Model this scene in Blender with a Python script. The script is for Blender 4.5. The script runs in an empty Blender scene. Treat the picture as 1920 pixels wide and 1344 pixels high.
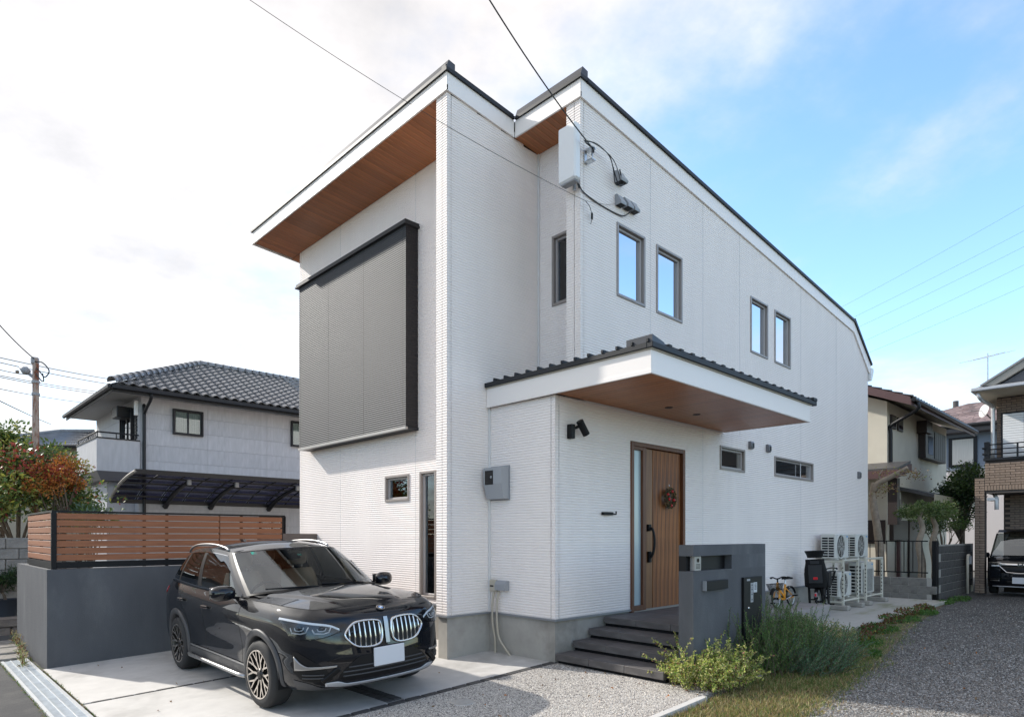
import bpy, bmesh, math, random
import numpy as np
from mathutils import Vector, Matrix
random.seed(7); rng = np.random.default_rng(11)
scene = bpy.context.scene
COL = scene.collection

# ------------------------------------------------------------------ camera
# world axes: x runs along the side wall of the white house (away), y along its street facade (away),
# origin at the foot of the entrance corner
FPX, CX, HY, CAMH = 1204.0, 960.0, 1003.0, 1.6      # focal length, centre column, horizon row (1920 wide frame)
TH = math.radians(45.84)
XH = (math.sin(TH), math.cos(TH)); YH = (-math.cos(TH), math.sin(TH))
_Z = FPX*CAMH/240.0; _E = ((1041-CX)/FPX*_Z, _Z)
CAMX = -(_E[0]*XH[0]+_E[1]*XH[1]); CAMY = -(_E[0]*YH[0]+_E[1]*YH[1])
cam_data = bpy.data.cameras.new('camera'); cam = bpy.data.objects.new('camera', cam_data); COL.objects.link(cam)
cam.location = (CAMX, CAMY, CAMH)
fwd = Vector((XH[1], YH[1], 0.0))
cam.rotation_euler = fwd.to_track_quat('-Z', 'Y').to_euler()
cam_data.sensor_width = 36.0; cam_data.lens = FPX/1920*36.0
cam_data.shift_y = (HY-672.0)/1920.0
cam_data.clip_end = 2000.0; cam_data.clip_start = 0.05
scene.camera = cam

# ------------------------------------------------------------------ sky, sun, exposure
SUN = Vector((-1.0, 2.9, 2.0)).normalized()          # towards the sun
SUN_EL = math.asin(SUN.z); SUN_AZ = math.atan2(SUN.x, SUN.y)
world = bpy.data.worlds.new('World'); scene.world = world; world.use_nodes = True
wn = world.node_tree.nodes; wl = world.node_tree.links; wn.clear()
def wnode(t, **k):
    n = wn.new(t)
    for a, b in k.items(): setattr(n, a, b)
    return n
out = wnode('ShaderNodeOutputWorld'); bg = wnode('ShaderNodeBackground'); bg.inputs[1].default_value = 0.15
sky = wnode('ShaderNodeTexSky', sky_type='NISHITA', sun_disc=False, sun_elevation=SUN_EL, sun_rotation=SUN_AZ)
sky.air_density = 1.0; sky.dust_density = 0.2; sky.ozone_density = 1.6; sky.altitude = 50
tc = wnode('ShaderNodeTexCoord'); sep = wnode('ShaderNodeSeparateXYZ'); wl.new(tc.outputs['Generated'], sep.inputs[0])
def wmath(op, a, b=None, c=None, clamp=False):
    n = wnode('ShaderNodeMath', operation=op); n.use_clamp = clamp
    for i, v in enumerate((a, b, c)):
        if v is None: continue
        if isinstance(v, (int, float)): n.inputs[i].default_value = v
        else: wl.new(v, n.inputs[i])
    return n.outputs[0]
zz = wmath('ADD', wmath('MAXIMUM', sep.outputs[2], 0.0), 0.16)
comb = wnode('ShaderNodeCombineXYZ'); wl.new(wmath('DIVIDE', sep.outputs[0], zz), comb.inputs[0]); wl.new(wmath('DIVIDE', sep.outputs[1], zz), comb.inputs[1])
mp = wnode('ShaderNodeMapping'); wl.new(comb.outputs[0], mp.inputs[0]); mp.inputs['Location'].default_value = (8.8, 30.2, 0.0); mp.inputs['Rotation'].default_value = (0, 0, 0.5)
n1 = wnode('ShaderNodeTexNoise'); n1.inputs['Scale'].default_value = 0.52; n1.inputs['Detail'].default_value = 9; n1.inputs['Roughness'].default_value = 0.56; n1.inputs['Distortion'].default_value = 0.35
wl.new(mp.outputs[0], n1.inputs['Vector'])
n2 = wnode('ShaderNodeTexNoise'); n2.inputs['Scale'].default_value = 3.2; n2.inputs['Detail'].default_value = 6; n2.inputs['Roughness'].default_value = 0.6
wl.new(mp.outputs[0], n2.inputs['Vector'])
# thin cloud gets denser towards the sun's half of the sky
dotn = wnode('ShaderNodeVectorMath', operation='DOT_PRODUCT'); wl.new(tc.outputs['Generated'], dotn.inputs[0]); dotn.inputs[1].default_value = SUN
veil = wmath('MULTIPLY', wmath('MAXIMUM', dotn.outputs['Value'], 0.0), 0.20)
dens = wmath('ADD', wmath('MULTIPLY_ADD', n2.outputs[0], 0.22, -0.11), wmath('ADD', n1.outputs[0], veil))
ramp = wnode('ShaderNodeMapRange'); ramp.interpolation_type = 'SMOOTHSTEP'
wl.new(dens, ramp.inputs[0]); ramp.inputs[1].default_value = 0.42; ramp.inputs[2].default_value = 0.69; ramp.inputs[3].default_value = 0.0; ramp.inputs[4].default_value = 0.92  # broad cloud cover, added so the unseen sky whitens light on the walls
cloudc = wnode('ShaderNodeMapRange'); wl.new(n2.outputs[0], cloudc.inputs[0]); cloudc.inputs[1].default_value = 0.25; cloudc.inputs[2].default_value = 0.75; cloudc.inputs[3].default_value = 0.64; cloudc.inputs[4].default_value = 1.0
cc = wnode('ShaderNodeVectorMath', operation='SCALE'); cc.inputs[0].default_value = (3.45, 3.25, 3.06); wl.new(cloudc.outputs[0], cc.inputs['Scale'])
tint = wnode('ShaderNodeVectorMath', operation='MULTIPLY'); wl.new(sky.outputs[0], tint.inputs[0]); tint.inputs[1].default_value = (0.88, 1.0, 1.06)
mixc = wnode('ShaderNodeMix', data_type='RGBA'); wl.new(ramp.outputs[0], mixc.inputs[0]); wl.new(tint.outputs[0], mixc.inputs[6]); wl.new(cc.outputs[0], mixc.inputs[7])
wl.new(mixc.outputs[2], bg.inputs[0]); wl.new(bg.outputs[0], out.inputs[0])

sl = bpy.data.lights.new('sun', 'SUN'); sl.energy = 2.1; sl.angle = math.radians(1.2); sl.color = (1.0, 0.955, 0.88)
so = bpy.data.objects.new('sun', sl); COL.objects.link(so); so.rotation_euler = SUN.to_track_quat('Z', 'Y').to_euler()
so.location = (-10, 29, 20)
vs = scene.view_settings; vs.view_transform = 'Standard'; vs.look = 'None'; vs.gamma = 1.0; vs.use_curve_mapping = False
vs.exposure = 1.34
scene.cycles.max_bounces = 8; scene.cycles.transparent_max_bounces = 12

# ------------------------------------------------------------------ pixel -> point helpers (source frame 1920 wide)
def ray(u, v):
    a = (u-CX)/FPX
    return (a*XH[0]+XH[1], a*YH[0]+YH[1], -(v-HY)/FPX)
def PX(u, v, x):
    r = ray(u, v); t = (x-CAMX)/r[0]; return Vector((x, CAMY+t*r[1], CAMH+t*r[2]))
def PY(u, v, y):
    r = ray(u, v); t = (y-CAMY)/r[1]; return Vector((CAMX+t*r[0], y, CAMH+t*r[2]))
def PD(u, v, d):
    r = ray(u, v); return Vector((CAMX+d*r[0], CAMY+d*r[1], CAMH+d*r[2]))
def PG(u, v, a=0.0, c=0.0):
    r = ray(u, v); t = (a*CAMX+c-CAMH)/(r[2]-a*r[0]); return Vector((CAMX+t*r[0], CAMY+t*r[1], CAMH+t*r[2]))
SLOPE = 0.036
def gz(x): return SLOPE*x if x < 0 else 0.0          # the paving falls towards the street

# ------------------------------------------------------------------ materials
MATS = {}
def mat(name, col, rough=0.6, metal=0.0, var=0.0, vscale=8.0, bump=0.0, bscale=60.0, spec=0.5, coat=0.0, col2=None, c2scale=3.0, c2lo=0.45, c2hi=0.65, stretch=None, detail=5, bdist=0.01, emis=None, sss=0):
    if name in MATS: return MATS[name]
    m = bpy.data.materials.new(name); m.use_nodes = True; nt = m.node_tree; N = nt.nodes; L = nt.links
    b = N['Principled BSDF']; b.inputs['Roughness'].default_value = rough; b.inputs['Metallic'].default_value = metal
    b.inputs['Specular IOR Level'].default_value = spec; b.inputs['Coat Weight'].default_value = coat; b.inputs['Coat Roughness'].default_value = 0.03
    c = (*col, 1.0); b.inputs['Base Color'].default_value = c
    tcn = N.new('ShaderNodeTexCoord'); vec = tcn.outputs['Object']
    if stretch:
        mpn = N.new('ShaderNodeMapping'); mpn.inputs['Scale'].default_value = stretch; L.new(vec, mpn.inputs[0]); vec = mpn.outputs[0]
    cur = None
    if col2 is not None:
        nz = N.new('ShaderNodeTexNoise'); nz.inputs['Scale'].default_value = c2scale; nz.inputs['Detail'].default_value = detail; nz.inputs['Roughness'].default_value = 0.62; L.new(vec, nz.inputs['Vector'])
        mr = N.new('ShaderNodeMapRange'); mr.interpolation_type = 'SMOOTHSTEP'; L.new(nz.outputs[0], mr.inputs[0]); mr.inputs[1].default_value = c2lo; mr.inputs[2].default_value = c2hi
        mx = N.new('ShaderNodeMix'); mx.data_type = 'RGBA'; L.new(mr.outputs[0], mx.inputs[0]); mx.inputs[6].default_value = c; mx.inputs[7].default_value = (*col2, 1.0); cur = mx.outputs[2]
    if var > 0:
        nz = N.new('ShaderNodeTexNoise'); nz.inputs['Scale'].default_value = vscale; nz.inputs['Detail'].default_value = 4; L.new(vec, nz.inputs['Vector'])
        mr = N.new('ShaderNodeMapRange'); L.new(nz.outputs[0], mr.inputs[0]); mr.inputs[1].default_value = 0.25; mr.inputs[2].default_value = 0.75; mr.inputs[3].default_value = 1-var; mr.inputs[4].default_value = 1+var
        oi = N.new('ShaderNodeObjectInfo'); m2 = N.new('ShaderNodeMath'); m2.operation = 'MULTIPLY_ADD'; L.new(oi.outputs['Random'], m2.inputs[0]); m2.inputs[1].default_value = var*0.7; m2.inputs[2].default_value = 1-var*0.35
        m3 = N.new('ShaderNodeMath'); m3.operation = 'MULTIPLY'; L.new(mr.outputs[0], m3.inputs[0]); L.new(m2.outputs[0], m3.inputs[1])
        sc = N.new('ShaderNodeVectorMath'); sc.operation = 'SCALE'
        if cur is None: sc.inputs[0].default_value = col
        else: L.new(cur, sc.inputs[0])
        L.new(m3.outputs[0], sc.inputs['Scale']); cur = sc.outputs[0]
    if cur is not None: L.new(cur, b.inputs['Base Color'])
    if bump > 0:
        nb = N.new('ShaderNodeTexNoise'); nb.inputs['Scale'].default_value = bscale; nb.inputs['Detail'].default_value = 4; L.new(vec, nb.inputs['Vector'])
        bp = N.new('ShaderNodeBump'); bp.inputs['Strength'].default_value = bump; bp.inputs['Distance'].default_value = bdist; L.new(nb.outputs[0], bp.inputs['Height']); L.new(bp.outputs[0], b.inputs['Normal'])
    if sss: b.inputs['Subsurface Weight'].default_value = sss
    MATS[name] = m; return m

def stone_mat(name, cols, scale, bump=0.6, rough=0.8, dist=0.01, gap=(0.05, 0.05, 0.05), edge=0.08, big=None):
    m = bpy.data.materials.new(name); m.use_nodes = True; N = m.node_tree.nodes; L = m.node_tree.links; b = N['Principled BSDF']; b.inputs['Roughness'].default_value = rough
    tcn = N.new('ShaderNodeTexCoord')
    v1 = N.new('ShaderNodeTexVoronoi'); v1.inputs['Scale'].default_value = scale; L.new(tcn.outputs['Object'], v1.inputs['Vector'])
    v2 = N.new('ShaderNodeTexVoronoi'); v2.feature = 'DISTANCE_TO_EDGE'; v2.inputs['Scale'].default_value = scale; L.new(tcn.outputs['Object'], v2.inputs['Vector'])
    sp = N.new('ShaderNodeSeparateColor'); L.new(v1.outputs['Color'], sp.inputs[0])
    cr = N.new('ShaderNodeValToRGB'); L.new(sp.outputs[0], cr.inputs[0]); cr.color_ramp.interpolation = 'CONSTANT'
    els = cr.color_ramp.elements
    while len(els) < len(cols): els.new(0.5)
    for i, (pos, c) in enumerate(cols): els[i].position = pos; els[i].color = (*c, 1)
    mr = N.new('ShaderNodeMapRange'); L.new(v2.outputs['Distance'], mr.inputs[0]); mr.inputs[1].default_value = 0.0; mr.inputs[2].default_value = edge
    mx = N.new('ShaderNodeMix'); mx.data_type = 'RGBA'; L.new(mr.outputs[0], mx.inputs[0]); mx.inputs[6].default_value = (*gap, 1); L.new(cr.outputs[0], mx.inputs[7])
    cur = mx.outputs[2]
    nz = N.new('ShaderNodeTexNoise'); nz.inputs['Scale'].default_value = 0.9; nz.inputs['Detail'].default_value = 5; L.new(tcn.outputs['Object'], nz.inputs['Vector'])
    m3 = N.new('ShaderNodeMapRange'); L.new(nz.outputs[0], m3.inputs[0]); m3.inputs[1].default_value = 0.3; m3.inputs[2].default_value = 0.7; m3.inputs[3].default_value = 0.72; m3.inputs[4].default_value = 1.15
    sc = N.new('ShaderNodeVectorMath'); sc.operation = 'SCALE'; L.new(cur, sc.inputs[0]); L.new(m3.outputs[0], sc.inputs['Scale']); L.new(sc.outputs[0], b.inputs['Base Color'])
    bp = N.new('ShaderNodeBump'); bp.inputs['Strength'].default_value = bump; bp.inputs['Distance'].default_value = dist
    m4 = N.new('ShaderNodeMapRange'); L.new(v2.outputs['Distance'], m4.inputs[0]); m4.inputs[2].default_value = 0.3
    L.new(m4.outputs[0], bp.inputs['Height']); L.new(bp.outputs[0], b.inputs['Normal'])
    MATS[name] = m; return m

def wood_mat(name, c1, c2, stretch, scale=3.0, rough=0.45, bump=0.1, var=0.22):
    return mat(name, c1, rough=rough, col2=c2, c2scale=scale, c2lo=0.32, c2hi=0.68, stretch=stretch, var=var, vscale=1.3, bump=bump, bscale=scale*3)

def glass_mat(name, tint=(0.9, 0.95, 0.95), refl=0.12, gloss=(0.9, 0.95, 1.0), ior=1.45, rough=0.0):
    m = bpy.data.materials.new(name); m.use_nodes = True; N = m.node_tree.nodes; L = m.node_tree.links; N.clear()
    o = N.new('ShaderNodeOutputMaterial'); t = N.new('ShaderNodeBsdfTransparent'); t.inputs[0].default_value = (*tint, 1)
    g = N.new('ShaderNodeBsdfGlossy'); g.inputs['Roughness'].default_value = rough; g.inputs['Color'].default_value = (*gloss, 1)
    f = N.new('ShaderNodeFresnel'); f.inputs['IOR'].default_value = ior
    a = N.new('ShaderNodeMath'); a.operation = 'ADD'; a.use_clamp = True; L.new(f.outputs[0], a.inputs[0]); a.inputs[1].default_value = refl
    nz = N.new('ShaderNodeTexNoise'); nz.inputs['Scale'].default_value = 1.5; tcn = N.new('ShaderNodeTexCoord'); L.new(tcn.outputs['Object'], nz.inputs['Vector'])
    bp = N.new('ShaderNodeBump'); bp.inputs['Strength'].default_value = 0.04; bp.inputs['Distance'].default_value = 0.02; L.new(nz.outputs[0], bp.inputs['Height']); L.new(bp.outputs[0], g.inputs['Normal'])
    mx = N.new('ShaderNodeMixShader'); L.new(a.outputs[0], mx.inputs[0]); L.new(t.outputs[0], mx.inputs[1]); L.new(g.outputs[0], mx.inputs[2]); L.new(mx.outputs[0], o.inputs[0])
    MATS[name] = m; return m

def leaf_mat(name, col, var=0.25, trans=0.35, rough=0.5):
    m = bpy.data.materials.new(name); m.use_nodes = True; N = m.node_tree.nodes; L = m.node_tree.links; b = N['Principled BSDF']; o = N['Material Output']
    b.inputs['Roughness'].default_value = rough
    tcn = N.new('ShaderNodeTexCoord'); nz = N.new('ShaderNodeTexNoise'); nz.inputs['Scale'].default_value = 9.0; L.new(tcn.outputs['Object'], nz.inputs['Vector'])
    mr = N.new('ShaderNodeMapRange'); L.new(nz.outputs[0], mr.inputs[0]); mr.inputs[1].default_value = 0.3; mr.inputs[2].default_value = 0.7; mr.inputs[3].default_value = 1-var; mr.inputs[4].default_value = 1+var
    sc = N.new('ShaderNodeVectorMath'); sc.operation = 'SCALE'; sc.inputs[0].default_value = col; L.new(mr.outputs[0], sc.inputs['Scale']); L.new(sc.outputs[0], b.inputs['Base Color'])
    tr = N.new('ShaderNodeBsdfTranslucent'); L.new(sc.outputs[0], tr.inputs[0])
    mx = N.new('ShaderNodeMixShader'); mx.inputs[0].default_value = trans; L.new(b.outputs[0], mx.inputs[1]); L.new(tr.outputs[0], mx.inputs[2]); L.new(mx.outputs[0], o.inputs[0])
    MATS[name] = m; return m

# ------------------------------------------------------------------ mesh building
class B:
    def __init__(s): s.v = []; s.f = []; s.mi = []; s.m = 0
    def add(s, vs, fs):
        o = len(s.v); s.v.extend(tuple(x) for x in vs); s.f.extend(tuple(i+o for i in f) for f in fs); s.mi.extend([s.m]*len(fs)); return s
    def box(s, a, b, ch=0.0):
        x0, y0, z0 = a; x1, y1, z1 = b
        x0, x1 = min(x0, x1), max(x0, x1); y0, y1 = min(y0, y1), max(y0, y1); z0, z1 = min(z0, z1), max(z0, z1)
        v, f = box_vf((x0, y0, z0), (x1, y1, z1), ch); return s.add(v, f)
    def obox(s, c, ax, ay, az, h, ch=0.0):            # oriented box: centre, three unit axes, half sizes
        v, f = box_vf((-h[0], -h[1], -h[2]), h, ch); c = Vector(c); ax, ay, az = Vector(ax), Vector(ay), Vector(az)
        return s.add([c+ax*p[0]+ay*p[1]+az*p[2] for p in v], f)
    def bar(s, a, b, w, h, up=(0, 0, 1), ch=0.0):      # rectangular bar between two points
        a, b = Vector(a), Vector(b); d = (b-a); L = d.length; d.normalize(); u = Vector(up); r = d.cross(u)
        if r.length < 1e-4: r = d.cross(Vector((1, 0, 0)))
        r.normalize(); u = r.cross(d); return s.obox((a+b)/2, d, r, u, (L/2, w/2, h/2), ch)
    def tube(s, pts, r, n=8, cap=True):
        pts = [Vector(p) for p in pts]; k = len(pts); rs = r if isinstance(r, (list, tuple)) else [r]*k
        vs = []; fs = []; pu = None
        for i, p in enumerate(pts):
            d = (pts[min(i+1, k-1)]-pts[max(i-1, 0)]).normalized()
            if pu is None:
                pu = d.cross(Vector((0, 0, 1)))
                if pu.length < 1e-3: pu = d.cross(Vector((1, 0, 0)))
            else: pu = pu - d*pu.dot(d)
            pu.normalize(); w = d.cross(pu)
            for j in range(n):
                a = 2*math.pi*j/n; vs.append(p+(pu*math.cos(a)+w*math.sin(a))*rs[i])
        for i in range(k-1):
            for j in range(n): fs.append((i*n+j, i*n+(j+1) % n, (i+1)*n+(j+1) % n, (i+1)*n+j))
        if cap: fs.append(tuple(range(n))[::-1]); fs.append(tuple((k-1)*n+j for j in range(n)))
        return s.add(vs, fs)
    def prism(s, poly, d):                              # polygon (3d points) extruded by d
        d = Vector(d); n = len(poly); vs = [Vector(p) for p in poly]; vs += [p+d for p in vs]
        fs = [tuple(range(n)), tuple(range(2*n-1, n-1, -1))]+[(i, i+n, (i+1) % n+n, (i+1) % n) for i in range(n)]
        return s.add(vs, fs)
    def lathe(s, prof, c, ax, n=32, close=False):       # profile of (radius, along) about axis
        c = Vector(c); ax = Vector(ax).normalized(); u = ax.cross(Vector((0, 0, 1)))
        if u.length < 1e-3: u = ax.cross(Vector((1, 0, 0)))
        u.normalize(); w = ax.cross(u); k = len(prof); vs = []; fs = []
        for r, h in prof:
            for j in range(n):
                a = 2*math.pi*j/n; vs.append(c+ax*h+(u*math.cos(a)+w*math.sin(a))*r)
        for i in range(k-1 if not close else k):
            i2 = (i+1) % k
            for j in range(n): fs.append((i*n+j, i*n+(j+1) % n, i2*n+(j+1) % n, i2*n+j))
        return s.add(vs, fs)
    def disc(s, c, ax, r, n=24):
        return s.lathe([(0.0001, 0), (r, 0)], c, ax, n)
    def grid(s, G, wrap=False):                         # G[i][j] points
        a = len(G); b = len(G[0]); fs = []
        for i in range(a-1):
            for j in range(b-1): fs.append((i*b+j, i*b+j+1, (i+1)*b+j+1, (i+1)*b+j))
        return s.add([p for r in G for p in r], fs)
    def quad(s, a, b, c, d): return s.add([a, b, c, d], [(0, 1, 2, 3)])
    def build(s, name, m, parent=None, smooth=False, local=False, stuff=False, sangle=None, solid=0):
        me = bpy.data.meshes.new(name); v = np.array(s.v, float).reshape(-1, 3)
        if parent is not None and not local:
            off = wloc(parent); v = v-np.array(off)
        loc = None
        if len(v):
            loc = (v.min(0)+v.max(0))/2; loc[2] = v[:, 2].min(); v = v-loc
        me.from_pydata(v.tolist(), [], s.f)
        ms = m if isinstance(m, (list, tuple)) else [m]
        for q in ms: me.materials.append(q)
        if len(ms) > 1: me.polygons.foreach_set('material_index', s.mi)
        if smooth or sangle:
            me.polygons.foreach_set('use_smooth', [True]*len(me.polygons))
            if sangle: me.set_sharp_from_angle(angle=math.radians(sangle))
        me.update()
        o = bpy.data.objects.new(name, me); COL.objects.link(o)
        if loc is not None: o.location = loc
        if parent is not None: o.parent = parent
        if solid:
            md = o.modifiers.new('solid', 'SOLIDIFY'); md.thickness = solid; md.offset = -1
        if stuff: o['kind'] = 'stuff'
        return o
def box_vf(a, b, ch):
    x0, y0, z0 = a; x1, y1, z1 = b
    if ch <= 0:
        v = [(x0, y0, z0), (x1, y0, z0), (x1, y1, z0), (x0, y1, z0), (x0, y0, z1), (x1, y0, z1), (x1, y1, z1), (x0, y1, z1)]
        return v, [(0, 3, 2, 1), (4, 5, 6, 7), (0, 1, 5, 4), (1, 2, 6, 5), (2, 3, 7, 6), (3, 0, 4, 7)]
    ch = min(ch, 0.45*min(x1-x0, y1-y0, z1-z0)); v = []; idx = {}
    X = (x0, x1); Y = (y0, y1); Z = (z0, z1); sg = (1, -1)
    for i in (0, 1):
        for j in (0, 1):
            for k in (0, 1):
                idx[i, j, k, 0] = len(v); v.append((X[i], Y[j]+sg[j]*ch, Z[k]+sg[k]*ch))
                idx[i, j, k, 1] = len(v); v.append((X[i]+sg[i]*ch, Y[j], Z[k]+sg[k]*ch))
                idx[i, j, k, 2] = len(v); v.append((X[i]+sg[i]*ch, Y[j]+sg[j]*ch, Z[k]))
    f = []
    for i in (0, 1):
        q = [idx[i, 0, 0, 0], idx[i, 1, 0, 0], idx[i, 1, 1, 0], idx[i, 0, 1, 0]]; f.append(tuple(q if i else q[::-1]))
    for j in (0, 1):
        q = [idx[0, j, 0, 1], idx[0, j, 1, 1], idx[1, j, 1, 1], idx[1, j, 0, 1]]; f.append(tuple(q if j else q[::-1]))
    for k in (0, 1):
        q = [idx[0, 0, k, 2], idx[1, 0, k, 2], idx[1, 1, k, 2], idx[0, 1, k, 2]]; f.append(tuple(q if k else q[::-1]))
    for j in (0, 1):
        for k in (0, 1): f.append((idx[0, j, k, 1], idx[1, j, k, 1], idx[1, j, k, 2], idx[0, j, k, 2]))
    for i in (0, 1):
        for k in (0, 1): f.append((idx[i, 0, k, 0], idx[i, 1, k, 0], idx[i, 1, k, 2], idx[i, 0, k, 2]))
    for i in (0, 1):
        for j in (0, 1): f.append((idx[i, j, 0, 0], idx[i, j, 1, 0], idx[i, j, 1, 1], idx[i, j, 0, 1]))
    for i in (0, 1):
        for j in (0, 1):
            for k in (0, 1): f.append((idx[i, j, k, 0], idx[i, j, k, 1], idx[i, j, k, 2]))
    return v, f
def wloc(o):
    p = Vector((0, 0, 0))
    while o is not None: p += o.location; o = o.parent
    return p
def tag(o, label=None, cat=None, group=None, kind=None):
    if label: o['label'] = label
    if cat: o['category'] = cat
    if group: o['group'] = group
    if kind: o['kind'] = kind
    return o
def thing(name, label, cat, loc=(0, 0, 0), group=None, rot=None):
    o = bpy.data.objects.new(name, None); COL.objects.link(o); o.location = loc; o.empty_display_size = 0.2
    if rot: o.rotation_euler = rot
    return tag(o, label, cat, group)
def part(name, parent, loc=(0, 0, 0)):                  # an Empty that is a part (only groups its sub-parts)
    o = bpy.data.objects.new(name, None); COL.objects.link(o); o.parent = parent; o.location = Vector(loc)-wloc(parent); return o
def structure(o): o['kind'] = 'structure'; return o
_piece = {}
def unit_mesh(key, m, ch=(0.05, 0.05, 0.05), size=(1, 1, 1)):
    k = (key, m.name)
    if k not in _piece:
        me = bpy.data.meshes.new(key); v, f = box_vf((-size[0]/2, -size[1]/2, 0), (size[0]/2, size[1]/2, size[2]), ch if isinstance(ch, float) else ch[0]); me.from_pydata(v, [], f); me.materials.append(m); me.update(); _piece[k] = me
    return _piece[k]
def piece(name, me, parent, loc, rot=None, scale=None):
    o = bpy.data.objects.new(name, me); COL.objects.link(o); o.parent = parent
    o.location = Vector(loc)-(wloc(parent) if parent else Vector((0, 0, 0)))
    if rot: o.rotation_euler = rot
    if scale: o.scale = scale
    return o
def copy_tree(o, parent=None):
    c = o.copy(); COL.objects.link(c); c.parent = parent
    for ch in list(o.children): copy_tree(ch, c)
    return c
def sweep(a, b, sag, n=14):
    a, b = Vector(a), Vector(b); r = []
    for i in range(n+1):
        t = i/n; p = a.lerp(b, t); p.z -= sag*4*t*(1-t); r.append(p)
    return r
def spline(pts, n=8):
    P = [np.array(p, float) for p in pts]; P = [2*P[0]-P[1]]+P+[2*P[-1]-P[-2]]; o = []
    for i in range(1, len(P)-2):
        for k in range(n):
            t = k/n; a, b, c, d = P[i-1:i+3]
            o.append(0.5*((2*b)+(-a+c)*t+(2*a-5*b+4*c-d)*t*t+(-a+3*b-3*c+d)*t**3))
    o.append(P[-2]); return o
# ================================================================== materials of the place
M_SID = mat('white_siding', (0.86, 0.79, 0.75), rough=0.55, var=0.03, vscale=1.2, stretch=(2.5, 2.5, 0.35), spec=0.35)
M_SIDD = mat('dark_siding', (0.034, 0.038, 0.045), rough=0.6, spec=0.35, metal=0.0, var=0.06, vscale=2.0)
M_DARKM = mat('dark_metal', (0.022, 0.023, 0.026), rough=0.5, metal=0.1, spec=0.3)
M_ROOFM = mat('roof_metal', (0.06, 0.062, 0.07), rough=0.38, metal=0.5, var=0.08, vscale=2)
M_BOXSIDE = mat('bay_side_metal', (0.022, 0.021, 0.023), rough=0.55, spec=0.25)
M_FASC = mat('white_fascia', (0.86, 0.80, 0.755), rough=0.42, var=0.02, vscale=1)
M_TAUPE = mat('taupe_frame', (0.30, 0.265, 0.245), rough=0.4, metal=0.15)
M_SASH = mat('taupe_sash', (0.40, 0.37, 0.36), rough=0.4, metal=0.1)
M_SOFF = wood_mat('soffit_wood', (0.47, 0.185, 0.070), (0.27, 0.095, 0.038), (0.5, 9, 9), 2.2, rough=0.5, var=0.45)
M_SOFFC = wood_mat('canopy_soffit_wood', (0.50, 0.195, 0.072), (0.30, 0.108, 0.042), (9, 0.6, 9), 2.2, rough=0.4, var=0.30)
M_DOOR = wood_mat('door_wood', (0.38, 0.140, 0.034), (0.12, 0.038, 0.011), (11, 11, 0.6), 1.8, rough=0.55, var=0.48)
M_DOORF = wood_mat('door_frame_wood', (0.15, 0.050, 0.017), (0.09, 0.030, 0.011), (9, 9, 0.6), 2.0, rough=0.45, var=0.15)
M_DOORL = wood_mat('door_light_wood', (0.24, 0.105, 0.032), (0.16, 0.062, 0.020), (9, 9, 0.6), 2.0, rough=0.42, var=0.15)
M_CONC = mat('foundation_concrete', (0.37, 0.35, 0.32), rough=0.85, col2=(0.24, 0.225, 0.20), c2scale=1.6, c2lo=0.42, c2hi=0.72, var=0.10, vscale=6, bump=0.15, bscale=90)
M_SLAB = mat('pad_concrete', (0.55, 0.53, 0.50), rough=0.85, col2=(0.38, 0.365, 0.34), c2scale=1.1, c2lo=0.45, c2hi=0.75, var=0.08, vscale=5, bump=0.12, bscale=120)
M_MOSS = mat('strip_concrete', (0.40, 0.39, 0.36), rough=0.85, col2=(0.24, 0.245, 0.17), c2scale=1.3, c2lo=0.5, c2hi=0.72, var=0.08, vscale=5, bump=0.12, bscale=120, stretch=(0.5, 2.2, 1))
M_TILE = mat('step_tile', (0.105, 0.095, 0.092), rough=0.6, var=0.22, vscale=3, bump=0.12, bscale=50, col2=(0.13, 0.12, 0.115), c2scale=4, stretch=(1, 1, 3))
M_SETT = mat('dark_sett', (0.065, 0.062, 0.060), rough=0.75, var=0.3, vscale=7, bump=0.3, bscale=60)
M_PEB = stone_mat('washed_pebble', [(0, (0.42, 0.39, 0.36)), (0.25, (0.62, 0.58, 0.54)), (0.5, (0.15, 0.135, 0.125)), (0.68, (0.50, 0.46, 0.42)), (0.85, (0.27, 0.235, 0.21))], 85, bump=0.7, dist=0.008, gap=(0.24, 0.22, 0.20), edge=0.09)
M_ASPH = mat('asphalt', (0.055, 0.055, 0.057), rough=0.92, var=0.30, vscale=160, col2=(0.085, 0.083, 0.08), c2scale=1.4, bump=0.7, bscale=220, bdist=0.006)
M_GRAV = stone_mat('gravel_bed', [(0, (0.21, 0.20, 0.19)), (0.25, (0.14, 0.132, 0.125)), (0.5, (0.28, 0.27, 0.255)), (0.7, (0.085, 0.08, 0.076)), (0.85, (0.21, 0.19, 0.17))], 60, bump=1.0, dist=0.02, gap=(0.045, 0.043, 0.042), edge=0.14)
M_SOIL = mat('soil', (0.10, 0.078, 0.052), rough=0.95, var=0.4, vscale=14, col2=(0.17, 0.135, 0.08), c2scale=5, bump=0.9, bscale=50, bdist=0.03)
M_GROUND = mat('far_ground', (0.14, 0.135, 0.125), rough=0.95, var=0.25, vscale=3, bump=0.4, bscale=60)
M_STUC = mat('grey_stucco', (0.095, 0.098, 0.106), rough=0.82, var=0.12, vscale=1.6, stretch=(2.2, 2.2, 0.8), col2=(0.125, 0.127, 0.132), c2scale=1.5, c2lo=0.5, c2hi=0.8, bump=0.55, bscale=75, bdist=0.012)
M_BLACK = mat('black_metal', (0.008, 0.008, 0.009), rough=0.5, spec=0.25)
M_BLACKG = mat('black_gloss', (0.008, 0.008, 0.009), rough=0.16)
M_GREYP = mat('grey_plastic', (0.30, 0.305, 0.32), rough=0.45); M_HOOD = mat('hood_grey', (0.15, 0.153, 0.165), rough=0.45)
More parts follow.
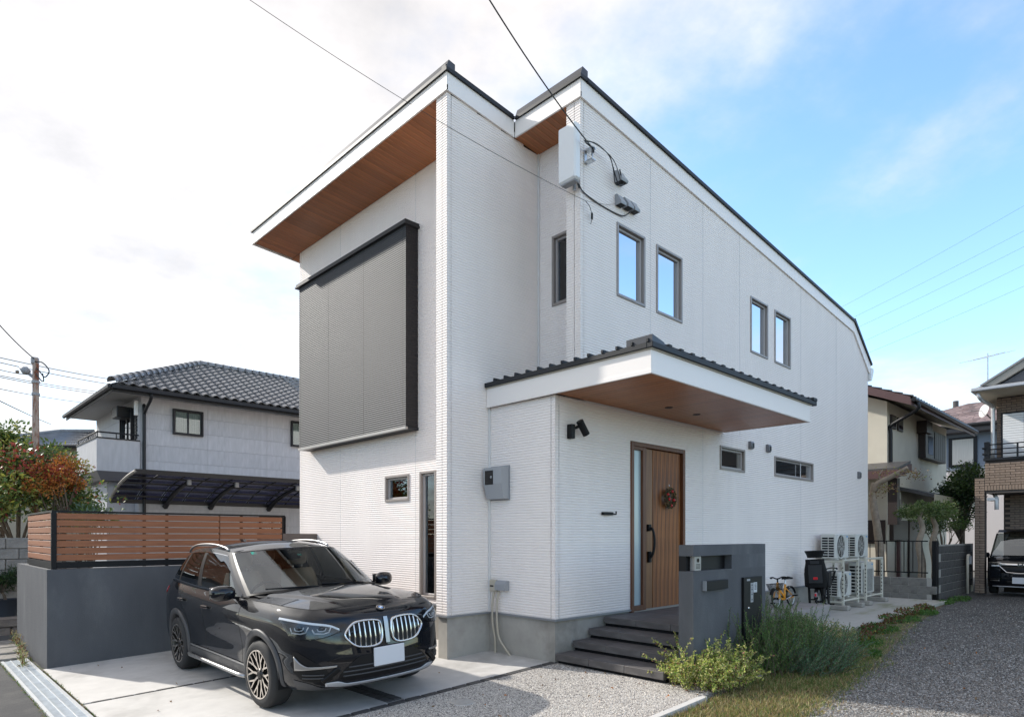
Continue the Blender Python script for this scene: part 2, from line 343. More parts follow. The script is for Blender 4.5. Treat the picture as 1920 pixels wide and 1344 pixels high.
M_WHITEP = mat('white_plastic', (0.78, 0.78, 0.78), rough=0.4)
M_BEIGEP = mat('beige_plastic', (0.46, 0.41, 0.33), rough=0.5)
M_STEEL = mat('galvanised_steel', (0.55, 0.56, 0.57), rough=0.35, metal=0.9, var=0.12, vscale=20)
M_GRATE = mat('grate_steel', (0.56, 0.60, 0.63), rough=0.45, metal=0.35, var=0.15, vscale=9)
M_CHROME = mat('chrome', (0.62, 0.62, 0.62), rough=0.09, metal=1.0)
M_WIN = glass_mat('window_glass', (0.75, 0.80, 0.84), refl=0.06, gloss=(0.70, 0.71, 0.73))
M_WINC = glass_mat('clear_glass', (0.75, 0.80, 0.80), refl=0.06)
M_FROST = mat('frosted_glass', (0.40, 0.50, 0.53), rough=0.22, spec=0.6)
M_CURT = mat('curtain', (0.58, 0.58, 0.60), rough=0.9, var=0.1, vscale=4, stretch=(14, 14, 0.3))
M_INT = mat('dark_interior', (0.035, 0.038, 0.040), rough=0.9)
M_INTW = mat('room_wall', (0.16, 0.165, 0.16), rough=0.9)
M_SEAL = mat('sealant', (0.70, 0.69, 0.68), rough=0.6)
M_WIRE = mat('cable_black', (0.015, 0.015, 0.016), rough=0.5)

# ================================================================== ground
b = B()
xs = [-260, -60, -20, -9, -4.9, 0, 6, 14, 30, 80, 300]; ys = [-260, -60, -20, -8, 0, 6, 12, 20, 40, 90, 300]
b.grid([[(x, y, (SLOPE*max(x, -9) if x < 0 else 0.0)-0.05) for y in ys] for x in xs])
structure(b.build('ground', M_GROUND))
def sheet(x0, x1, y0, y1, dz, nx=1, ny=1):
    b = B(); cut = sorted(set([x0, x1]+([0.0] if x0 < 0 < x1 else [])))
    for a, c in zip(cut[:-1], cut[1:]):
        b.prism([(a, y0, gz(a)+dz), (c, y0, gz(c)+dz), (c, y0, gz(c)+dz-0.14), (a, y0, gz(a)+dz-0.14)], (0, y1-y0, 0))
    return b
structure(sheet(-40, -4.85, -40, 60, -0.012).build('road', M_ASPH))
# far lane beyond the grey garden wall, running past the neighbour's
structure(sheet(-4.85, -4.52, -40, 4.9, -0.03).build('gutter_bed', M_CONC))
structure(sheet(-4.85, 3.0, 8.2, 9.6, -0.02).build('neighbour_path', M_ASPH))
# concrete pad: slabs with recessed sett strips
pad = structure(sheet(-4.52, 0.10, 0.0, 4.98, -0.012).build('driveway', M_CONC))
XS = -2.27
for x0, x1 in ((-4.52, XS-0.105), (XS+0.105, 0.10)):
    for y0, y1 in ((0.115, 2.515), (2.575, 4.98)):
        b = sheet(x0, x1, y0, y1, 0.0); b.build('concrete_slab', M_SLAB, pad)
def sett(x, y, lx, ly):
    me = unit_mesh('sett', M_SETT, ch=0.06, size=(1, 1, 1)); z = gz(x)
    o = piece('sett', me, pad, (x, y, z-0.055+random.uniform(-0.002, 0.002)), rot=(0, -math.atan(SLOPE), random.uniform(-0.02, 0.02)), scale=(lx*0.94, ly*0.92, 0.06)); return o
x = -4.45
while x < 0.0:
    sett(x+0.1, 0.055, 0.2, 0.10); x += 0.205
y = 0.17
while y < 2.5:
    sett(XS-0.052, y+0.05, 0.098, 0.10); sett(XS+0.052, y+0.05, 0.098, 0.10); y += 0.104
x = -4.45
while x < 0.0:
    sett(x+0.1, 2.545, 0.2, 0.05); x += 0.205
# washed pebble paving in front of the steps, kerb, man-hole cover
structure(sheet(-4.85, 1.2, -2.12, 0.0, 0.002).build('pebble_paving', M_PEB))
LAWN = [(-4.85, -2.19), (-0.4, -2.19), (-0.4, -1.75), (1.2, -1.75), (1.2, -1.57), (3.4, -1.57), (3.4, -1.62), (12.1, -1.62)]+[(PG(u, v).x, PG(u, v).y) for u, v in ((1745, 1150), (1720, 1165), (1690, 1190), (1668, 1215), (1640, 1245), (1590, 1275), (1560, 1300), (1520, 1330), (1480, 1352))]+[(-1.2, -3.75), (-4.85, -4.6)]
b = B(); b.prism([(x, y, gz(x)-0.028) for x, y in LAWN], (0, 0, -0.1)); structure(b.build('garden_soil', M_SOIL))
structure(sheet(-6, 17.5, -9.0, -2.2, -0.034).build('gravel_lane', M_GRAV)); structure(sheet(3.6, 12.2, -2.2, -1.63, -0.0345).build('gravel_edge', M_GRAV))
structure(sheet(12.2, 20, -2.45, -0.6, -0.03).build('gravel_turning', M_GRAV))
b = B()
for i in range(7):
    xa = -4.4+i*0.6; b = B()
    b.prism([(xa+.004, -2.19, gz(xa)-0.08), (xa+.596, -2.19, gz(xa+.6)-0.08), (xa+.596, -2.19, gz(xa+.6)+0.022), (xa+.004, -2.19, gz(xa)+0.022)], (0, 0.07, 0))
    tag(b.build('kerb_stone', M_SLAB), 'thin concrete kerb stone between pebble paving and lawn', 'kerb', 'kerb stones along the lawn')
b = B(); c = PG(866, 1316, SLOPE)
b.lathe([(0.001, 0.004), (0.118, 0.004), (0.124, 0.001), (0.128, -0.01)], c+Vector((0, 0, 0.003)), (SLOPE*-1, 0, 1), 32)
tag(b.build('inspection_cover', M_STEEL), 'small round grey inspection cover set in the pebble paving', 'manhole cover')
b = B(); b.box((3.10, -0.80, 0.02), (7.0, -0.02, 0.27), 0.01); structure(b.build('porch_slab', mat('porch_concrete', (0.27, 0.25, 0.24), rough=0.85, var=0.1, vscale=4, bump=0.1, bscale=90)))
# concrete strip beside the side wall
st = structure(sheet(3.4, 12.2, -1.62, -0.02, 0.03).build('side_walk', M_MOSS))

# ================================================================== the white house
H = thing('white_house', 'white ribbed two storey house with dark louvred bay and wooden front door', 'house', (5.5, 3.5, 0))
class W:                                                # a wall plane: origin, direction s, outward normal n
    def __init__(s, O, sd, n): s.O = Vector(O); s.sd = Vector(sd); s.n = Vector(n)
    def p(s, a, z, o=0.0): return s.O+s.sd*a+s.n*o+Vector((0, 0, z))
    def box(s, b, a0, a1, z0, z1, o0, o1, ch=0.0):
        return b.obox(s.p((a0+a1)/2, (z0+z1)/2, (o0+o1)/2), s.sd, s.n, (0, 0, 1), (abs(a1-a0)/2, abs(o1-o0)/2, abs(z1-z0)/2), ch)
RIB = 0.0352; RD = 0.0056; PROF = None; ZM = 0.545+80*RIB-1e-6
def ribwall(w, a0, a1, z0, z1, top=None, holes=(), joints=(), m=M_SID, name='siding_panel', parent=H, first=True):
    if top is None: top = lambda a: z1+1.0
    edges = [a0]+sorted(joints)+[a1]; bs = []
    for k in range(len(edges)-1):
        e0 = edges[k]+(0.004 if k else 0); e1 = edges[k+1]-(0.004 if k < len(edges)-2 else 0); b = B()
        samp = np.linspace(e0, e1, 240)
        for kr in range(int(math.ceil((z1-z0)/RIB-1e-4))):
            z = z0+kr*RIB
            ok = [z+RIB <= top(a) for a in samp]; iv = []; st_ = None
            for a, q in zip(samp, ok):
                if q and st_ is None: st_ = a
                if not q and st_ is not None: iv.append((st_, a)); st_ = None
            if st_ is not None: iv.append((st_, e1))
            for (h0, h1, y0, y1) in holes:
                if y1 > z+0.006 and y0 < z+RIB-0.006:
                    nv = []
                    for (p, q) in iv:
                        if h0 > p: nv.append((p, min(q, h0)))
                        if h1 < q: nv.append((max(p, h1), q))
                    iv = [t for t in nv if t[1]-t[0] > 0.003]
            for (p, q) in iv:
                pr = PROF or ((-RD, 0.0), (-RD, 0.0045), (-0.0012, 0.0085), (0.0, 0.012), (0.0, 0.028), (-0.0012, 0.031), (-RD, RIB-0.001), (-RD, RIB))
                b.grid([[w.p(p, z+dz, o), w.p(q, z+dz, o)] for o, dz in pr])
        if b.v: bs.append(b.build(name, m, parent))
    for j in joints:
        b = B(); w.box(b, j-0.010, j+0.010, z0, min(z1, top(j))-0.02, -RD-0.006, -RD+0.001); b.build('joint_seal', M_SEAL if m is M_SID else M_DARKM, parent)
    return bs
def window(w, a0, a1, z0, z1, parent=H, back=M_INT, glass=None, depth=0.055, mull=(), deep=0.45, coff=-0.14, camp=0.018, frame=M_TAUPE, sash=M_SASH, curtain=None):
    wn_ = B(); t = 0.022
    w.box(wn_, a0-t, a0+0.014, z0-t, z1+t, -0.09, 0.016, 0.003); w.box(wn_, a1-0.014, a1+t, z0-t, z1+t, -0.09, 0.016, 0.003)
    w.box(wn_, a0+0.0145, a1-0.0145, z1-0.014, z1+t, -0.09, 0.015, 0.003); w.box(wn_, a0+0.0145, a1-0.0145, z0-t, z0+0.014, -0.09, 0.020, 0.003)
    o = wn_.build('window', frame, parent)
    s_ = B(); i = 0.016; k = 0.048
    w.box(s_, a0+i, a0+k, z0+i, z1-i, -0.085, -0.030, 0.004); w.box(s_, a1-k, a1-i, z0+i, z1-i, -0.085, -0.030, 0.004)
    w.box(s_, a0+k+.001, a1-k-.001, z1-k, z1-i, -0.085, -0.031, 0.004); w.box(s_, a0+k+.001, a1-k-.001, z0+i, z0+k, -0.085, -0.031, 0.004)
    for q in mull: w.box(s_, q-0.02, q+0.02, z0+k, z1-k, -0.085, -0.032, 0.003)
    s_.build('sash', sash, o)
    g = B(); w.box(g, a0+k-0.006, a1-k+0.006, z0+k-0.006, z1-k+0.006, -0.066, -0.058); g.build('pane', glass or M_WIN, o)
    r = B()
    P = [w.p(a0, z0, -0.09), w.p(a1, z0, -0.09), w.p(a1, z1, -0.09), w.p(a0, z1, -0.09)]; Q = [p-w.n*deep for p in P]
    for q in range(4): r.quad(P[q], P[(q+1) % 4], Q[(q+1) % 4], Q[q])
    r.quad(*Q); r.build('reveal', back, o)
    if curtain:
        c = B(); n = 40; A = a0+0.03; Z = a1-0.03
        c.grid([[w.p(A+(Z-A)*j/n, zz_, coff+camp*math.sin(j*1.9)) for j in range(n+1)] for zz_ in (z0, z1)]); c.build('curtain', curtain, o, smooth=True)
    return o
ZB = lambda x: 7.384-0.078*(x+0.751)                    # underside of the roof
XF, X1, X2, X3 = 0.045, -0.751, 0.487, 0.988
Y1, YW1, YL, YW2 = 1.221, 1.448, 7.042, 0.239
XK, XE, ZK0, ZE0 = 10.72, 11.80, 6.50, 5.72             # kink and foot of the rear roof slope
ZSB = 0.545
def top_side(x): return ZB(x) if x < XK else ZK0+(ZE0-ZK0)*(x-XK)/(XE-XK)
w_side = W((0, 0, 0), (1, 0, 0), (0, -1, 0)); w_ent = W((0, 0, 0), (0, 1, 0), (-1, 0, 0)); w_flank = W((0, Y1, 0), (1, 0, 0), (0, -1, 0))
w_wing = W((X1, 0, 0), (0, 1, 0), (-1, 0, 0)); w_fac = W((XF, 0, 0), (0, 1, 0), (-1, 0, 0)); w_rec = W((X3, 0, 0), (0, 1, 0), (-1, 0, 0)); w_wing2 = W((X2, 0, 0), (0, 1, 0), (-1, 0, 0))
upw = [(1.294, 1.930, 4.945, 5.925), (2.274, 2.950, 4.945, 5.925), (5.340, 6.010, 4.965, 5.95), (6.356, 7.052, 4.965, 5.95)]
loww = [(4.205, 5.068, 2.745, 3.112), (6.350, 8.220, 2.765, 3.112)]
DOOR = (1.609, 3.025, 0.50, 2.93)
sh = upw+loww+[DOOR]
ribwall(w_side, X2+0.075, XE-0.06, ZM, 7.4, top=lambda x: top_side(x)+0.06, holes=sh, joints=(2.10, 3.62, 4.9, 7.6, 9.6))
ribwall(w_side, 0.075, XE-0.06, ZSB, ZM, holes=sh, joints=(3.62, 7.6, 9.6))
for a0, a1, z0, z1 in upw: window(w_side, a0, a1, z0, z1, curtain=M_CURT)
for a0, a1, z0, z1 in loww: window(w_side, a0, a1, z0, z1, back=M_INT, glass=M_WIN)
# corner trims, each with a fine seam to the panels
ribwall(w_side, -0.001, 0.069, ZSB, 3.36, name='corner_trim'); ribwall(w_ent, -0.001, 0.069, ZSB, 3.36, name='corner_trim')
ribwall(w_side, X2-0.001, X2+0.069, 3.6, 7.3, name='corner_trim', top=lambda x: ZB(x)+0.03)
ribwall(w_side, XE-0.054, XE+0.001, ZSB, ZE0+0.1, name='corner_trim')
ribwall(w_ent, 0.075, Y1, ZSB, 3.36)
ribwall(w_flank, X1+0.075, -0.0, ZSB, ZM, top=lambda x: 9); ribwall(w_flank, X1+0.075, X3, ZM, 7.4, top=lambda x: ZB(x)+0.03, joints=())
ribwall(w_flank, X1-0.001, X1+0.069, ZSB, 7.42, top=lambda x: ZB(x)+0.03, name='corner_trim')
ribwall(w_wing, Y1-0.001, Y1+0.10, ZSB, 7.38, name='corner_trim'); ribwall(w_wing, Y1+0.106, YW1, ZSB, 7.38, name='corner_trim')
fh = [(3.219, 3.870, 2.180, 2.565), (2.507, 2.886, 0.645, 2.578)]
ribwall(w_fac, YW1, YL-0.07, ZSB, 7.36, holes=fh, joints=(3.03, 5.4)); ribwall(w_fac, YL-0.064, YL, ZSB, 7.36, name='corner_trim')
window(w_fac, *fh[0], back=M_INTW, glass=M_WINC, deep=0.3); window(w_fac, *fh[1], back=M_INTW, glass=M_WINC, deep=0.5)
ribwall(w_rec, YW2, Y1-0.02, 3.6, 7.3, holes=[(0.33, 0.925, 4.955, 5.935)]); window(w_rec, 0.33, 0.925, 4.955, 5.935, curtain=mat('blue_blind', (0.10, 0.14, 0.17), rough=0.8, var=0.3, vscale=60, stretch=(1, 1, 20)))
ribwall(w_wing2, -0.001, 0.10, 3.6, 7.3, name='corner_trim'); ribwall(w_wing2, 0.106, YW2, 3.6, 7.3, name='corner_trim')
b = B(); b.box((X3-0.025, Y1-0.025, 3.6), (X3-0.001, Y1-0.001, 7.27)); b.box((-0.025, Y1-0.025, ZSB), (-0.001, Y1-0.001, 3.36)); b.build('inner_corner', M_SEAL, H)
# plain rear and inner walls that close the shell
b = B()
b.box((XF+0.02, YL-0.16, ZSB-0.1), (XE, YL-0.004, 6.4)); b.box((XE-0.16, 0.02, ZSB-0.1), (XE-0.01, YL-0.17, ZE0))
b.box((X1+0.012, YW1-0.03, ZSB), (XF-0.01, YW1-0.002, 7.3)); b.box((X2+0.012, YW2-0.03, 3.6), (X3-0.012, YW2-0.002, 7.26))
b.build('shell_wall', M_SID, H)
b = B(); b.box((X3+0.1, 1.0, 3.45), (XE-0.2, YL-0.2, 3.55)); b.box((XF+0.1, 1.4, 0.40), (XE-0.2, YL-0.2, 0.5)); b.build('floor_slab', M_INTW, H)
# foundation and drip trim
b = B()
for a, c in (((0.02, 0.02, -0.1), (XE-0.02, 0.3, 0.520)), ((0.02, 0.3, -0.1), (0.3, Y1+0.3, 0.519)), ((X1+0.02, Y1+0.02, -0.2), (0.02, YW1-0.02, 0.518)), ((XF+0.02, YW1-0.019, -0.2), (XF+0.3, YL-0.02, 0.517)), ((XE-0.3, 0.3, -0.1), (XE-0.021, YL-0.02, 0.516)), ((XF+0.3, YL-0.3, -0.1), (XE-0.3, YL-0.019, 0.515))):
    b.box(a, c)
b.build('foundation', M_CONC, H)
b = B(); dz0, dz1 = 0.521, 0.546
b.box((-0.016, -0.016, dz0), (1.606, 0.03, dz1)); b.box((3.03, -0.016, dz0), (XE+0.012, 0.03, dz1)); b.box((-0.016, 0.0302, dz0), (0.03, Y1-0.018, dz1-0.001))
b.box((X1-0.016, Y1-0.017, dz0), (-0.0162, Y1+0.02, dz1-0.002)); b.box((X1-0.0155, Y1+0.0202, dz0), (X1+0.03, YW1+0.01, dz1-0.001)); b.box((XF-0.016, YW1+0.0102, dz0), (XF+0.03, YL+0.01, dz1))
b.build('drip_trim', mat('grey_trim', (0.30, 0.31, 0.33), rough=0.4, metal=0.4), H)

# ---- roof: fascias, dark caps, wooden soffits
roof = part('roof', H, (5.5, 3.5, 7.0))
YF = 7.42
def slope_prism(b, x0, x1, y0, y1, lo, hi):
    b.prism([(x0, y0, ZB(x0)+lo), (x1, y0, ZB(x1)+lo), (x1, y0, ZB(x1)+hi), (x0, y0, ZB(x0)+hi)], (0, y1-y0, 0))
# fascia boards
b = B(); b.box((X1-0.03, Y1-0.03, ZB(X1)+0.002), (X1-0.004, YF, ZB(X1)+0.075), 0.003); b.box((X1-0.022, Y1-0.022, ZB(X1)+0.0752), (X1-0.003, YF-0.005, ZB(X1)+0.242)); b.build('fascia', M_FASC, roof)
b = B(); slope_prism(b, X1-0.029, X2-0.035, Y1-0.030, Y1-0.004, 0.002, 0.075); slope_prism(b, X1-0.021, X2-0.036, Y1-0.022, Y1-0.003, 0.0752, 0.242); b.build('fascia', M_FASC, roof)
b = B(); b.box((X2-0.030, -0.03, ZB(X2)+0.002), (X2-0.004, Y1-0.03, ZB(X2)+0.075), 0.003); b.box((X2-0.022, -0.022, ZB(X2)+0.0752), (X2-0.003, Y1-0.03, ZB(X2)+0.242)); b.build('fascia', M_FASC, roof)
b = B(); slope_prism(b, X2-0.029, XK, -0.030, -0.004, 0.002, 0.075); slope_prism(b, X2-0.021, XK, -0.022, -0.003, 0.0752, 0.242)
zk = ZB(XK)
b.prism([(XK, -0.030, zk+0.002), (XE+0.03, -0.030, ZE0-0.02), (XE+0.09, -0.030, ZE0+0.01), (XK, -0.030, zk+0.075)], (0, 0.026, 0))
b.prism([(XK, -0.022, zk+0.0752), (XE+0.09, -0.022, ZE0+0.012), (XE+0.16, -0.022, ZE0+0.19), (XK, -0.022, zk+0.242)], (0, 0.019, 0)); b.build('fascia', M_FASC, roof)
b = B(); slope_prism(b, X1-0.02, XK, YF-0.02, YF, 0.0, 0.242); b.build('fascia', M_FASC, roof)
# dark strip and dark metal caps
def cap_sloped(x0, x1, y0, y1, name='verge_cap'):
    b = B(); slope_prism(b, x0, x1, y0, y1, 0.243, 0.285); slope_prism(b, x0, x1, y0+0.02, y1, 0.2852, 0.32); b.build(name, M_DARKM, roof)
b = B(); b.box((X1-0.05, Y1-0.05, ZB(X1)+0.243), (X1+0.10, YF+0.02, ZB(X1)+0.285)); b.build('eave_cap', M_DARKM, roof)
b = B(); zt = ZB(X1)+0.2852
b.prism([(X1-0.045, Y1-0.045, zt), (X1+0.10, Y1-0.045, zt), (X1+0.10, Y1-0.045, zt+0.09), (X1-0.005, Y1-0.045, zt+0.105)], (0, YF+0.06-Y1, 0)); b.build('ridge_cap', M_ROOFM, roof)
cap_sloped(X1-0.048, X2-0.05, Y1-0.052, Y1+0.05)
b = B(); b.box((X2-0.05, -0.05, ZB(X2)+0.243), (X2+0.10, Y1-0.053, ZB(X2)+0.285)); b.build('eave_cap', M_DARKM, roof)
b = B(); zt = ZB(X2)+0.2852
b.prism([(X2-0.045, -0.045, zt), (X2+0.10, -0.045, zt), (X2+0.10, -0.045, zt+0.09), (X2-0.005, -0.045, zt+0.105)], (0, Y1-0.01, 0)); b.build('ridge_cap', M_ROOFM, roof)
cap_sloped(X2+0.101, XK, -0.055, 0.05)
b = B(); b.prism([(XK+0.001, -0.055, zk+0.243), (XE+0.17, -0.055, ZE0+0.19), (XE+0.19, -0.055, ZE0+0.235), (XK+0.01, -0.055, zk+0.33)], (0, 0.1, 0)); b.build('verge_cap', M_DARKM, roof)
# roof sheets
b = B(); slope_prism(b, X1+0.101, XK, Y1+0.0505, YF, 0.20, 0.30); slope_prism(b, X2+0.101, XK, 0.0505, Y1+0.05, 0.20, 0.298)
b.prism([(XK+0.012, 0.0505, zk+0.20), (XE+0.15, 0.0505, ZE0+0.10), (XE+0.16, 0.0505, ZE0+0.20), (XK+0.012, 0.0505, zk+0.30)], (0, YF-0.06, 0)); b.build('roof_sheet', M_ROOFM, roof)
# soffits: each board its own piece
sof = part('soffit', H, (-0.3, 4.2, 7.3)); bw = 0.0985
me = unit_mesh('soffit_board', M_SOFF, ch=0.004, size=(0.80, 0.0965, 0.012))
y = YW1+bw/2; tilt = math.atan(0.078)
while y < YF-0.03:
    xm = (X1+XF)/2-0.005; piece('soffit_board', me, sof, (xm, y, ZB(xm)+0.018), rot=(0, tilt, 0)); y += bw
me2 = unit_mesh('soffit_board_long', M_SOFF, ch=0.004, size=(1.8, 0.0965, 0.012))
for i in range(6):
    for y in (YL+0.06, YL+0.158, YL+0.256, YL+0.35):
        xm = XF+0.90+1.81*i; piece('soffit_board', me2, sof, (xm, y, ZB(xm)+0.016), rot=(0, tilt, 0))
me3 = unit_mesh('soffit_board_short', M_SOFF, ch=0.004, size=(0.50, 0.0965, 0.012)); y = YW2+bw/2
while y < Y1-0.03:
    xm = (X2+X3)/2; piece('soffit_board', me3, sof, (xm-0.005, y, ZB(xm)+0.018), rot=(0, tilt, 0)); y += bw
b = B(); slope_prism(b, X1+0.01, X3+0.02, Y1+0.02, YF-0.021, 0.04, 0.06); slope_prism(b, X2+0.01, X3+0.02, 0.02, Y1+0.019, 0.04, 0.06); slope_prism(b, X3+0.03, XK, YL-0.01, YF-0.021, 0.045, 0.06); b.build('soffit_backing', M_BLACK, sof)

# ---- dark louvred bay on the street side
bay = part('bay', H, (-0.07, 4.76, 3.27)); XB = -0.189; YA, YB = 2.957, 6.585
wb = W((XB, 0, 0), (0, 1, 0), (-1, 0, 0))
RIB, RD = 0.034, 0.0042; PROF = ((-RD, 0.0), (0.0, 0.005), (0.0, 0.020), (-RD, 0.031), (-RD, RIB))
ribwall(wb, YA+0.085, YB-0.07, 3.30, 6.44, joints=(4.2, 5.42), m=M_SIDD, name='louvre_panel', parent=bay)
ribwall(wb, YA, YA+0.079, 3.30, 6.44, m=M_SIDD, name='louvre_trim', parent=bay); ribwall(wb, YB-0.064, YB, 3.30, 6.44, m=M_SIDD, name='louvre_trim', parent=bay)
wbs = W((0, YA, 0), (1, 0, 0), (0, -1, 0)); ribwall(wbs, XB, XF-0.002, 3.30, 6.44, m=M_BOXSIDE, name='side_cladding', parent=bay)
RIB, RD = 0.0352, 0.0056; PROF = None
b = B(); b.box((XB-0.05, YA-0.045, 6.44), (XF+0.01, YB+0.09, 6.475), 0.004); b.box((XB-0.035, YA-0.03, 6.4752), (XF+0.01, YB+0.075, 6.52), 0.004); b.build('bay_cap', M_DARKM, bay)
b = B(); b.box((XB-0.018, YA-0.012, 3.255), (XB+0.03, YB+0.01, 3.298), 0.003); b.build('bay_sill', mat('sill_metal', (0.42, 0.40, 0.38), rough=0.35, metal=0.6), bay)
b = B(); b.box((XB+0.031, YA-0.0125, 3.262), (XF+0.01, YB+0.01, 3.297)); b.box((XB+0.013, YA+0.013, 3.2985), (XF+0.012, YB-0.001, 6.439)); b.build('bay_core', M_DARKM, bay)

# ---- entrance canopy
cano = part('canopy', H, (2.1, -0.5, 3.35)); CX0, CX1, CY0 = -0.06, 4.30, -1.448; Z0, Z1c = 3.352, 3.612
def fas(a, c): b = B(); b.box(a, c, 0.003); return b.build('canopy_fascia', M_FASC, cano)
fas((CX0, CY0, Z0+0.045), (CX0+0.02, Y1-0.002, Z1c)); fas((CX0-0.008, CY0-0.008, Z0), (CX0+0.02, Y1-0.002, Z0+0.0445))
fas((CX0+0.0202, CY0, Z0+0.045), (CX1, CY0+0.02, Z1c)); fas((CX0+0.0202, CY0-0.008, Z0), (CX1, CY0+0.02, Z0+0.0445))
fas((CX1-0.02, CY0+0.0202, Z0+0.002), (CX1, -0.012, Z1c))
b = B(); b.box((CX0-0.04, CY0-0.045, Z1c+0.012), (CX1+0.16, CY0+0.03, Z1c+0.075), 0.006); b.box((CX0-0.04, CY0+0.0302, Z1c+0.012), (CX0+0.03, Y1-0.002, Z1c+0.075), 0.006); b.build('canopy_gutter_edge', M_DARKM, cano)
b = B(); b.box((CX0-0.018, CY0-0.02, Z1c+0.0005), (CX1+0.03, CY0+0.02, Z1c+0.0118)); b.box((CX0-0.018, CY0+0.0202, Z1c+0.0005), (CX0+0.02, Y1-0.002, Z1c+0.0118)); b.build('canopy_drip', M_BEIGEP, cano)
b = B(); b.box((CX0+0.031, CY0+0.031, Z1c-0.02), (CX1+0.02, -0.012, Z1c+0.07)); b.box((CX0+0.031, -0.0118, Z1c-0.02), (X2-0.01, Y1-0.002, Z1c+0.07)); b.box((X2-0.0098, YW2+0.002, Z1c-0.02), (X3-0.01, Y1-0.002, Z1c+0.069)); b.build('canopy_roof', M_ROOFM, cano)
me = unit_mesh('standing_seam', M_DARKM, ch=0.006, size=(1, 0.035, 0.045))
for i in range(13):
    y = CY0+0.02+0.205*i
    if y < -0.03: piece('standing_seam', me, cano, ((CX0+CX1)/2-0.02, y, Z1c+0.0705), scale=(CX1-CX0+0.06, 1, 1))
    elif y < Y1-0.05: piece('standing_seam', me, cano, (CX0+0.225, y, Z1c+0.0705), scale=(0.52, 1, 1))
me = unit_mesh('snow_stop', M_DARKM, ch=0.008, size=(0.07, 0.06, 0.04))
for i in range(17): piece('snow_stop', me, cano, (CX0+0.33+0.245*i, CY0-0.01, Z1c+0.0705))
b = B(); zc = Z1c+0.0755
b.prism([(CX0-0.03, CY0-0.035, zc), (CX0+0.22, CY0-0.035, zc), (CX0+0.20, CY0-0.035, zc+0.03), (CX0-0.03, CY0-0.035, zc+0.075)], (0, 0.06, 0))
b.prism([(CX0-0.03, CY0+0.0252, zc), (CX0+0.05, CY0+0.0252, zc), (CX0+0.05, CY0+0.0252, zc+0.072), (CX0-0.03, CY0+0.0252, zc+0.0745)], (0, 0.28, 0)); b.build('corner_cap', M_ROOFM, cano)
b = B(); b.box((CX1+0.02, CY0-0.05, Z1c+0.0755), (CX1+0.17, CY0+0.06, Z1c+0.13), 0.01); b.build('gutter_end', M_DARKM, cano)
me = unit_mesh('canopy_board', M_SOFFC, ch=0.003, size=(0.0985, 1.402, 0.012)); x = CX0+0.07
while x < CX1-0.05:
    piece('canopy_board', me, cano, (x, (CY0-0.010)/2+0.008, Z0+0.012)); x += 0.1005
b = B(); b.box((CX0+0.0205, CY0+0.021, Z0+0.025), (CX1-0.021, -0.012, Z0+0.05)); b.build('board_backing', M_BLACK, cano)
for u, v in ((1254, 764), (1306, 777)):
    p = PG(u, v, 0, Z0+0.010)
    b = B(); b.lathe([(0.030, 0.002), (0.030, -0.002), (0.052, -0.004), (0.056, 0.0), (0.056, 0.003)], (p.x, p.y, Z0+0.010), (0, 0, 1), 24); b.disc((p.x, p.y, Z0+0.0095), (0, 0, 1), 0.05); b.build('downlight', M_BLACK, cano)

# ---- front door
dr = part('front_door', H, (2.3, 0, 0.5)); a0, a1, z0, z1 = DOOR
def dbox(name, m, s0, s1, zz0, zz1, o0, o1, ch=0.003): b = B(); w_side.box(b, s0, s1, zz0, zz1, o0, o1, ch); return b.build(name, m, dr)
b = B(); w_side.box(b, a0-0.012, a0+0.052, z0, z1+0.012, -0.10, 0.024, 0.004); w_side.box(b, a1-0.052, a1+0.012, z0, z1+0.012, -0.10, 0.024, 0.004); w_side.box(b, a0+0.0522, a1-0.0522, z1-0.052, z1+0.012, -0.10, 0.0235, 0.004)
w_side.box(b, a0+0.29, a0+0.375, z0+0.012, z1-0.0522, -0.10, 0.008, 0.004); w_side.box(b, a0+0.0522, a0+0.2898, z0+0.012, z0+0.085, -0.10, 0.006, 0.004); w_side.box(b, a0+0.0522, a0+0.2898, z1-0.10, z1-0.0522, -0.10, 0.006, 0.004)
b.build('door_frame', M_DOORF, dr)
dbox('side_light', M_FROST, a0+0.053, a0+0.289, z0+0.086, z1-0.1005, -0.055, -0.035, 0)
dbox('lock_rail', M_DOORL, a0+0.381, a0+0.585, z0+0.02, z1-0.058, -0.075, -0.030)
lw = (a1-0.058-(a0+0.592))/7
for i in range(7): dbox('door_plank', M_DOOR, a0+0.592+lw*i+0.001, a0+0.592+lw*(i+1)-0.001, z0+0.02, z1-0.058, -0.072, -0.026, 0.004)
dbox('threshold', mat('threshold_metal', (0.35, 0.34, 0.33), rough=0.35, metal=0.8), a0+0.055, a1-0.055, z0-0.002, z0+0.011, -0.10, 0.012, 0)
dbox('door_core', M_BLACK, a0+0.056, a1-0.056, z0+0.014, z1-0.056, -0.12, -0.101, 0)
hx = a0+0.475; b = B()
w_side.box(b, hx-0.045, hx+0.03, 1.66, 1.76, -0.030, 0.012, 0.006); w_side.box(b, hx-0.03, hx+0.035, 1.20, 1.36, -0.030, 0.012, 0.006)
pts = spline([w_side.p(hx-0.01, 1.70, 0.0), w_side.p(hx+0.0, 1.69, 0.045), w_side.p(hx+0.02, 1.58, 0.062), w_side.p(hx+0.025, 1.45, 0.062), w_side.p(hx+0.012, 1.33, 0.045), w_side.p(hx+0.0, 1.26, 0.0)], 6)
b.tube(pts, 0.019, 8); b.build('door_handle', M_BLACK, dr, sangle=40)
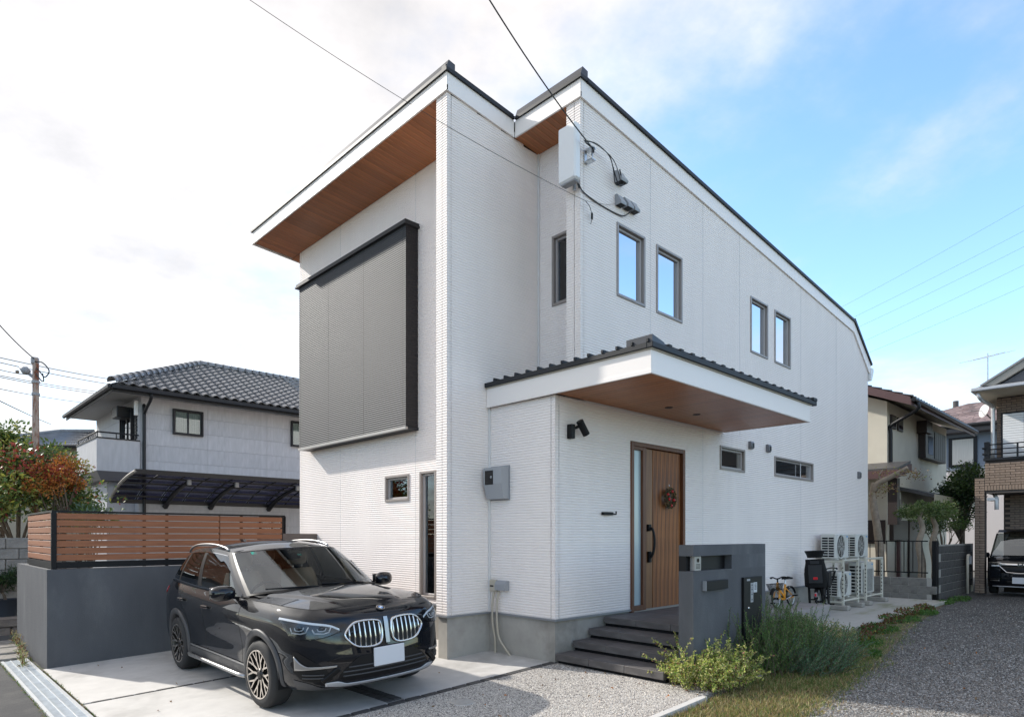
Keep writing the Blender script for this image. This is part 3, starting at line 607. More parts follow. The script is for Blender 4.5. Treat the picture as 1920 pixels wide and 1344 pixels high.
# ================================================================== steps, gate wall and fittings
ST = thing('entrance_steps', 'four dark grey tiled entrance steps with landing at the wooden door', 'steps', (1.6, -0.8, 0))
YS0, YS1 = -1.565, -0.014
for i in range(4):
    x0 = 0.32*i+0.0; x1 = 0.32*(i+1)+0.06 if i < 3 else 3.09; zt = 0.125*(i+1); n = 3
    if i < 3:
        for k in range(n):
            ya = YS0+(YS1-YS0)*k/n; yb = YS0+(YS1-YS0)*(k+1)/n
            b = B(); b.box((x0-0.004 if i == 0 else x0, ya+0.0015, zt-0.085), (x1, yb-0.0015, zt), 0.004); b.build('tread_tile', M_TILE, ST)
    else:
        for j in range(5):
            xa = x0+(x1-x0)*j/5; xb = x0+(x1-x0)*(j+1)/5
            for k in range(n):
                ya = YS0+(YS1-YS0)*k/n; yb = YS0+(YS1-YS0)*(k+1)/n
                b = B(); b.box((xa+0.0015, ya+0.0015, zt-0.085), (xb-0.0015, yb-0.0015, zt), 0.004); b.build('landing_tile', M_TILE, ST)
    b = B(); b.box((x0+0.045, YS0+0.004, zt-0.125), (x1+0.2 if i < 3 else x1, YS1-0.003, zt-0.0855)); b.build('riser', M_BLACK if i < 4 else M_TILE, ST)
b = B(); b.box((1.1, YS0+0.01, 0.0), (3.06, YS1-0.005, 0.37)); b.build('step_core', M_CONC, ST)

GY = -1.75; GX0, GX1, GZ1 = 0.293, 2.06, 1.492
G = thing('gate_wall', 'dark grey stucco gate wall with letter slot and black parcel door', 'wall', (1.18, -1.66, 0))
def gp(u, v): return PY(u, v, GY)
s0 = gp(1296, 1046); s1 = gp(1372, 1066); SZ0, SZ1 = gp(1360, 1066).z-0.005, gp(1360, 1040).z
SX1 = s1.x
for name, a, c in (('wall_body', (GX0, GY, -0.05), (GX1, -1.57, SZ0)), ('wall_top', (GX0, GY, SZ1), (GX1, -1.57, GZ1)), ('wall_side', (SX1, GY, SZ0), (GX1, -1.57, SZ1)), ('slot_back', (GX0, GY+0.09, SZ0), (SX1, -1.57, SZ1))):
    b = B(); b.box(a, c); b.build(name, M_STUC if name != 'slot_back' else M_BLACK, G)
b = B(); b.box((GX0-0.002, GY-0.003, SZ0-0.012), (SX1, GY+0.089, SZ0+0.001)); b.build('slot_sill', M_STUC, G)
p = gp(1306, 1045); q = gp(1317, 1068)
ic = thing('door_intercom', 'small silver door intercom set in the slot of the dark gate wall', 'intercom', ((p.x+q.x)/2, GY+0.03, SZ0+0.002))
b = B(); b.box((p.x, GY+0.02, SZ0+0.002), (q.x+0.01, GY+0.085, SZ0+0.165), 0.005); b.build('case', mat('silver_plastic', (0.33, 0.32, 0.31), rough=0.4, metal=0.4), ic)
b = B(); b.lathe([(0.001, 0), (0.022, 0), (0.024, 0.004)], ((p.x+q.x)/2, GY+0.019, SZ0+0.12), (0, -1, 0), 16); b.build('lens', M_BLACKG, ic)
b = B()
for i in range(4): b.box((p.x+0.025, GY+0.0185, SZ0+0.03+0.014*i), (q.x-0.015, GY+0.0199, SZ0+0.036+0.014*i))
b.build('speaker_slots', M_BLACK, ic)
p = gp(1318, 1088); q = gp(1359, 1102)
b = B(); b.box((p.x, GY-0.045, q.z), (q.x, GY-0.001, p.z-0.006), 0.004); b.build('letter_flap', M_BLACK, G)
b = B(); b.box((p.x-0.012, GY-0.046, q.z-0.003), (p.x-0.001, GY-0.001, p.z-0.003), 0.002); b.build('flap_edge', M_GREYP, G)
p = gp(1390, 1082); q = gp(1424, 1168)
b = B(); b.box((p.x, GY-0.035, 0.22), (q.x, GY-0.001, p.z), 0.004); pdoor = b.build('parcel_door', M_BLACK, G)
def sticker(u0, v0, u1, v1, m, off=0.0365):
    a = gp(u0, v0); c = gp(u1, v1); b = B(); b.box((a.x, GY-off-0.001, c.z), (c.x, GY-off, a.z)); return b.build('sticker', m, pdoor)
M_STK = mat('sticker_white', (0.55, 0.57, 0.60), rough=0.5); M_STK2 = mat('sticker_grey', (0.33, 0.34, 0.36), rough=0.5); M_INK = mat('sticker_ink', (0.10, 0.11, 0.13), rough=0.6)
sticker(1395, 1085, 1401, 1088, M_STK2); sticker(1407.5, 1091, 1414, 1109, M_STK)
for k, (v0, v1) in enumerate(((1092, 1100), (1101, 1108.5), (1109.5, 1119), (1120, 1127.5))): sticker(1402, v0, 1407, v1, M_STK2)
for v in (1093, 1095.5, 1098, 1100.5, 1103): sticker(1409, v, 1413, v+0.9, M_INK, 0.0378)
for v in (1096, 1104, 1113, 1123): sticker(1403.4, v-1.4, 1405.6, v+1.4, M_INK, 0.0378)
c = gp(1399, 1139); b = B(); b.lathe([(0.001, 0.012), (0.014, 0.012), (0.018, 0.0)], (c.x, GY-0.035, c.z), (0, -1, 0), 18); b.build('lock', M_CHROME, pdoor)
p = PX(1271.5, 1086, GX0+0.02)
b = B(); b.box((GX0+0.06, -1.569, 0.83), (GX0+0.12, -1.545, 1.07), 0.004); b.build('chime_plate', M_WHITEP, G)

# wreath on the door
wc = Vector((2.565, -0.015, 2.165))
wr = thing('christmas_wreath', 'small twig wreath with red baubles hung on the wooden front door', 'wreath', (2.565, -0.05, 2.03))
b = B(); R0 = 0.115
b.lathe([(R0+.022*math.cos(a), .018*math.sin(a)) for a in np.linspace(0, 2*math.pi, 9)], wc+Vector((0, -.016, 0)), (0, 1, 0), 24)
for i in range(800):
    a = random.uniform(0, 2*math.pi); t = random.uniform(0, 2*math.pi); rr = R0+0.040*math.cos(t)
    p = wc+Vector((rr*math.cos(a), -0.014-0.030*abs(math.sin(t)), rr*math.sin(a))); d = Vector((random.gauss(0, 1), random.gauss(0, 0.6)-0.5, random.gauss(0, 1))).normalized(); e = d.cross(Vector((random.random(), 1, random.random()))).normalized()
    b.m = random.choice((0, 0, 1, 2)); l = random.uniform(0.018, 0.035); b.quad(p, p+d*l*0.5+e*0.007, p+d*l, p+d*l*0.5-e*0.007)
b.build('twig_ring', [mat('wreath_brown', (0.07, 0.04, 0.018), rough=0.8), mat('wreath_green', (0.035, 0.055, 0.02), rough=0.8), mat('wreath_tan', (0.25, 0.14, 0.05), rough=0.8)], wr)
for dx, dz in ((0.03, 0.10), (-0.055, -0.02), (0.075, -0.03), (-0.09, 0.05), (0.0, -0.115)):
    b = B(); r = 0.024; b.lathe([(max(0.0005, r*math.sin(k*math.pi/8)), -r*math.cos(k*math.pi/8)) for k in range(9)], wc+Vector((dx, -0.045, dz)), (0, 1, 0), 12); b.build('bauble', mat('bauble_red', (0.45, 0.015, 0.02), rough=0.2), wr, smooth=True)
b = B(); b.tube([wc+Vector((0, -0.012, 0.11)), wc+Vector((0, -0.01, 0.21))], 0.003, 6); b.build('hanger', M_STEEL, wr)

# wall fittings -------------------------------------------------------------
def hood_vent(u0, v0, u1, v1, label, proud=0.06):
    p = PY(u0, v0, 0); q = PY(u1, v1, 0); t = thing('vent_hood', label, 'vent', ((p.x+q.x)/2, -0.03, q.z))
    xm = (p.x+q.x)/2; hw = 0.06; zt, zb = p.z+0.005, q.z-0.01
    b = B(); b.prism([(xm-hw, 0.0, zt), (xm-hw, -proud*0.7, zt), (xm-hw, -proud, zt-0.03), (xm-hw, -proud, zb+0.03), (xm-hw, -proud*0.6, zb), (xm-hw, 0.0, zb)], (2*hw, 0, 0)); b.build('hood', M_HOOD, t)
    b = B()
    b.box((xm-hw*0.25, -proud-0.002, zb+0.03), (xm+hw*0.6, -proud-0.0005, zt-0.035)); b.build('opening', M_BLACK, t); return t
hood_vent(1400, 827, 1412, 842, 'grey vent hood above the small entrance window'); hood_vent(1433, 833, 1444, 848, 'grey vent hood above the wide low window'); hood_vent(1605, 884, 1613, 897, 'small grey vent hood near the rear corner downpipe')
# three cable hoods in a row
for k, (u, v) in enumerate(((1158, 378), (1172, 384), (1184, 391))):
    p = PY(u, v, 0); t = thing('cable_hood', 'grey wedge cable hood in the row of three above the upper window', 'cable hood', (p.x, -0.04, p.z-0.07), 'row of three cable hoods')
    b = B(); w_ = 0.062
    b.prism([(p.x-w_, 0, p.z+0.075), (p.x-w_, -0.035, p.z+0.075), (p.x-w_, -0.11, p.z-0.045), (p.x-w_, -0.105, p.z-0.075), (p.x-w_, 0, p.z-0.075)], (2*w_, 0, 0)); b.build('hood', M_GREYP, t)
    b = B(); b.box((p.x-w_+0.008, -0.098, p.z-0.078), (p.x+w_-0.008, -0.008, p.z-0.0755)); b.build('mouth', M_BLACK, t)
p = PY(1158, 336, 0); t = thing('service_entry_hood', 'single grey service entry hood where the power cables loop in', 'cable hood', (p.x, -0.05, p.z-0.09))
b = B(); b.prism([(p.x-0.075, 0, p.z+0.085), (p.x-0.075, -0.04, p.z+0.085), (p.x-0.075, -0.13, p.z-0.05), (p.x-0.075, -0.12, p.z-0.08), (p.x-0.075, 0, p.z-0.08)], (0.15, 0, 0)); b.build('hood', M_GREYP, t)
b = B(); b.box((p.x-0.068, -0.115, p.z-0.083), (p.x+0.068, -0.008, p.z-0.0805)); b.build('mouth', M_BLACK, t); hoodp = p
# bracket and cables
p = PY(1110, 293, -0.08); br = thing('cable_bracket', 'galvanised steel cable bracket anchoring the power drop', 'bracket', (p.x, -0.06, p.z-0.08)); bp_ = p
b = B(); b.box((p.x-0.07, -0.012, p.z-0.09), (p.x-0.02, -0.0005, p.z+0.09), 0.002)
for dz in (-0.075, 0.075): b.box((p.x-0.07, -0.14, p.z+dz-0.01), (p.x+0.01, -0.0125, p.z+dz+0.01), 0.002)
b.tube([(p.x-0.03, -0.115, p.z-0.09), (p.x-0.03, -0.115, p.z+0.09)], 0.008, 8); b.build('bracket_frame', M_STEEL, br)
hook = Vector((p.x-0.05, -0.13, p.z+0.06))
far = PD(790, -215, 5.6)
b = B(); b.tube(sweep(far, hook, 0.12, 20), 0.0085, 6); b.build('service_drop', M_WIRE); tag(bpy.data.objects['service_drop'], 'thick black power cable running down to the steel bracket', 'cable')
b = B()
b.tube(spline([hook, PY(1098, 266, -0.12), PY(1118, 270, -0.12), PY(1142, 292, -0.10), PY(1150, 318, -0.10), PY(1154, 345, -0.11), (hoodp.x-0.01, -0.10, hoodp.z-0.12), (hoodp.x, -0.06, hoodp.z-0.08)], 6), 0.0075, 6)
b.tube(spline([hook, PY(1096, 264, -0.13), PY(1120, 272, -0.13), PY(1147, 296, -0.11), PY(1158, 318, -0.11), PY(1163, 338, -0.115)], 6), 0.006, 6)
b.tube(spline([PY(1149, 312, -0.11), PY(1154, 330, -0.112), PY(1160, 348, -0.12)], 5), 0.009, 6); b.tube(spline([PY(1162, 318, -0.1), PY(1165, 332, -0.11)], 4), 0.009, 6)
for a in range(5):
    b.tube([hook+Vector((0.02*math.cos(t/8*2*math.pi+a), -0.01*a*0.4, 0.035*math.sin(t/8*2*math.pi)-0.02)) for t in range(9)], 0.0035, 5)
tag(b.build('looped_cable', M_WIRE, smooth=True), 'black cables looping from the steel bracket into the entry hood', 'cable')
b = B(); b.tube(sweep(hook+Vector((-0.0, 0, -0.01)), hook+Vector((0.045, 0.05, -0.05)), 0, 6), 0.012, 8); tag(b.build('wire_grip', M_STEEL), 'twisted steel grip at the end of the power drop', 'wire grip')
# thin communication wire to the corner
a = PY(1110, 404, -0.04); far2 = PD(430, -26, 6.3); e2 = PY(1098, 377, -0.1)
b = B(); b.tube(sweep(far2, e2, 0.10, 24), 0.003, 5); b.tube(spline([e2, PY(1106, 388, -0.06), a], 5), 0.004, 5); b.tube([e2, PY(1137, 384, -0.02), PY(1152, 383, -0.03)], 0.0022, 5)
tag(b.build('telephone_wire', M_WIRE), 'thin black telephone wire crossing the upper wall to the corner', 'wire')
b = B(); b.tube([a+Vector((0, 0, 0.03)), a+Vector((0, 0, -0.05))], 0.014, 8); b.tube([a+Vector((0, 0, -0.05)), a+Vector((0.01, 0.03, -0.10))], 0.004, 5); tag(b.build('wire_anchor', M_BLACK), 'small black insulator ending the telephone wire', 'insulator')
# antenna panel and its cable
p = PX(1050, 244, 0.33); q = PX(1083, 334, 0.33)
an = thing('television_antenna', 'flat white television antenna panel fixed at the upper wall corner', 'antenna', (0.33, (p.y+q.y)/2, q.z))
b = B(); b.box((0.28, q.y, q.z), (0.40, p.y, p.z-0.02), 0.022); b.build('panel', M_WHITEP, an, sangle=30)
b = B(); b.box((0.30, q.y+0.03, q.z-0.02), (0.40, p.y-0.04, q.z-0.0005), 0.004); b.build('lower_cap', M_GREYP, an)
b = B(); b.tube([(0.44, 0.06, q.z-0.06), (0.44, 0.06, p.z-0.1)], 0.022, 10); b.box((0.441, 0.05, q.z+0.18), (0.485, 0.07, q.z+0.24)); b.box((0.441, 0.05, q.z+0.5), (0.485, 0.07, q.z+0.56)); b.box((0.402, 0.03, q.z+0.2), (0.43, 0.09, q.z+0.3)); b.build('mast', M_STEEL, an)
b = B(); b.tube(spline([(0.43, 0.03, q.z+0.10), (0.45, -0.01, q.z-0.05), PY(1085, 345, -0.02), PY(1092, 358, -0.015), PY(1108, 372, -0.012), PY(1132, 388, -0.012), PY(1158, 402, -0.012), PY(1170, 405, -0.03), PY(1182, 398, -0.06)], 6), 0.0085, 6)
tag(b.build('antenna_cable', M_WIRE, smooth=True), 'black antenna cable curving down to the row of three hoods', 'cable')
# electric meter, sockets, hoses
p = PX(921, 878, 0.0); q = PX(964, 934, 0.0)
t = thing('electric_meter_box', 'slanted grey electric meter box on the entrance wall', 'meter box', (-0.07, (p.y+q.y)/2, q.z)); ya, yb = q.y+0.09, p.y-0.02
b = B(); b.prism([(0, ya, q.z), (-0.10, ya, q.z+0.0), (-0.16, ya, q.z+0.20), (-0.16, ya, p.z-0.01), (0, ya, p.z+0.005)], (0, yb-ya, 0)); b.build('case', mat('meter_grey', (0.36, 0.365, 0.38), rough=0.4), t)
b = B(); b.box((-0.164, ya+0.15, p.z-0.24), (-0.1605, yb-0.03, p.z-0.05), 0.001); b.build('window', M_BLACKG, t)
b = B(); b.lathe([(0.001, 0.002), (0.016, 0.002), (0.018, 0)], (-0.1645, ya+0.19, p.z-0.14), (-1, 0, 0), 16); b.build('dial', M_GREYP, t)
b = B(); b.box((-0.012, ya-0.012, q.z-0.02), (-0.0005, yb+0.012, p.z+0.02)); b.build('back_plate', M_GREYP, t)
p = PX(921, 1086, 0.0); q = PX(958, 1108, 0.0)
t = thing('outdoor_socket', 'pair of beige and grey outdoor sockets above the concrete base', 'socket', (-0.05, (p.y+q.y)/2, q.z))
b = B(); b.box((-0.06, p.y-0.15, p.z-0.16), (-0.001, p.y-0.02, p.z+0.01), 0.015); b.build('beige_cover', M_BEIGEP, t)
b = B(); b.box((-0.0615, p.y-0.11, p.z-0.09), (-0.0601, p.y-0.04, p.z-0.07)); b.build('slot', M_BLACK, t)
b = B(); b.prism([(0, p.y-0.36, p.z), (-0.05, p.y-0.36, p.z), (-0.085, p.y-0.36, p.z-0.05), (-0.085, p.y-0.36, p.z-0.13), (0, p.y-0.36, p.z-0.13)], (0, 0.2, 0)); b.build('grey_cover', M_GREYP, t)
for k, (y0, pe) in enumerate(((p.y-0.10, PG(934, 1222)), (p.y-0.19, PG(957, 1228)))):
    b = B(); b.tube(spline([(-0.035, y0, p.z-0.14), (-0.05, y0+0.02, p.z-0.32), (-0.06, y0+0.005, 0.4), (-0.05, y0-0.03, 0.2), (min(pe.x, -0.04), pe.y, 0.0), (min(pe.x, -0.04), pe.y-0.01, -0.03)], 6), 0.015, 8)
    tag(b.build('conduit_hose', M_BEIGEP, smooth=True), 'beige cable hose hanging from the outdoor sockets to the ground', 'hose', 'hoses below the sockets')
# spotlight and hook
p = PY(1066, 808, 0)
t = thing('wall_spotlight', 'black adjustable spotlight on the wall under the canopy', 'lamp', (p.x, -0.06, p.z-0.1))
b = B(); b.box((p.x-0.035, -0.085, p.z-0.10), (p.x+0.035, -0.001, p.z+0.08), 0.006); b.build('base', M_BLACK, t)
b = B(); b.tube([(p.x+0.03, -0.06, p.z+0.03), (p.x+0.09, -0.10, p.z+0.06)], 0.02, 10); b.build('joint', M_BLACK, t)
b = B(); b.tube([(p.x+0.08, -0.115, p.z+0.125), (p.x+0.20, -0.13, p.z-0.04)], 0.047, 16); b.build('lamp_head', M_BLACK, t, sangle=40)
p = PY(1127, 962, 0); q = PY(1152, 962, 0)
t = thing('wall_hook', 'short black bar hook on the wall beside the front door', 'hook', ((p.x+q.x)/2, -0.04, p.z-0.02))
b = B(); b.box((p.x, -0.05, p.z-0.02), (q.x-0.08, -0.001, p.z+0.02), 0.006); b.build('bar', M_BLACK, t)
b = B(); b.tube([(q.x-0.08, -0.03, p.z-0.005), (q.x, -0.03, p.z-0.005), (q.x, -0.03, p.z+0.035)], 0.010, 8); b.build('peg', M_BLACK, t)
# rear gutter end and downpipe
t = thing('downpipe', 'white downpipe with gutter end at the rear corner of the white house', 'downpipe', (XE+0.12, 0.12, 0))
b = B(); b.tube([(XE+0.09, 0.10, 0.02), (XE+0.09, 0.10, ZE0-0.2)], 0.055, 12); b.build('pipe', M_WHITEP, t, sangle=50)
for z in (1.6, 3.2, 4.6):
    b = B(); b.tube([(XE+0.09, 0.10, z), (XE+0.09, 0.10, z+0.06)], 0.062, 12); b.build('bracket', M_SEAL, t)
b = B(); b.prism([(XE+0.05, -0.05, ZE0-0.20), (XE+0.15, -0.05, ZE0-0.20), (XE+0.28, -0.05, ZE0+0.02), (XE+0.28, -0.05, ZE0+0.12), (XE+0.10, -0.05, ZE0+0.12), (XE+0.05, -0.05, ZE0-0.05)], (0, 0.3, 0)); b.build('gutter_end', M_WHITEP, t)

# ================================================================== grey garden wall with slatted fence
WX, WY, WT = -4.479, 4.97, 1.145
GW = thing('garden_wall', 'low grey stucco wall turning the corner beside the parking bay', 'wall', (-2.2, 5.1, -0.1))
b = B(); b.box((WX, WY, -0.25), (XF-0.01, WY+0.22, WT)); b.build('long_wall', M_STUC, GW)
b = B(); b.box((WX, WY+0.2202, -0.3), (WX+0.22, 7.70, WT)); b.build('short_wall', M_STUC, GW)
FN = thing('slatted_fence', 'reddish brown horizontal slat fence with black frame on the grey wall', 'fence', (-2.8, 5.08, WT))
M_SLAT = wood_mat('fence_wood', (0.33, 0.125, 0.052), (0.24, 0.085, 0.036), (0.6, 0.6, 12), 2.5, rough=0.6, var=0.10)
FXA, FXB, FYA, FYB, FZ0, FZ1 = -4.40, -1.205, 5.03, 7.12, 1.25, 1.905
b = B(); b.box((FXA-0.02, FYA, WT+0.012), (FXB+0.01, FYA+0.06, WT+0.095)); b.box((FXA-0.02, FYA+0.0602, WT+0.012), (FXA+0.04, FYB, WT+0.095)); b.build('base_rail', M_BLACK, FN)
b = B(); b.box((FXA-0.02, FYA-0.005, FZ1+0.004), (FXB+0.01, FYA+0.06, FZ1+0.028)); b.box((FXA-0.02, FYA+0.0602, FZ1+0.004), (FXA+0.04, FYB, FZ1+0.028)); b.build('top_rail', M_BLACK, FN)
for x, y, w_ in ((FXA, FYA-0.012, 0.06), (FXB-0.02, FYA+0.035, 0.03), (-3.0, FYA+0.035, 0.04), (-1.9, FYA+0.035, 0.04), (FXA+0.02, 6.1, 0.04), (FXA+0.02, FYB-0.05, 0.04)):
    b = B(); b.box((x-w_/2 if w_ != 0.06 else x-0.025, y, WT+0.001), (x+w_/2 if w_ != 0.06 else x+0.035, y+0.05 if w_ == 0.06 else y+0.04, FZ1+0.0035), 0.003); b.build('post', M_BLACK, FN)
XJ = -2.25; ph = (FZ1-FZ0)/7
for i in range(7):
    z = FZ0+ph*i+0.006
    for xa, xb in ((FXA+0.036, XJ-0.004), (XJ+0.004, FXB-0.036)):
        b = B(); b.box((xa, FYA+0.004, z), (xb, FYA+0.024, z+ph-0.013), 0.003); b.build('slat', M_SLAT, FN)
    b = B(); b.box((FXA-0.012, FYA+0.066, z), (FXA+0.010, FYB, z+ph-0.013), 0.003); b.build('slat', M_SLAT, FN)
b = B(); b.box((XJ-0.012, FYA+0.025, FZ0), (XJ+0.012, FYA+0.034, FZ1)); b.build('joint_strip', M_BLACK, FN)
b = B(); b.box((-1.1, 6.3, -0.2), (XF+1.0, 6.36, 1.63)); b.box((-1.15, 6.28, -0.2), (-1.1, 6.38, 1.70)); tag(b.build('taupe_boundary_fence', mat('taupe_panel', (0.155, 0.125, 0.11), rough=0.7, var=0.12, vscale=4)), 'taupe panel fence behind the brown slats next to the white house', 'fence')

# ================================================================== drain grates
M_GFR = mat('grate_frame_steel', (0.66, 0.68, 0.69), rough=0.4, metal=0.4)
gxa, gxb = -4.855, -4.555
def drain(y0, y1, i):
    t = thing('drain_grate', 'galvanised steel drain grate along the street edge of the parking bay', 'grate', (-4.7, (y0+y1)/2, gz(-4.7)), 'drain grates in a line')
    zt = lambda x: gz(x)+0.006; b = B()
    for x, w_ in ((gxa, 0.035), (gxb-0.035, 0.035), (gxa+0.105, 0.010), (gxa+0.19, 0.010)): b.box((x, y0, zt(x)-0.04), (x+w_, y1-0.006, zt(x)+0.003))
    b.build('frame_bars', M_GFR, t)
    c = B(); y = y0+0.008
    while y < y1-0.02:
        c.prism([(gxa+0.036, y, zt(gxa)-0.035), (gxb-0.036, y, zt(gxb)-0.035), (gxb-0.036, y, zt(gxb)-0.004), (gxa+0.036, y, zt(gxa)-0.004)], (0, 0.008, 0)); y += 0.0175
    c.build('cross_bars', M_GRATE, t, stuff=True)
for i in range(5): drain(6.05-0.995*(i+1), 6.05-0.995*i, i)
b = B(); b.box((gxa, 0.9, -0.235), (gxb, 6.05, -0.225)); structure(b.build('gutter_bottom', M_CONC))
# stone slabs and kerb beyond the grates
for i, (x0, x1, y0, y1, dz) in enumerate(((-4.95, -4.50, 6.12, 6.55, 0.03), (-4.98, -4.52, 6.58, 7.15, 0.05), (-4.95, -4.50, 7.2, 8.0, 0.05))):
    b = B(); b.box((x0, y0, gz(x0)-0.1), (x1, y1, gz(x0)+dz), 0.015); tag(b.build('kerb_slab', mat('old_slab', (0.26, 0.24, 0.22), rough=0.9, col2=(0.16, 0.15, 0.13), c2scale=6, var=0.15, vscale=20, bump=0.5, bscale=60)), ('worn grey kerb slab touching the end of the drain grates', 'worn grey kerb slab with weeds at its corner', 'worn grey kerb slab next to the neighbour\'s lane')[i], 'kerb')
# ================================================================== the parked black car
def pchip(xs, ys):
    xs = np.array(xs, float); ys = np.array(ys, float); h = np.diff(xs); d = np.diff(ys)/h; m = np.zeros(len(xs))
    for i in range(1, len(xs)-1):
        if d[i-1]*d[i] > 0:
            w1 = 2*h[i]+h[i-1]; w2 = h[i]+2*h[i-1]; m[i] = (w1+w2)/(w1/d[i-1]+w2/d[i])
    m[0] = d[0]; m[-1] = d[-1]
    def f(x):
        x = min(max(x, xs[0]), xs[-1]); i = min(max(int(np.searchsorted(xs, x))-1, 0), len(h)-1); t = (x-xs[i])/h[i]
        return ((1+2*t)*(1-t)**2*ys[i]+t*(1-t)**2*h[i]*m[i]+t*t*(3-2*t)*ys[i+1]+t*t*(t-1)*h[i]*m[i+1])
    return f
def crom(keys):
    P = [np.array(p, float) for p in keys]; P = [2*P[0]-P[1]]+P+[2*P[-1]-P[-2]]; n = len(keys)
    def f(q):
        q = min(max(q, 0.0), n-1-1e-9); i = int(q); t = q-i; a, b, c, d = P[i:i+4]
        return 0.5*((2*b)+(-a+c)*t+(2*a-5*b+4*c-d)*t*t+(-a+3*b-3*c+d)*t**3)
    return f
def sstep(t): t = min(max(t, 0.0), 1.0); return t*t*(3-2*t)

M_PAINT = mat('car_black_paint', (0.0035, 0.0048, 0.008), rough=0.5, coat=1.0, spec=0.05, var=0.0)
M_CLAD = mat('car_grey_cladding', (0.050, 0.050, 0.053), rough=0.5)
M_TRIM = mat('car_black_trim', (0.007, 0.007, 0.008), rough=0.4, spec=0.25)
M_SATIN = mat('car_satin_silver', (0.40, 0.40, 0.40), rough=0.3, metal=0.9)
M_SKID = mat('car_skid_silver', (0.55, 0.56, 0.59), rough=0.4, metal=0.5)
M_TYRE = mat('tyre_rubber', (0.018, 0.018, 0.019), rough=0.75, bump=0.2, bscale=90)
M_RIMD = mat('rim_dark', (0.05, 0.045, 0.042), rough=0.35, metal=0.6)
M_RIMS = mat('rim_polished', (0.70, 0.64, 0.58), rough=0.22, metal=0.9)
M_CGLASS = glass_mat('car_glass', (0.74, 0.79, 0.77), refl=0.09)
M_CGLASSD = glass_mat('car_dark_glass', (0.22, 0.22, 0.23), refl=0.08)
M_LENS = glass_mat('lamp_lens', (0.92, 0.93, 0.94), refl=0.0)
M_LAMPD = mat('lamp_dark', (0.045, 0.047, 0.052), rough=0.22, metal=0.6)
M_DRL = mat('lamp_white', (0.72, 0.75, 0.78), rough=0.25)
M_SEAT = mat('seat_beige', (0.48, 0.41, 0.33), rough=0.7, var=0.08, vscale=10)
M_DASH = mat('car_dash', (0.012, 0.012, 0.013), rough=0.7)
M_PLATE = mat('plate_blank', (0.62, 0.62, 0.65), rough=0.5)
M_RED = mat('tail_red', (0.35, 0.01, 0.012), rough=0.15, coat=0.6)

CAR = thing('parked_car', 'glossy black compact SUV with blank plate parked beside the grey wall', 'car', (-2.42, 2.16, gz(-2.42)+0.034), rot=(0, math.atan(SLOPE), math.pi-0.012))
CAR.scale = (1.0, 1.0, 1.0)
PLAN = crom([(0, 2.19), (.22, 2.183), (.43, 2.15), (.60, 2.085), (.74, 1.965), (.825, 1.79), (.868, 1.55), (.888, 1.25), (.898, .8), (.902, .3), (.905, -.3), (.908, -.9), (.908, -1.4), (.885, -1.8), (.82, -2.08), (.62, -2.21), (.3, -2.25), (0, -2.26)])
PK = [0, 2.4, 4.6, 6.5, 9, 12, 15]
PF = [pchip(*zip(*k)) for k in (
    [(.20, .13), (.27, .035), (.36, .0), (.50, .0), (.60, .012), (.72, .03), (.85, .055), (.90, .085), (.935, .14), (.955, .21)],
    [(.20, .14), (.27, .04), (.36, .005), (.50, .0), (.60, .008), (.68, .015), (.80, .035), (.89, .065), (.93, .115), (.96, .20)],
    [(.20, .10), (.27, .035), (.36, .012), (.50, .008), (.60, .0), (.72, .005), (.85, .03), (.90, .05), (.94, .085), (.975, .14)],
    [(.20, .07), (.30, .03), (.45, .02), (.60, .012), (.74, .0), (.82, .004), (.88, .018), (.94, .05), (1.0, .115)],
    [(.20, .075), (.27, .035), (.38, .035), (.52, .040), (.66, .018), (.78, .0), (.85, .004), (.90, .018), (.96, .045), (1.02, .085)],
    [(.20, .075), (.27, .03), (.38, .025), (.52, .020), (.66, .008), (.80, .0), (.90, .008), (.98, .04), (1.06, .10)],
    [(.25, .10), (.34, .02), (.50, .0), (.66, .01), (.80, .02), (.95, .05), (1.08, .11)])]
ZBq = pchip([0, 3, 5, 7, 12, 14, 17], [.235, .225, .22, .215, .22, .27, .30])
ZTq = pchip([0, 2, 3.5, 4.5, 6, 8, 9, 11, 13, 14, 17], [.955, .96, .968, .975, .992, 1.008, 1.015, 1.04, 1.07, 1.08, 1.08])
def SP(q, z, off=0.0):
    p = PLAN(q); e = 1e-3; t = PLAN(q+e)-PLAN(q-e)
    if q < 0.02: t = np.array([1, 0.0])
    t = t/np.linalg.norm(t); n = np.array([-t[1], t[0]])         # outward
    if n@np.array([p[0], p[1]*0.4+1e-6]) < 0: n = -n
    k = 0
    while k < len(PK)-2 and q > PK[k+1]: k += 1
    w = sstep((q-PK[k])/(PK[k+1]-PK[k])); d = PF[k](z)*(1-w)+PF[k+1](z)*w
    r = p-n*(d-off); return Vector((r[0], r[1], z))
_qs = np.linspace(0, 17, 341)
_fx = [(q, PLAN(q)) for q in _qs]
def q_of_x(x, z): # front half
    qs = np.linspace(0, 6, 121); xs = [SP(q, z).x for q in qs]; return float(np.interp(x, xs, qs))
def q_of_y(y, z):
    qs = np.linspace(3, 15, 161); ys = [-SP(q, z).y for q in qs]; return float(np.interp(-y, ys, qs))
class Pair:                                             # the same part on either side of the car, two objects
    def __init__(s, a, c): s.a = a; s.c = c
    def add(s, v, f): raise RuntimeError
    def build(s, *k, **w): s.c.build(*k, **w); return s.a.build(*k, **w)
def mirror(b, join=False):
    if not join and min(abs(p[0]) for p in b.v) > 0.004:
        c = B(); c.add([(-p[0], p[1], p[2]) for p in b.v], [tuple(reversed(f)) for f in b.f]); c.mi = list(b.mi); return Pair(b, c)
    n = len(b.v); o = B(); o.add(b.v, b.f); o.mi = list(b.mi); o.add([(-p[0], p[1], p[2]) for p in b.v], [tuple(reversed(f)) for f in b.f]); o.mi = b.mi+b.mi; return o
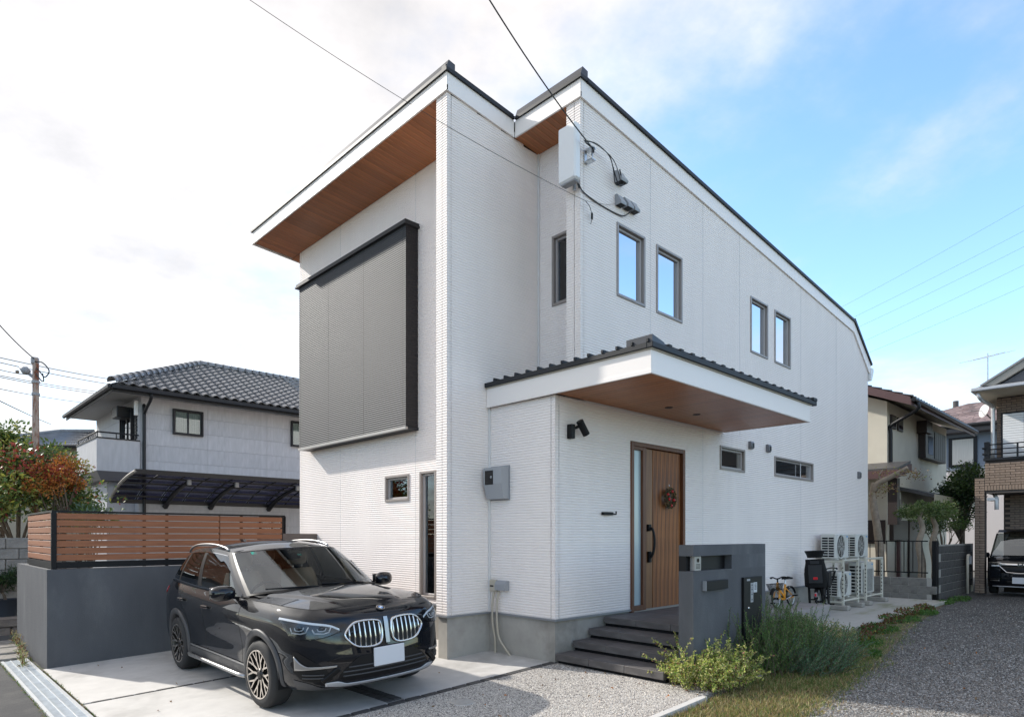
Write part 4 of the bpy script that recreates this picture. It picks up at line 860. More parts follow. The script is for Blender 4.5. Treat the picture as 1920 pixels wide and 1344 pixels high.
AX = 1.335; AXF = 1.225; RW = 0.338
# ---- body side shell with wheel openings
def shell():
    b = B(); NQ = 300; NZ = 34; idx = {}; qs = np.linspace(0, 17, NQ+1); keep = []
    for i, q in enumerate(qs):
        zb, zt = ZBq(q), ZTq(q)
        for j in range(NZ+1):
            z = zb+(zt-zb)*j/NZ; idx[i, j] = len(b.v); p = SP(q, z); b.v.append(tuple(p))
            inside = p.x > 0.6 and min(math.hypot(p.y-AXF, z-0.335), math.hypot(p.y+AX, z-0.335)) < 0.385
            keep.append(not inside)
    for i in range(NQ):
        for j in range(NZ):
            f = (idx[i, j], idx[i+1, j], idx[i+1, j+1], idx[i, j+1])
            if all(keep[k] for k in f): b.f.append(f); b.mi.append(0)
    return b
mirror(shell()).build('body', M_PAINT, CAR, smooth=True, local=True)
# ---- bonnet
qc = 7.76; zc = pchip([.85, 1.0, 1.25, 1.55, 1.85, 1.95, 2.0], [1.090, 1.083, 1.066, 1.038, .992, .968, .955])
def hoodz(x, y, xe, ze):
    f = abs(x)/max(xe, 1e-6); c = 0.30+0.34*(1.98-y)/1.05; core = sstep((c+0.02-abs(x))/0.04)
    fade = sstep((1.99-y)/0.25)
    return ze+(max(zc(y), ze)-ze)*(1-f**2.4)+0.013*core*fade
b = B(); rows = []
for i in range(71):
    q = qc*(i/70)**0.8; e = SP(q, ZTq(q)); xe = max(e.x, 0.001); n = 48
    rows.append([(x, e.y+0.02*(1-(abs(x)/xe)**2)*0, hoodz(x, e.y, xe, e.z)) for x in np.linspace(-xe, xe, n+1)])
b.grid(rows); b.build('bonnet', M_PAINT, CAR, smooth=True, local=True)
b = B(); L_ = [SP(q, ZTq(q), 0.0)+Vector((0, 0, .002)) for q in np.linspace(3.0, qc, 40)]
b.add([v for p in L_ for v in (p+Vector((.003, 0, -.001)), p+Vector((-.005, 0, .0005)))], [(2*i, 2*i+1, 2*i+3, 2*i+2) for i in range(39)]); mirror(b).build('bonnet_shut_line', M_BLACK, CAR, local=True)
# cowl panel between bonnet and windscreen
e = SP(qc, ZTq(qc)); b = B()
b.grid([[(x, e.y-0.001, hoodz(x, e.y, e.x, e.z)-0.004) for x in np.linspace(-e.x, e.x, 25)], [(x*0.98, 0.50, 1.02+0.02*(1-(x/e.x)**2)) for x in np.linspace(-e.x, e.x, 25)]]); b.build('cowl', M_TRIM, CAR, local=True)
# ---- greenhouse
GB = crom([(0, 1.00, 1.085), (.35, .965, 1.08), (.64, .85, 1.062), (.795, .62, 1.030), (.815, .10, 1.015), (.812, -.40, 1.022), (.814, -.85, 1.035), (.81, -1.25, 1.055), (.795, -1.60, 1.075), (.765, -1.86, 1.09), (.66, -2.04, 1.09), (.35, -2.13, 1.085), (0, -2.15, 1.085)])
GT = crom([(0, .12, 1.500), (.33, .095, 1.497), (.565, .02, 1.486), (.645, -.10, 1.478), (.654, -.34, 1.500), (.656, -.62, 1.515), (.652, -.92, 1.515), (.646, -1.22, 1.500), (.630, -1.46, 1.472), (.600, -1.66, 1.435), (.52, -1.80, 1.410), (.28, -1.88, 1.405), (0, -1.90, 1.405)])
def GP(g, t, off=0.0):
    a, c = GB(g), GT(g); p = a*(1-t)+c*t; o = np.array([p[0], (p[1]+0.6)*0.55, 0]); o /= max(np.linalg.norm(o), 1e-6)
    bulge = 0.035*4*t*(1-t)*(0.7 if 3 < g < 9 else 0.45); p = p+o*(bulge+off); return Vector(p)
def gpatch(g0, g1, t0, t1, off=0.0, n=None, m=10, both=True, tf0=None, tf1=None):
    n = n or max(4, int((g1-g0)*10)); b = B()
    b.grid([[GP(g0+(g1-g0)*i/n, (tf0(i/n) if tf0 else t0)+((tf1(i/n) if tf1 else t1)-(tf0(i/n) if tf0 else t0))*j/m, off) for j in range(m+1)] for i in range(n+1)])
    return mirror(b) if both else b
def gmulti(*ps):
    b = B()
    for p in ps: q = gpatch(*p[:4], both=False, **(p[4] if len(p) > 4 else {})); b.add(q.v, q.f)
    return b
gpatch(0, 2.72, 0.02, 0.985).build('windscreen', M_CGLASS, CAR, smooth=True, local=True)
mirror(gmulti((2.72, 3.28, -0.03, 1.0), (3.28, 9.75, -0.03, 0.07), (3.28, 9.75, 0.905, 1.0), (8.95, 9.75, 0.07, 0.905), (9.75, 10.4, -0.03, 1.0))).build('pillars', M_PAINT, CAR, smooth=True, local=True)
gpatch(10.4, 12, -0.03, 0.12).build('tailgate_top', M_PAINT, CAR, smooth=True, local=True)
gpatch(0, 2.72, 0.985, 1.0).build('screen_header', M_PAINT, CAR, smooth=True, local=True)
for ga, gb in ((5.52, 5.82), (7.72, 7.92)): gpatch(ga, gb, 0.07, 0.905, 0.002).build('window_post', M_TRIM, CAR, smooth=True, local=True)
gpatch(3.28, 5.52, 0.07, 0.905).build('side_window', M_CGLASS, CAR, smooth=True, local=True)
gpatch(5.82, 7.72, 0.07, 0.905).build('side_window', M_CGLASSD, CAR, smooth=True, local=True)
gpatch(7.92, 8.95, 0.07, 0.905).build('quarter_window', M_CGLASSD, CAR, smooth=True, local=True)
gpatch(10.4, 12, 0.12, 1.0).build('rear_window', M_CGLASSD, CAR, smooth=True, local=True)
mirror(gmulti((3.30, 9.15, 0.045, 0.085, dict(off=0.008, m=2)), (3.30, 9.0, 0.895, 0.915, dict(off=0.006, m=2)), (8.92, 9.06, 0.07, 0.905, dict(off=0.006, m=6)))).build('window_chrome', M_CHROME, CAR, smooth=True, local=True)
gpatch(0, 2.80, -0.005, 0.03, 0.003, m=2).build('screen_lower_seal', M_TRIM, CAR, smooth=True, local=True); gpatch(2.62, 2.82, 0.0, 0.99, 0.003, m=6).build('screen_side_seal', M_TRIM, CAR, smooth=True, local=True); gpatch(0, 2.8, 0.975, 0.99, 0.002, m=2).build('screen_upper_seal', M_TRIM, CAR, smooth=True, local=True)
# roof
rzc = pchip([-1.92, -1.6, -1.1, -.6, -.20, .12], [1.410, 1.500, 1.570, 1.592, 1.572, 1.506]); rows = []
for i in range(61):
    g = 12*i/60; e = GT(g); xe = max(e[0], 0.001)
    rows.append([(x, e[1], e[2]+(max(rzc(e[1]), e[2])-e[2])*(1-(abs(x)/xe)**2.2)) for x in np.linspace(-xe, xe, 33)])
b = B(); b.grid(rows); b.build('roof', M_PAINT, CAR, smooth=True, local=True)
for s in (-1, 1):
    b = B(); b.tube(spline([(s*.630, -.20, 1.500), (s*.634, -.30, 1.528), (s*.638, -.55, 1.556), (s*.640, -.9, 1.564), (s*.634, -1.3, 1.546), (s*.616, -1.58, 1.500), (s*.600, -1.70, 1.45)], 6), [0.014]*37, 8); b.build('roof_rail', M_SATIN, CAR, smooth=True, local=True)
b = B(); b.prism([(-.018, -1.45, 1.53), (-.018, -1.28, 1.55), (-.012, -1.38, 1.60), (-.012, -1.46, 1.605)], (0.036, 0, 0)); b.build('roof_fin', M_PAINT, CAR, smooth=False, local=True)
b = B(); b.grid([[(x, -1.86-0.02*(1-(x/.5)**2), 1.405) for x in np.linspace(-.5, .5, 13)], [(x*.96, -2.02-0.05*(1-(x/.5)**2), 1.385) for x in np.linspace(-.5, .5, 13)]]); b.build('rear_spoiler', M_PAINT, CAR, local=True, solid=0.02)
# ---- side details
def side_strip(pts, w, off, m, name, bothsides=True):
    b = B(); L = []
    for (y, z) in pts: L.append(SP(q_of_y(y, z), z, off))
    vs = []
    for i, p in enumerate(L):
        d = (L[min(i+1, len(L)-1)]-L[max(i-1, 0)]).normalized(); u = Vector((1, 0, 0)).cross(d).normalized()*w/2; vs += [p-u, p+u]
    b.add(vs, [(2*i, 2*i+1, 2*i+3, 2*i+2) for i in range(len(L)-1)]); return mirror(b).build(name, m, CAR, local=True, smooth=True)
lin = lambda a, c, n: [tuple(np.array(a)+(np.array(c)-np.array(a))*i/n) for i in range(n+1)]
side_strip(lin((.72, .985), (.74, .80), 8)+lin((.74, .78), (.74, .36), 8), 0.006, 0.0012, M_BLACK, 'shut_line')
side_strip(lin((-.36, 1.0), (-.36, .36), 12), 0.006, 0.0012, M_BLACK, 'shut_line')
side_strip(lin((-1.22, 1.03), (-1.18, .86), 6)+[(-1.10, .80), (-1.0, .72), (-.93, .6), (-.90, .45), (-.90, .36)], 0.006, 0.0012, M_BLACK, 'shut_line')
side_strip(lin((.85, .335), (-.88, .355), 18), 0.020, 0.010, M_SATIN, 'sill_trim')
side_strip(lin((.90, .285), (-.92, .285), 18), 0.085, 0.004, M_CLAD, 'sill_cladding')
b = B(); b.tube([(.905, .90, .24), (.935, .80, .245), (.935, -.75, .245), (.905, -.88, .24)], 0.022, 10); mirror(b).build('side_step', M_SATIN, CAR, smooth=True, local=True)
for y in (-.24, -1.10):
    z = .865 if y > -1 else .895; q = q_of_y(y, z); b = B(); p = SP(q, z, 0.022); b.obox(p, (0, 1, 0.03), (1, 0, 0), (0, 0, 1), (.105, .010, .014), 0.008)
    for dy in (-.085, .085): b.obox(SP(q_of_y(y+dy, z), z, 0.008), (0, 1, 0), (1, 0, 0), (0, 0, 1), (.012, .016, .011), 0.003)
    mirror(b).build('door_handle', M_PAINT, CAR, local=True)
    b = B(); b.obox(SP(q, z-0.016, 0.024), (0, 1, 0.03), (1, 0, 0), (0, 0, 1), (.10, .008, .004), 0.002); mirror(b).build('handle_strip', M_CHROME, CAR, local=True)
for cy in (AXF, -AX):
    b = B(); rows = []
    for i in range(41):
        a = math.radians(-14+208*i/40); row = []
        for rr, off in ((.352, -.09), (.352, .010), (.362, .017), (.412, .017), (.420, .008), (.424, -.01)):
            y = cy+rr*math.cos(a); z = max(.335+rr*math.sin(a), .205); zc2 = min(max(z, .21), .98); row.append(SP(q_of_y(y, zc2), zc2, off))
        rows.append(row)
    b.grid(rows); mirror(b).build('arch_cladding', M_CLAD, CAR, smooth=True, local=True)
    b = B(); b.lathe([(.386, 0), (.386, -.36), (.05, -.362)], (.86, cy, .335), (1, 0, 0), 36); b.f = [f for f in b.f if min(b.v[i][2] for i in f) > .17]; b.mi = [0]*len(b.f); mirror(b).build('wheel_well', M_TRIM, CAR, smooth=True, local=True)
b = B(); b.box((-.62, -1.9, .20), (.62, 1.75, .34)); b.build('underbody', M_TRIM, CAR, local=True)
# mirrors
for s in (-1, 1):
    b = B(); rows = []
    for i in range(13):
        th = math.pi*i/12
        rows.append([(s*(.985+.125*math.copysign(abs(math.sin(th)*math.cos(ph))**0.75, math.cos(ph))), .56+.085*math.cos(th)-0.02*math.sin(th)*math.cos(ph), 1.075+.082*math.copysign(abs(math.sin(th)*math.sin(ph))**0.8, math.sin(ph))) for ph in np.linspace(0, 2*math.pi, 25)])
    b.grid(rows); mo = b.build('door_mirror', M_PAINT, CAR, smooth=True, local=True)
    b = B(); b.bar((s*.80, .52, 1.005), (s*.93, .54, 1.03), 0.07, 0.03, ch=0.008); b.build('mirror_arm', M_TRIM, CAR, local=True)
    b = B(); b.obox((s*.985, .466, 1.075), (1, 0, 0), (0, 1, 0), (0, 0, 1), (.10, .004, .062), 0.003); b.build('mirror_glass', M_CHROME, CAR, local=True)
# ---- front details: patches on the bumper surface, given in (q, z)
def qpatch(qs, zlo, zhi, off, name, m, n=28, k=6, both=True, thick=0.0):
    f0 = pchip(*zip(*zlo)); f1 = pchip(*zip(*zhi)); b = B(); rows = []
    for i in range(n+1):
        q = qs[0]+(qs[1]-qs[0])*i/n; a, c = f0(q), f1(q); rows.append([SP(q, a+(c-a)*j/k, off) for j in range(k+1)])
    b.grid(rows); b = mirror(b) if both else b
    return b.build(name, m, CAR, smooth=True, local=True, solid=thick)
XQ = lambda x, z=0.6: q_of_x(x, z)
# headlamps
hq0, hq1 = XQ(.475, .80), 5.75
HLO = [(hq0, .775), (hq0+.5, .745), (3.4, .722), (4.4, .715), (4.85, .735), (5.2, .79), (5.55, .865), (5.75, .892)]
HHI = [(hq0, .800), (2.8, .838), (3.6, .862), (4.4, .880), (5.1, .893), (5.75, .902)]
qpatch((hq0, hq1), HLO, HHI, 0.004, 'headlamp_housing', M_LAMPD)
qpatch((hq0, hq1), [(q, pchip(*zip(*HHI))(q)-0.020) for q in np.linspace(hq0, hq1, 9)], HHI, 0.009, 'headlamp_brow', M_DRL, k=2)
for (qa, qb, sc_) in ((3.9, 4.95, 1.0), (2.75, 3.7, 0.85)):
    def ring(qa, qb, w, zc0, h, off, m, nm):
        b = B(); qm = (qa+qb)/2; hq = (qb-qa)/2
        pts = [(qm-hq, zc0+h*0.35), (qm-hq*0.75, zc0-h*0.75), (qm-hq*.2, zc0-h), (qm+hq*.75, zc0-h*.9), (qm+hq, zc0+h*0.1)]
        P = [SP(q, z, off) for q, z in pts]
        for a, c in zip(P[:-1], P[1:]): b.tube([a, c], w, 6)
        mirror(b).build(nm, m, CAR, local=True, smooth=True)
    ring(qa, qb, .006, .81 if qa > 3.5 else .80, .045*sc_, .009, M_DRL, 'headlamp_ring')
    ring(qa+.25, qb-.25, .005, .815 if qa > 3.5 else .805, .024*sc_, .010, M_DRL, 'headlamp_ring')
    c = SP((qa+qb)/2, .815 if qa > 3.5 else .805, .004); nrm = (c-SP((qa+qb)/2, .815, -.05)).normalized(); b = B(); b.lathe([(.030, .0), (.026, .008), (.001, .012)], c, nrm, 18); mirror(b).build('headlamp_projector', M_BLACKG, CAR, smooth=True, local=True)
qpatch((hq0, hq1), HLO, HHI, 0.020, 'headlamp_lens', M_LENS)
qpatch((hq0-.1, hq1+.02), [(q, pchip(*zip(*HLO))(q)-0.010) for q in np.linspace(hq0, hq1, 9)], HLO, 0.006, 'headlamp_seal', M_TRIM, k=2)
# kidney grille
def kid_outline(inset=0.0):
    P = np.array([(.034, .63), (.034, .82), (.09, .862), (.29, .868), (.375, .842), (.456, .752), (.450, .705), (.365, .612), (.28, .584), (.11, .580)])
    for _ in range(3): Q_ = np.roll(P, -1, 0); P = np.stack([.75*P+.25*Q_, .25*P+.75*Q_], 1).reshape(-1, 2)
    P = np.array([.235, .725])+(P-np.array([.235, .725]))*np.array([.92, .90]); c = P.mean(0); return c+(P-c)*(1-inset/np.array([.21, .13]))
def FPt(x, z, off): return SP(q_of_x(abs(x), z), z, off)
def lift(P, off): return [FPt(x, z, off) for x, z in P]
for s in (1, -1):
    t = bpy.data.objects.new('kidney_grille', None); COL.objects.link(t); t.parent = CAR; t.location = (s*.24, 2.12, .60)
    def bld(b, nm, m, **k):
        b.v = [(p[0]*s-t.location.x, p[1]-t.location.y, p[2]-t.location.z) for p in b.v]
        return b.build(nm, m, t, local=True, **k)
    Po, Pi = kid_outline(-0.006), kid_outline(0.011); A = lift(Po, -.004); Bq = lift(Po, .018); C = lift(Pi, .022); D = lift(Pi, -.002); n = len(A)
    b = B(); b.add(A+Bq+C+D, [(k*n+i, k*n+(i+1) % n, (k+1)*n+(i+1) % n, (k+1)*n+i) for k in range(3) for i in range(n)]); bld(b, 'grille_ring', M_CHROME, smooth=True)
    b = B(); cpt = FPt(.24, .73, .002); b.add(lift(kid_outline(0.01), .003)+[cpt], [(i, (i+1) % n, n) for i in range(n)]); bld(b, 'grille_back', M_BLACK)
    zs = lambda x: [z for z in (lambda Q: [Q[i][1]+(Q[(i+1) % n][1]-Q[i][1])*(x-Q[i][0])/(Q[(i+1) % n][0]-Q[i][0]) for i in range(n) if (Q[i][0]-x)*(Q[(i+1) % n][0]-x) < 0])(Pi)]
    for k in range(7):
        x = .078+.052*k; zz_ = sorted(zs(x))
        if len(zz_) < 2: continue
        z0, z1 = zz_[0], zz_[-1]; b = B(); rows = []
        for j in range(11):
            z = z0+(z1-z0)*j/10; o = .009*math.sin(math.pi*min(max(j/10, 0.08), .92)); c = FPt(x, z, 0.003+o); rows.append([c+Vector((-.007, -.010, 0)), c+Vector((-.0045, .004, 0)), c+Vector((.0045, .004, 0)), c+Vector((.007, -.010, 0))])
        b.grid(rows); bld(b, 'grille_bar', M_CHROME, smooth=True)
b = B(); b.grid([[FPt(0.0, z, .012)+Vector((x, 0, 0)) for x in (-.022, 0, .022)] for z in np.linspace(.61, .86, 6)]); b.build('grille_bridge', M_SATIN, CAR, local=True)
# emblem
ec = Vector((0, 2.064, .936)); en = Vector((0, .46, .888)).normalized(); eu = Vector((1, 0, 0)); ew = en.cross(eu)
eo = part('emblem', CAR); eo.location = ec
def disc_sector(r0, r1, a0, a1, h, m, nm):
    b = B(); n = 12; b.grid([[eu*r*math.cos(a)+ew*r*math.sin(a)+en*h for r in (r0, r1)] for a in np.linspace(a0, a1, n+1)]); b.build(nm, m, eo, local=True)
b = B(); b.lathe([(.001, .006), (.028, .007), (.0405, .008), (.043, .004), (.043, -.004)], (0, 0, 0), en, 28); b.build('emblem_base', M_TRIM, eo, local=True, smooth=True)
disc_sector(.0385, .0425, 0, 2*math.pi, .0098, M_CHROME, 'emblem_rim'); disc_sector(.024, .0265, 0, 2*math.pi, .0095, M_CHROME, 'emblem_ring')
M_EB = mat('emblem_blue', (0.02, 0.22, 0.62), rough=0.3); M_EW = mat('emblem_white', (0.75, 0.75, 0.75), rough=0.3)
for k in range(4): disc_sector(.0005, .024, k*math.pi/2, (k+1)*math.pi/2, .0092, M_EB if k % 2 else M_EW, 'emblem_quarter')
# bumper openings, skid plate, number plate
qi = XQ(.50, .40)
qpatch((0, qi), [(0, .300), (qi*.8, .300), (qi, .330)], [(0, .535), (qi*.55, .520), (qi*.8, .450), (qi, .36)], 0.004, 'lower_intake', M_TRIM)
for z in (.345, .385, .425):
    qe = qi*(.92 if z < .4 else .8); qpatch((0, qe), [(0, z), (qe, z)], [(0, z+.012), (qe, z+.012)], 0.012, 'intake_bar', M_CLAD, k=1, thick=0.01)
qs_ = XQ(.60, .27)
qpatch((0, qs_), [(0, .238), (qs_*.6, .240), (qs_, .262)], [(0, .268), (qs_*.62, .272), (qs_*.8, .305), (qs_, .300)], 0.012, 'skid_plate', M_SKID, thick=0.008)
qpatch((0, 4.9), [(0, .222), (4.9, .222)], [(0, .240), (qs_, .245), (4.0, .30), (4.9, .33)], 0.006, 'bumper_lip', M_CLAD)
qa, qb = XQ(.56, .5), 4.85
qpatch((qa, qb), [(qa, .33), (qa+.5, .31), (4.2, .32), (qb, .40)], [(qa, .36), (qa+.45, .45), (3.6, .50), (4.3, .575), (4.6, .60), (qb, .585)], 0.004, 'side_intake', M_TRIM)
for z in (.345, .375): qpatch((qa+.4, 4.3), [(qa+.4, z), (4.3, z)], [(qa+.4, z+.010), (4.3, z+.010)], 0.012, 'intake_bar', M_CLAD, k=1, thick=0.008)
qpatch((XQ(.52, .47), 4.72), [(XQ(.52, .47), .447), (3.9, .432), (4.35, .425), (4.72, .420)], [(XQ(.52, .47), .462), (3.9, .458), (4.35, .490), (4.72, .555)], 0.016, 'intake_blade', M_SATIN, thick=0.01)
for s in (1, -1):
    b = B(); a = FPt(.50, .435, .012); c = FPt(.63, .315, .012); a.x *= s; c.x *= s; b.bar(a, c, 0.05, 0.035, up=(0, 1, 0), ch=0.006); b.build('bumper_strut', M_TRIM, CAR, local=True)
t = bpy.data.objects.new('number_plate', None); COL.objects.link(t); t.parent = CAR; t.location = (0, 2.205, .412)
b = B(); b.box((-.172, 2.192, .400), (.172, 2.212, .580), 0.006); b.v = [(p[0], p[1]-2.205, p[2]-.412) for p in b.v]; b.build('plate', M_PLATE, t, local=True)
b = B(); b.box((-.180, 2.185, .394), (.180, 2.1915, .587), 0.003); b.v = [(p[0], p[1]-2.205, p[2]-.412) for p in b.v]; b.build('plate_holder', M_BLACK, t, local=True)
qpatch((13.6, 15.3), [(13.6, .93), (14.4, .86), (15.3, .86)], [(13.6, 1.0), (14.4, 1.0), (15.3, .98)], 0.012, 'tail_lamp', M_RED, thick=0.01)
# wipers
for x0, x1 in ((.10, .62), (-.50, .05)):
    b = B(); A = [GP(2.72*abs(0)+0, 0, 0)] ; pts = []
    for k in range(9):
        x = x0+(x1-x0)*k/8; g = float(np.interp(abs(x), [0, .35, .62, .765], [0, 1, 2, 3])); p = GP(g, 0.035+0.05*k/8, 0.016); p.x = x; pts.append(p)
    b.tube(pts, 0.009, 6); b.build('wiper', M_TRIM, CAR, local=True)
# cabin
b = B(); b.grid([[(x, .92, 1.03) for x in np.linspace(-.74, .74, 13)], [(x, .62, 1.055+0.03*math.exp(-((x-.36)/.2)**2)) for x in np.linspace(-.74, .74, 13)], [(x, .34, 1.00+0.03*math.exp(-((x-.36)/.2)**2)) for x in np.linspace(-.74, .74, 13)], [(x, .28, .75) for x in np.linspace(-.74, .74, 13)]]); b.build('dashboard', M_DASH, CAR, smooth=True, local=True)
b = B(); b.box((-.76, -2.0, .45), (.76, .2, .55)); b.box((-.78, -.3, .5), (-.72, .2, .98)); b.build('cabin_floor', M_DASH, CAR, local=True)
def seat(x, y):
    t = bpy.data.objects.new('seat', None); COL.objects.link(t); t.parent = CAR; t.location = (x, y, .55)
    def loc(b, nm, m): return b.build(nm, m, t, local=True, smooth=True)
    b = B(); b.obox((0, .12, .08), (1, 0, 0), (0, 1, .12), (0, -.12, 1), (.25, .26, .08), 0.05); loc(b, 'cushion', M_SEAT)
    b = B(); rows = []
    for k in range(11):
        z = .10+.56*k/10; w_ = .255-.06*max(0, (k-6)/4)**2-.0*k; yy = -.16-.13*k/10; rows.append([(w_*math.cos(a), yy+.075*math.sin(a), z) for a in np.linspace(0, 2*math.pi, 19)])
    b.grid(rows); b.add(rows[-1][:-1], [tuple(range(18))]); loc(b, 'backrest', M_SEAT)
    b = B(); rows = []
    for k in range(9):
        ph = math.pi*k/8; rows.append([(.135*math.copysign(abs(math.sin(ph)*math.cos(a))**.6, math.cos(a)), -.30+.055*math.sin(ph)*math.sin(a), .80+.095*math.copysign(abs(math.cos(ph))**.6, -math.cos(ph))) for a in np.linspace(0, 2*math.pi, 17)])
    b.grid(rows); loc(b, 'headrest', M_SEAT)
    b = B()
    for dx in (-.06, .06): b.tube([(dx, -.29, .62), (dx, -.30, .75)], .008, 6)
    loc(b, 'headrest_post', M_CHROME)
for x in (.36, -.36): seat(x, -.24)
for x in (.36, -.36): seat(x, -1.25)
b = B(); b.lathe([(.185+.014*math.cos(a), .014*math.sin(a)) for a in np.linspace(0, 2*math.pi, 9)], (.36, .16, .97), (0, -.85, .5), 28); b.box((.20, .14, .955), (.52, .165, .985)); b.build('steering_wheel', M_DASH, CAR, smooth=True, local=True)
b = B(); b.obox((0, .10, 1.40), (1, 0, 0), (0, 1, 0), (0, 0, 1), (.11, .012, .035), 0.01); b.build('rear_view_mirror', M_BLACKG, CAR, local=True)
b = B(); b.obox(GP(1.5, .93, -.006)*1.0, (1, 0, 0), (0, -.8, .45), (0, .45, .8), (.03, .03, .002)); b.obox(Vector((-.05, .20, 1.42)), (1, 0, 0), (0, -.8, .45), (0, .45, .8), (.025, .02, .002)); b.build('screen_sticker', mat('sticker_green', (0.05, 0.42, 0.30), rough=0.5), CAR, local=True)
# ---- wheels
def wheel(x, y, s, ang=0.0):
    t = bpy.data.objects.new('wheel', None); COL.objects.link(t); t.parent = CAR; t.location = (x*s, y, RW-0.032)
    t.rotation_euler = (0, 0, 0 if s > 0 else math.pi)
    if y > 0: t.rotation_euler.z += 0.05
    R = RW; w2 = .112
    b = B(); b.lathe([(.240, w2-.004), (.250, w2+.002), (.285, w2+.004), (.318, w2-.008), (.334, w2-.030), (.338, w2-.055), (.338, -w2+.055), (.334, -w2+.03), (.318, -w2+.008), (.285, -w2-.004), (.24, -w2)], (0, 0, 0), (1, 0, 0), 56); b.build('tyre', M_TYRE, t, smooth=True, local=True)
    b = B(); b.lathe([(.246, w2-.002), (.243, w2+.004), (.236, w2+.002), (.230, w2-.02), (.222, w2-.09), (.20, -w2+.02)], (0, 0, 0), (1, 0, 0), 56); b.build('rim', M_RIMD, t, smooth=True, local=True)
    b = B(); b.lathe([(.2425, w2+.0045), (.231, w2+.0025)], (0, 0, 0), (1, 0, 0), 56); b.build('rim_lip', M_RIMS, t, smooth=True, local=True)
    b = B(); b.disc((w2-.12, 0, 0), (1, 0, 0), .225, 40); b.lathe([(.16, w2-.075), (.03, w2-.075)], (0, 0, 0), (1, 0, 0), 40); b.build('brake_disc', mat('brake_steel', (0.10, 0.10, 0.10), rough=0.4, metal=0.8), t, local=True)
    d = B(); f = B()
    def seg(p0, p1, wa, wb, x0, x1):
        (r0, a0), (r1, a1) = p0, p1; A = Vector((x0, r0*math.cos(a0), r0*math.sin(a0))); C = Vector((x1, r1*math.cos(a1), r1*math.sin(a1))); dr_ = (C-A).normalized(); u = Vector((1, 0, 0)).cross(dr_).normalized(); dn = Vector((-.035, 0, 0))
        d.add([A-u*wa, A+u*wa, C+u*wb, C-u*wb, A-u*wa*.8+dn, A+u*wa*.8+dn, C+u*wb*.8+dn, C-u*wb*.8+dn], [(0, 1, 5, 4), (1, 2, 6, 5), (2, 3, 7, 6), (3, 0, 4, 7)])
        e = Vector((.0008, 0, 0)); f.add([A-u*wa+e, A+u*wa+e, C+u*wb+e, C-u*wb+e], [(0, 1, 2, 3)])
    xf = w2-.004; dg = math.radians
    for k in range(5):
        a = ang+k*2*math.pi/5
        for sg in (-1, 1):
            seg((.045, a+sg*dg(20)), (.130, a+sg*dg(17)), .0125, .0105, xf-.020, xf-.008)
            seg((.128, a+sg*dg(17)), (.234, a+sg*dg(8.5)), .0095, .0075, xf-.008, xf+.003)
            seg((.128, a+sg*dg(17)), (.234, a+sg*dg(28)), .0095, .0075, xf-.0085, xf+.0025)
    d.build('spoke_body', M_RIMD, t, local=True); f.build('spoke_face', M_RIMS, t, local=True)
    b = B(); b.lathe([(.058, xf-.03), (.056, xf-.012), (.034, xf-.010), (.033, xf-.006), (.001, xf-.005)], (0, 0, 0), (1, 0, 0), 28); b.build('hub', M_RIMD, t, smooth=True, local=True)
    b = B(); b.disc((xf-.0045, 0, 0), (1, 0, 0), .022, 20); b.build('hub_badge', M_TRIM, t, local=True)
    b = B()
    for k in range(5): a = ang+(k+.5)*2*math.pi/5; b.lathe([(.001, xf-.004), (.008, xf-.004), (.009, xf-.03)], (0, .046*math.cos(a), .046*math.sin(a)), (1, 0, 0), 8)
    b.build('wheel_nut', M_TRIM, t, local=True)
for s in (1, -1):
    wheel(.795, AXF, s, 0.3); wheel(.795, -AX, s, 0.75)
# ================================================================== grey neighbour on the left
M_GSID = mat('grey_panel', (0.43, 0.43, 0.445), rough=0.75, var=0.10, vscale=5, bump=0.5, bscale=7, bdist=0.02, stretch=(2.2, 2.2, 0.5))
M_GTILE = mat('grey_roof_tile', (0.17, 0.172, 0.18), rough=0.2, var=0.25, vscale=3, spec=0.6)
M_GUT = mat('dark_gutter', (0.014, 0.0145, 0.017), rough=0.42, spec=0.3)
M_SOFG = mat('grey_soffit', (0.34, 0.34, 0.34), rough=0.8)
M_GBASE = mat('dark_taupe_band', (0.060, 0.055, 0.058), rough=0.6)
M_CURTW = mat('white_curtain', (0.62, 0.60, 0.56), rough=0.9, var=0.12, vscale=3, stretch=(18, 18, 0.4))
YN = 15.0; NX0 = -0.876; NX1 = 9.0; NY1 = 20.3; EZ = 5.62
GH = thing('grey_house', 'grey panelled two storey house with dark glazed tile roof behind the carport', 'house', (4.0, 17.6, 0))
w_n = W((0, YN, 0), (1, 0, 0), (0, -1, 0)); w_n2 = W((0, YN-0.09, 0), (1, 0, 0), (0, -1, 0)); w_nl2 = W((NX0-0.09, 0, 0), (0, 1, 0), (-1, 0, 0)); w_nl = W((NX0, 0, 0), (0, 1, 0), (-1, 0, 0))
b = B(); b.box((NX0+0.012, YN+0.012, -0.2), (NX1, NY1, EZ)); b.build('wall', mat('grey_wall', (0.34, 0.345, 0.36), rough=0.8), GH)
nwins = [(0.0, 0.786, 4.57, 5.27), (3.60, 4.40, 4.56, 5.36), (2.55, 3.35, 0.9, 2.2)]
pw = 1.82
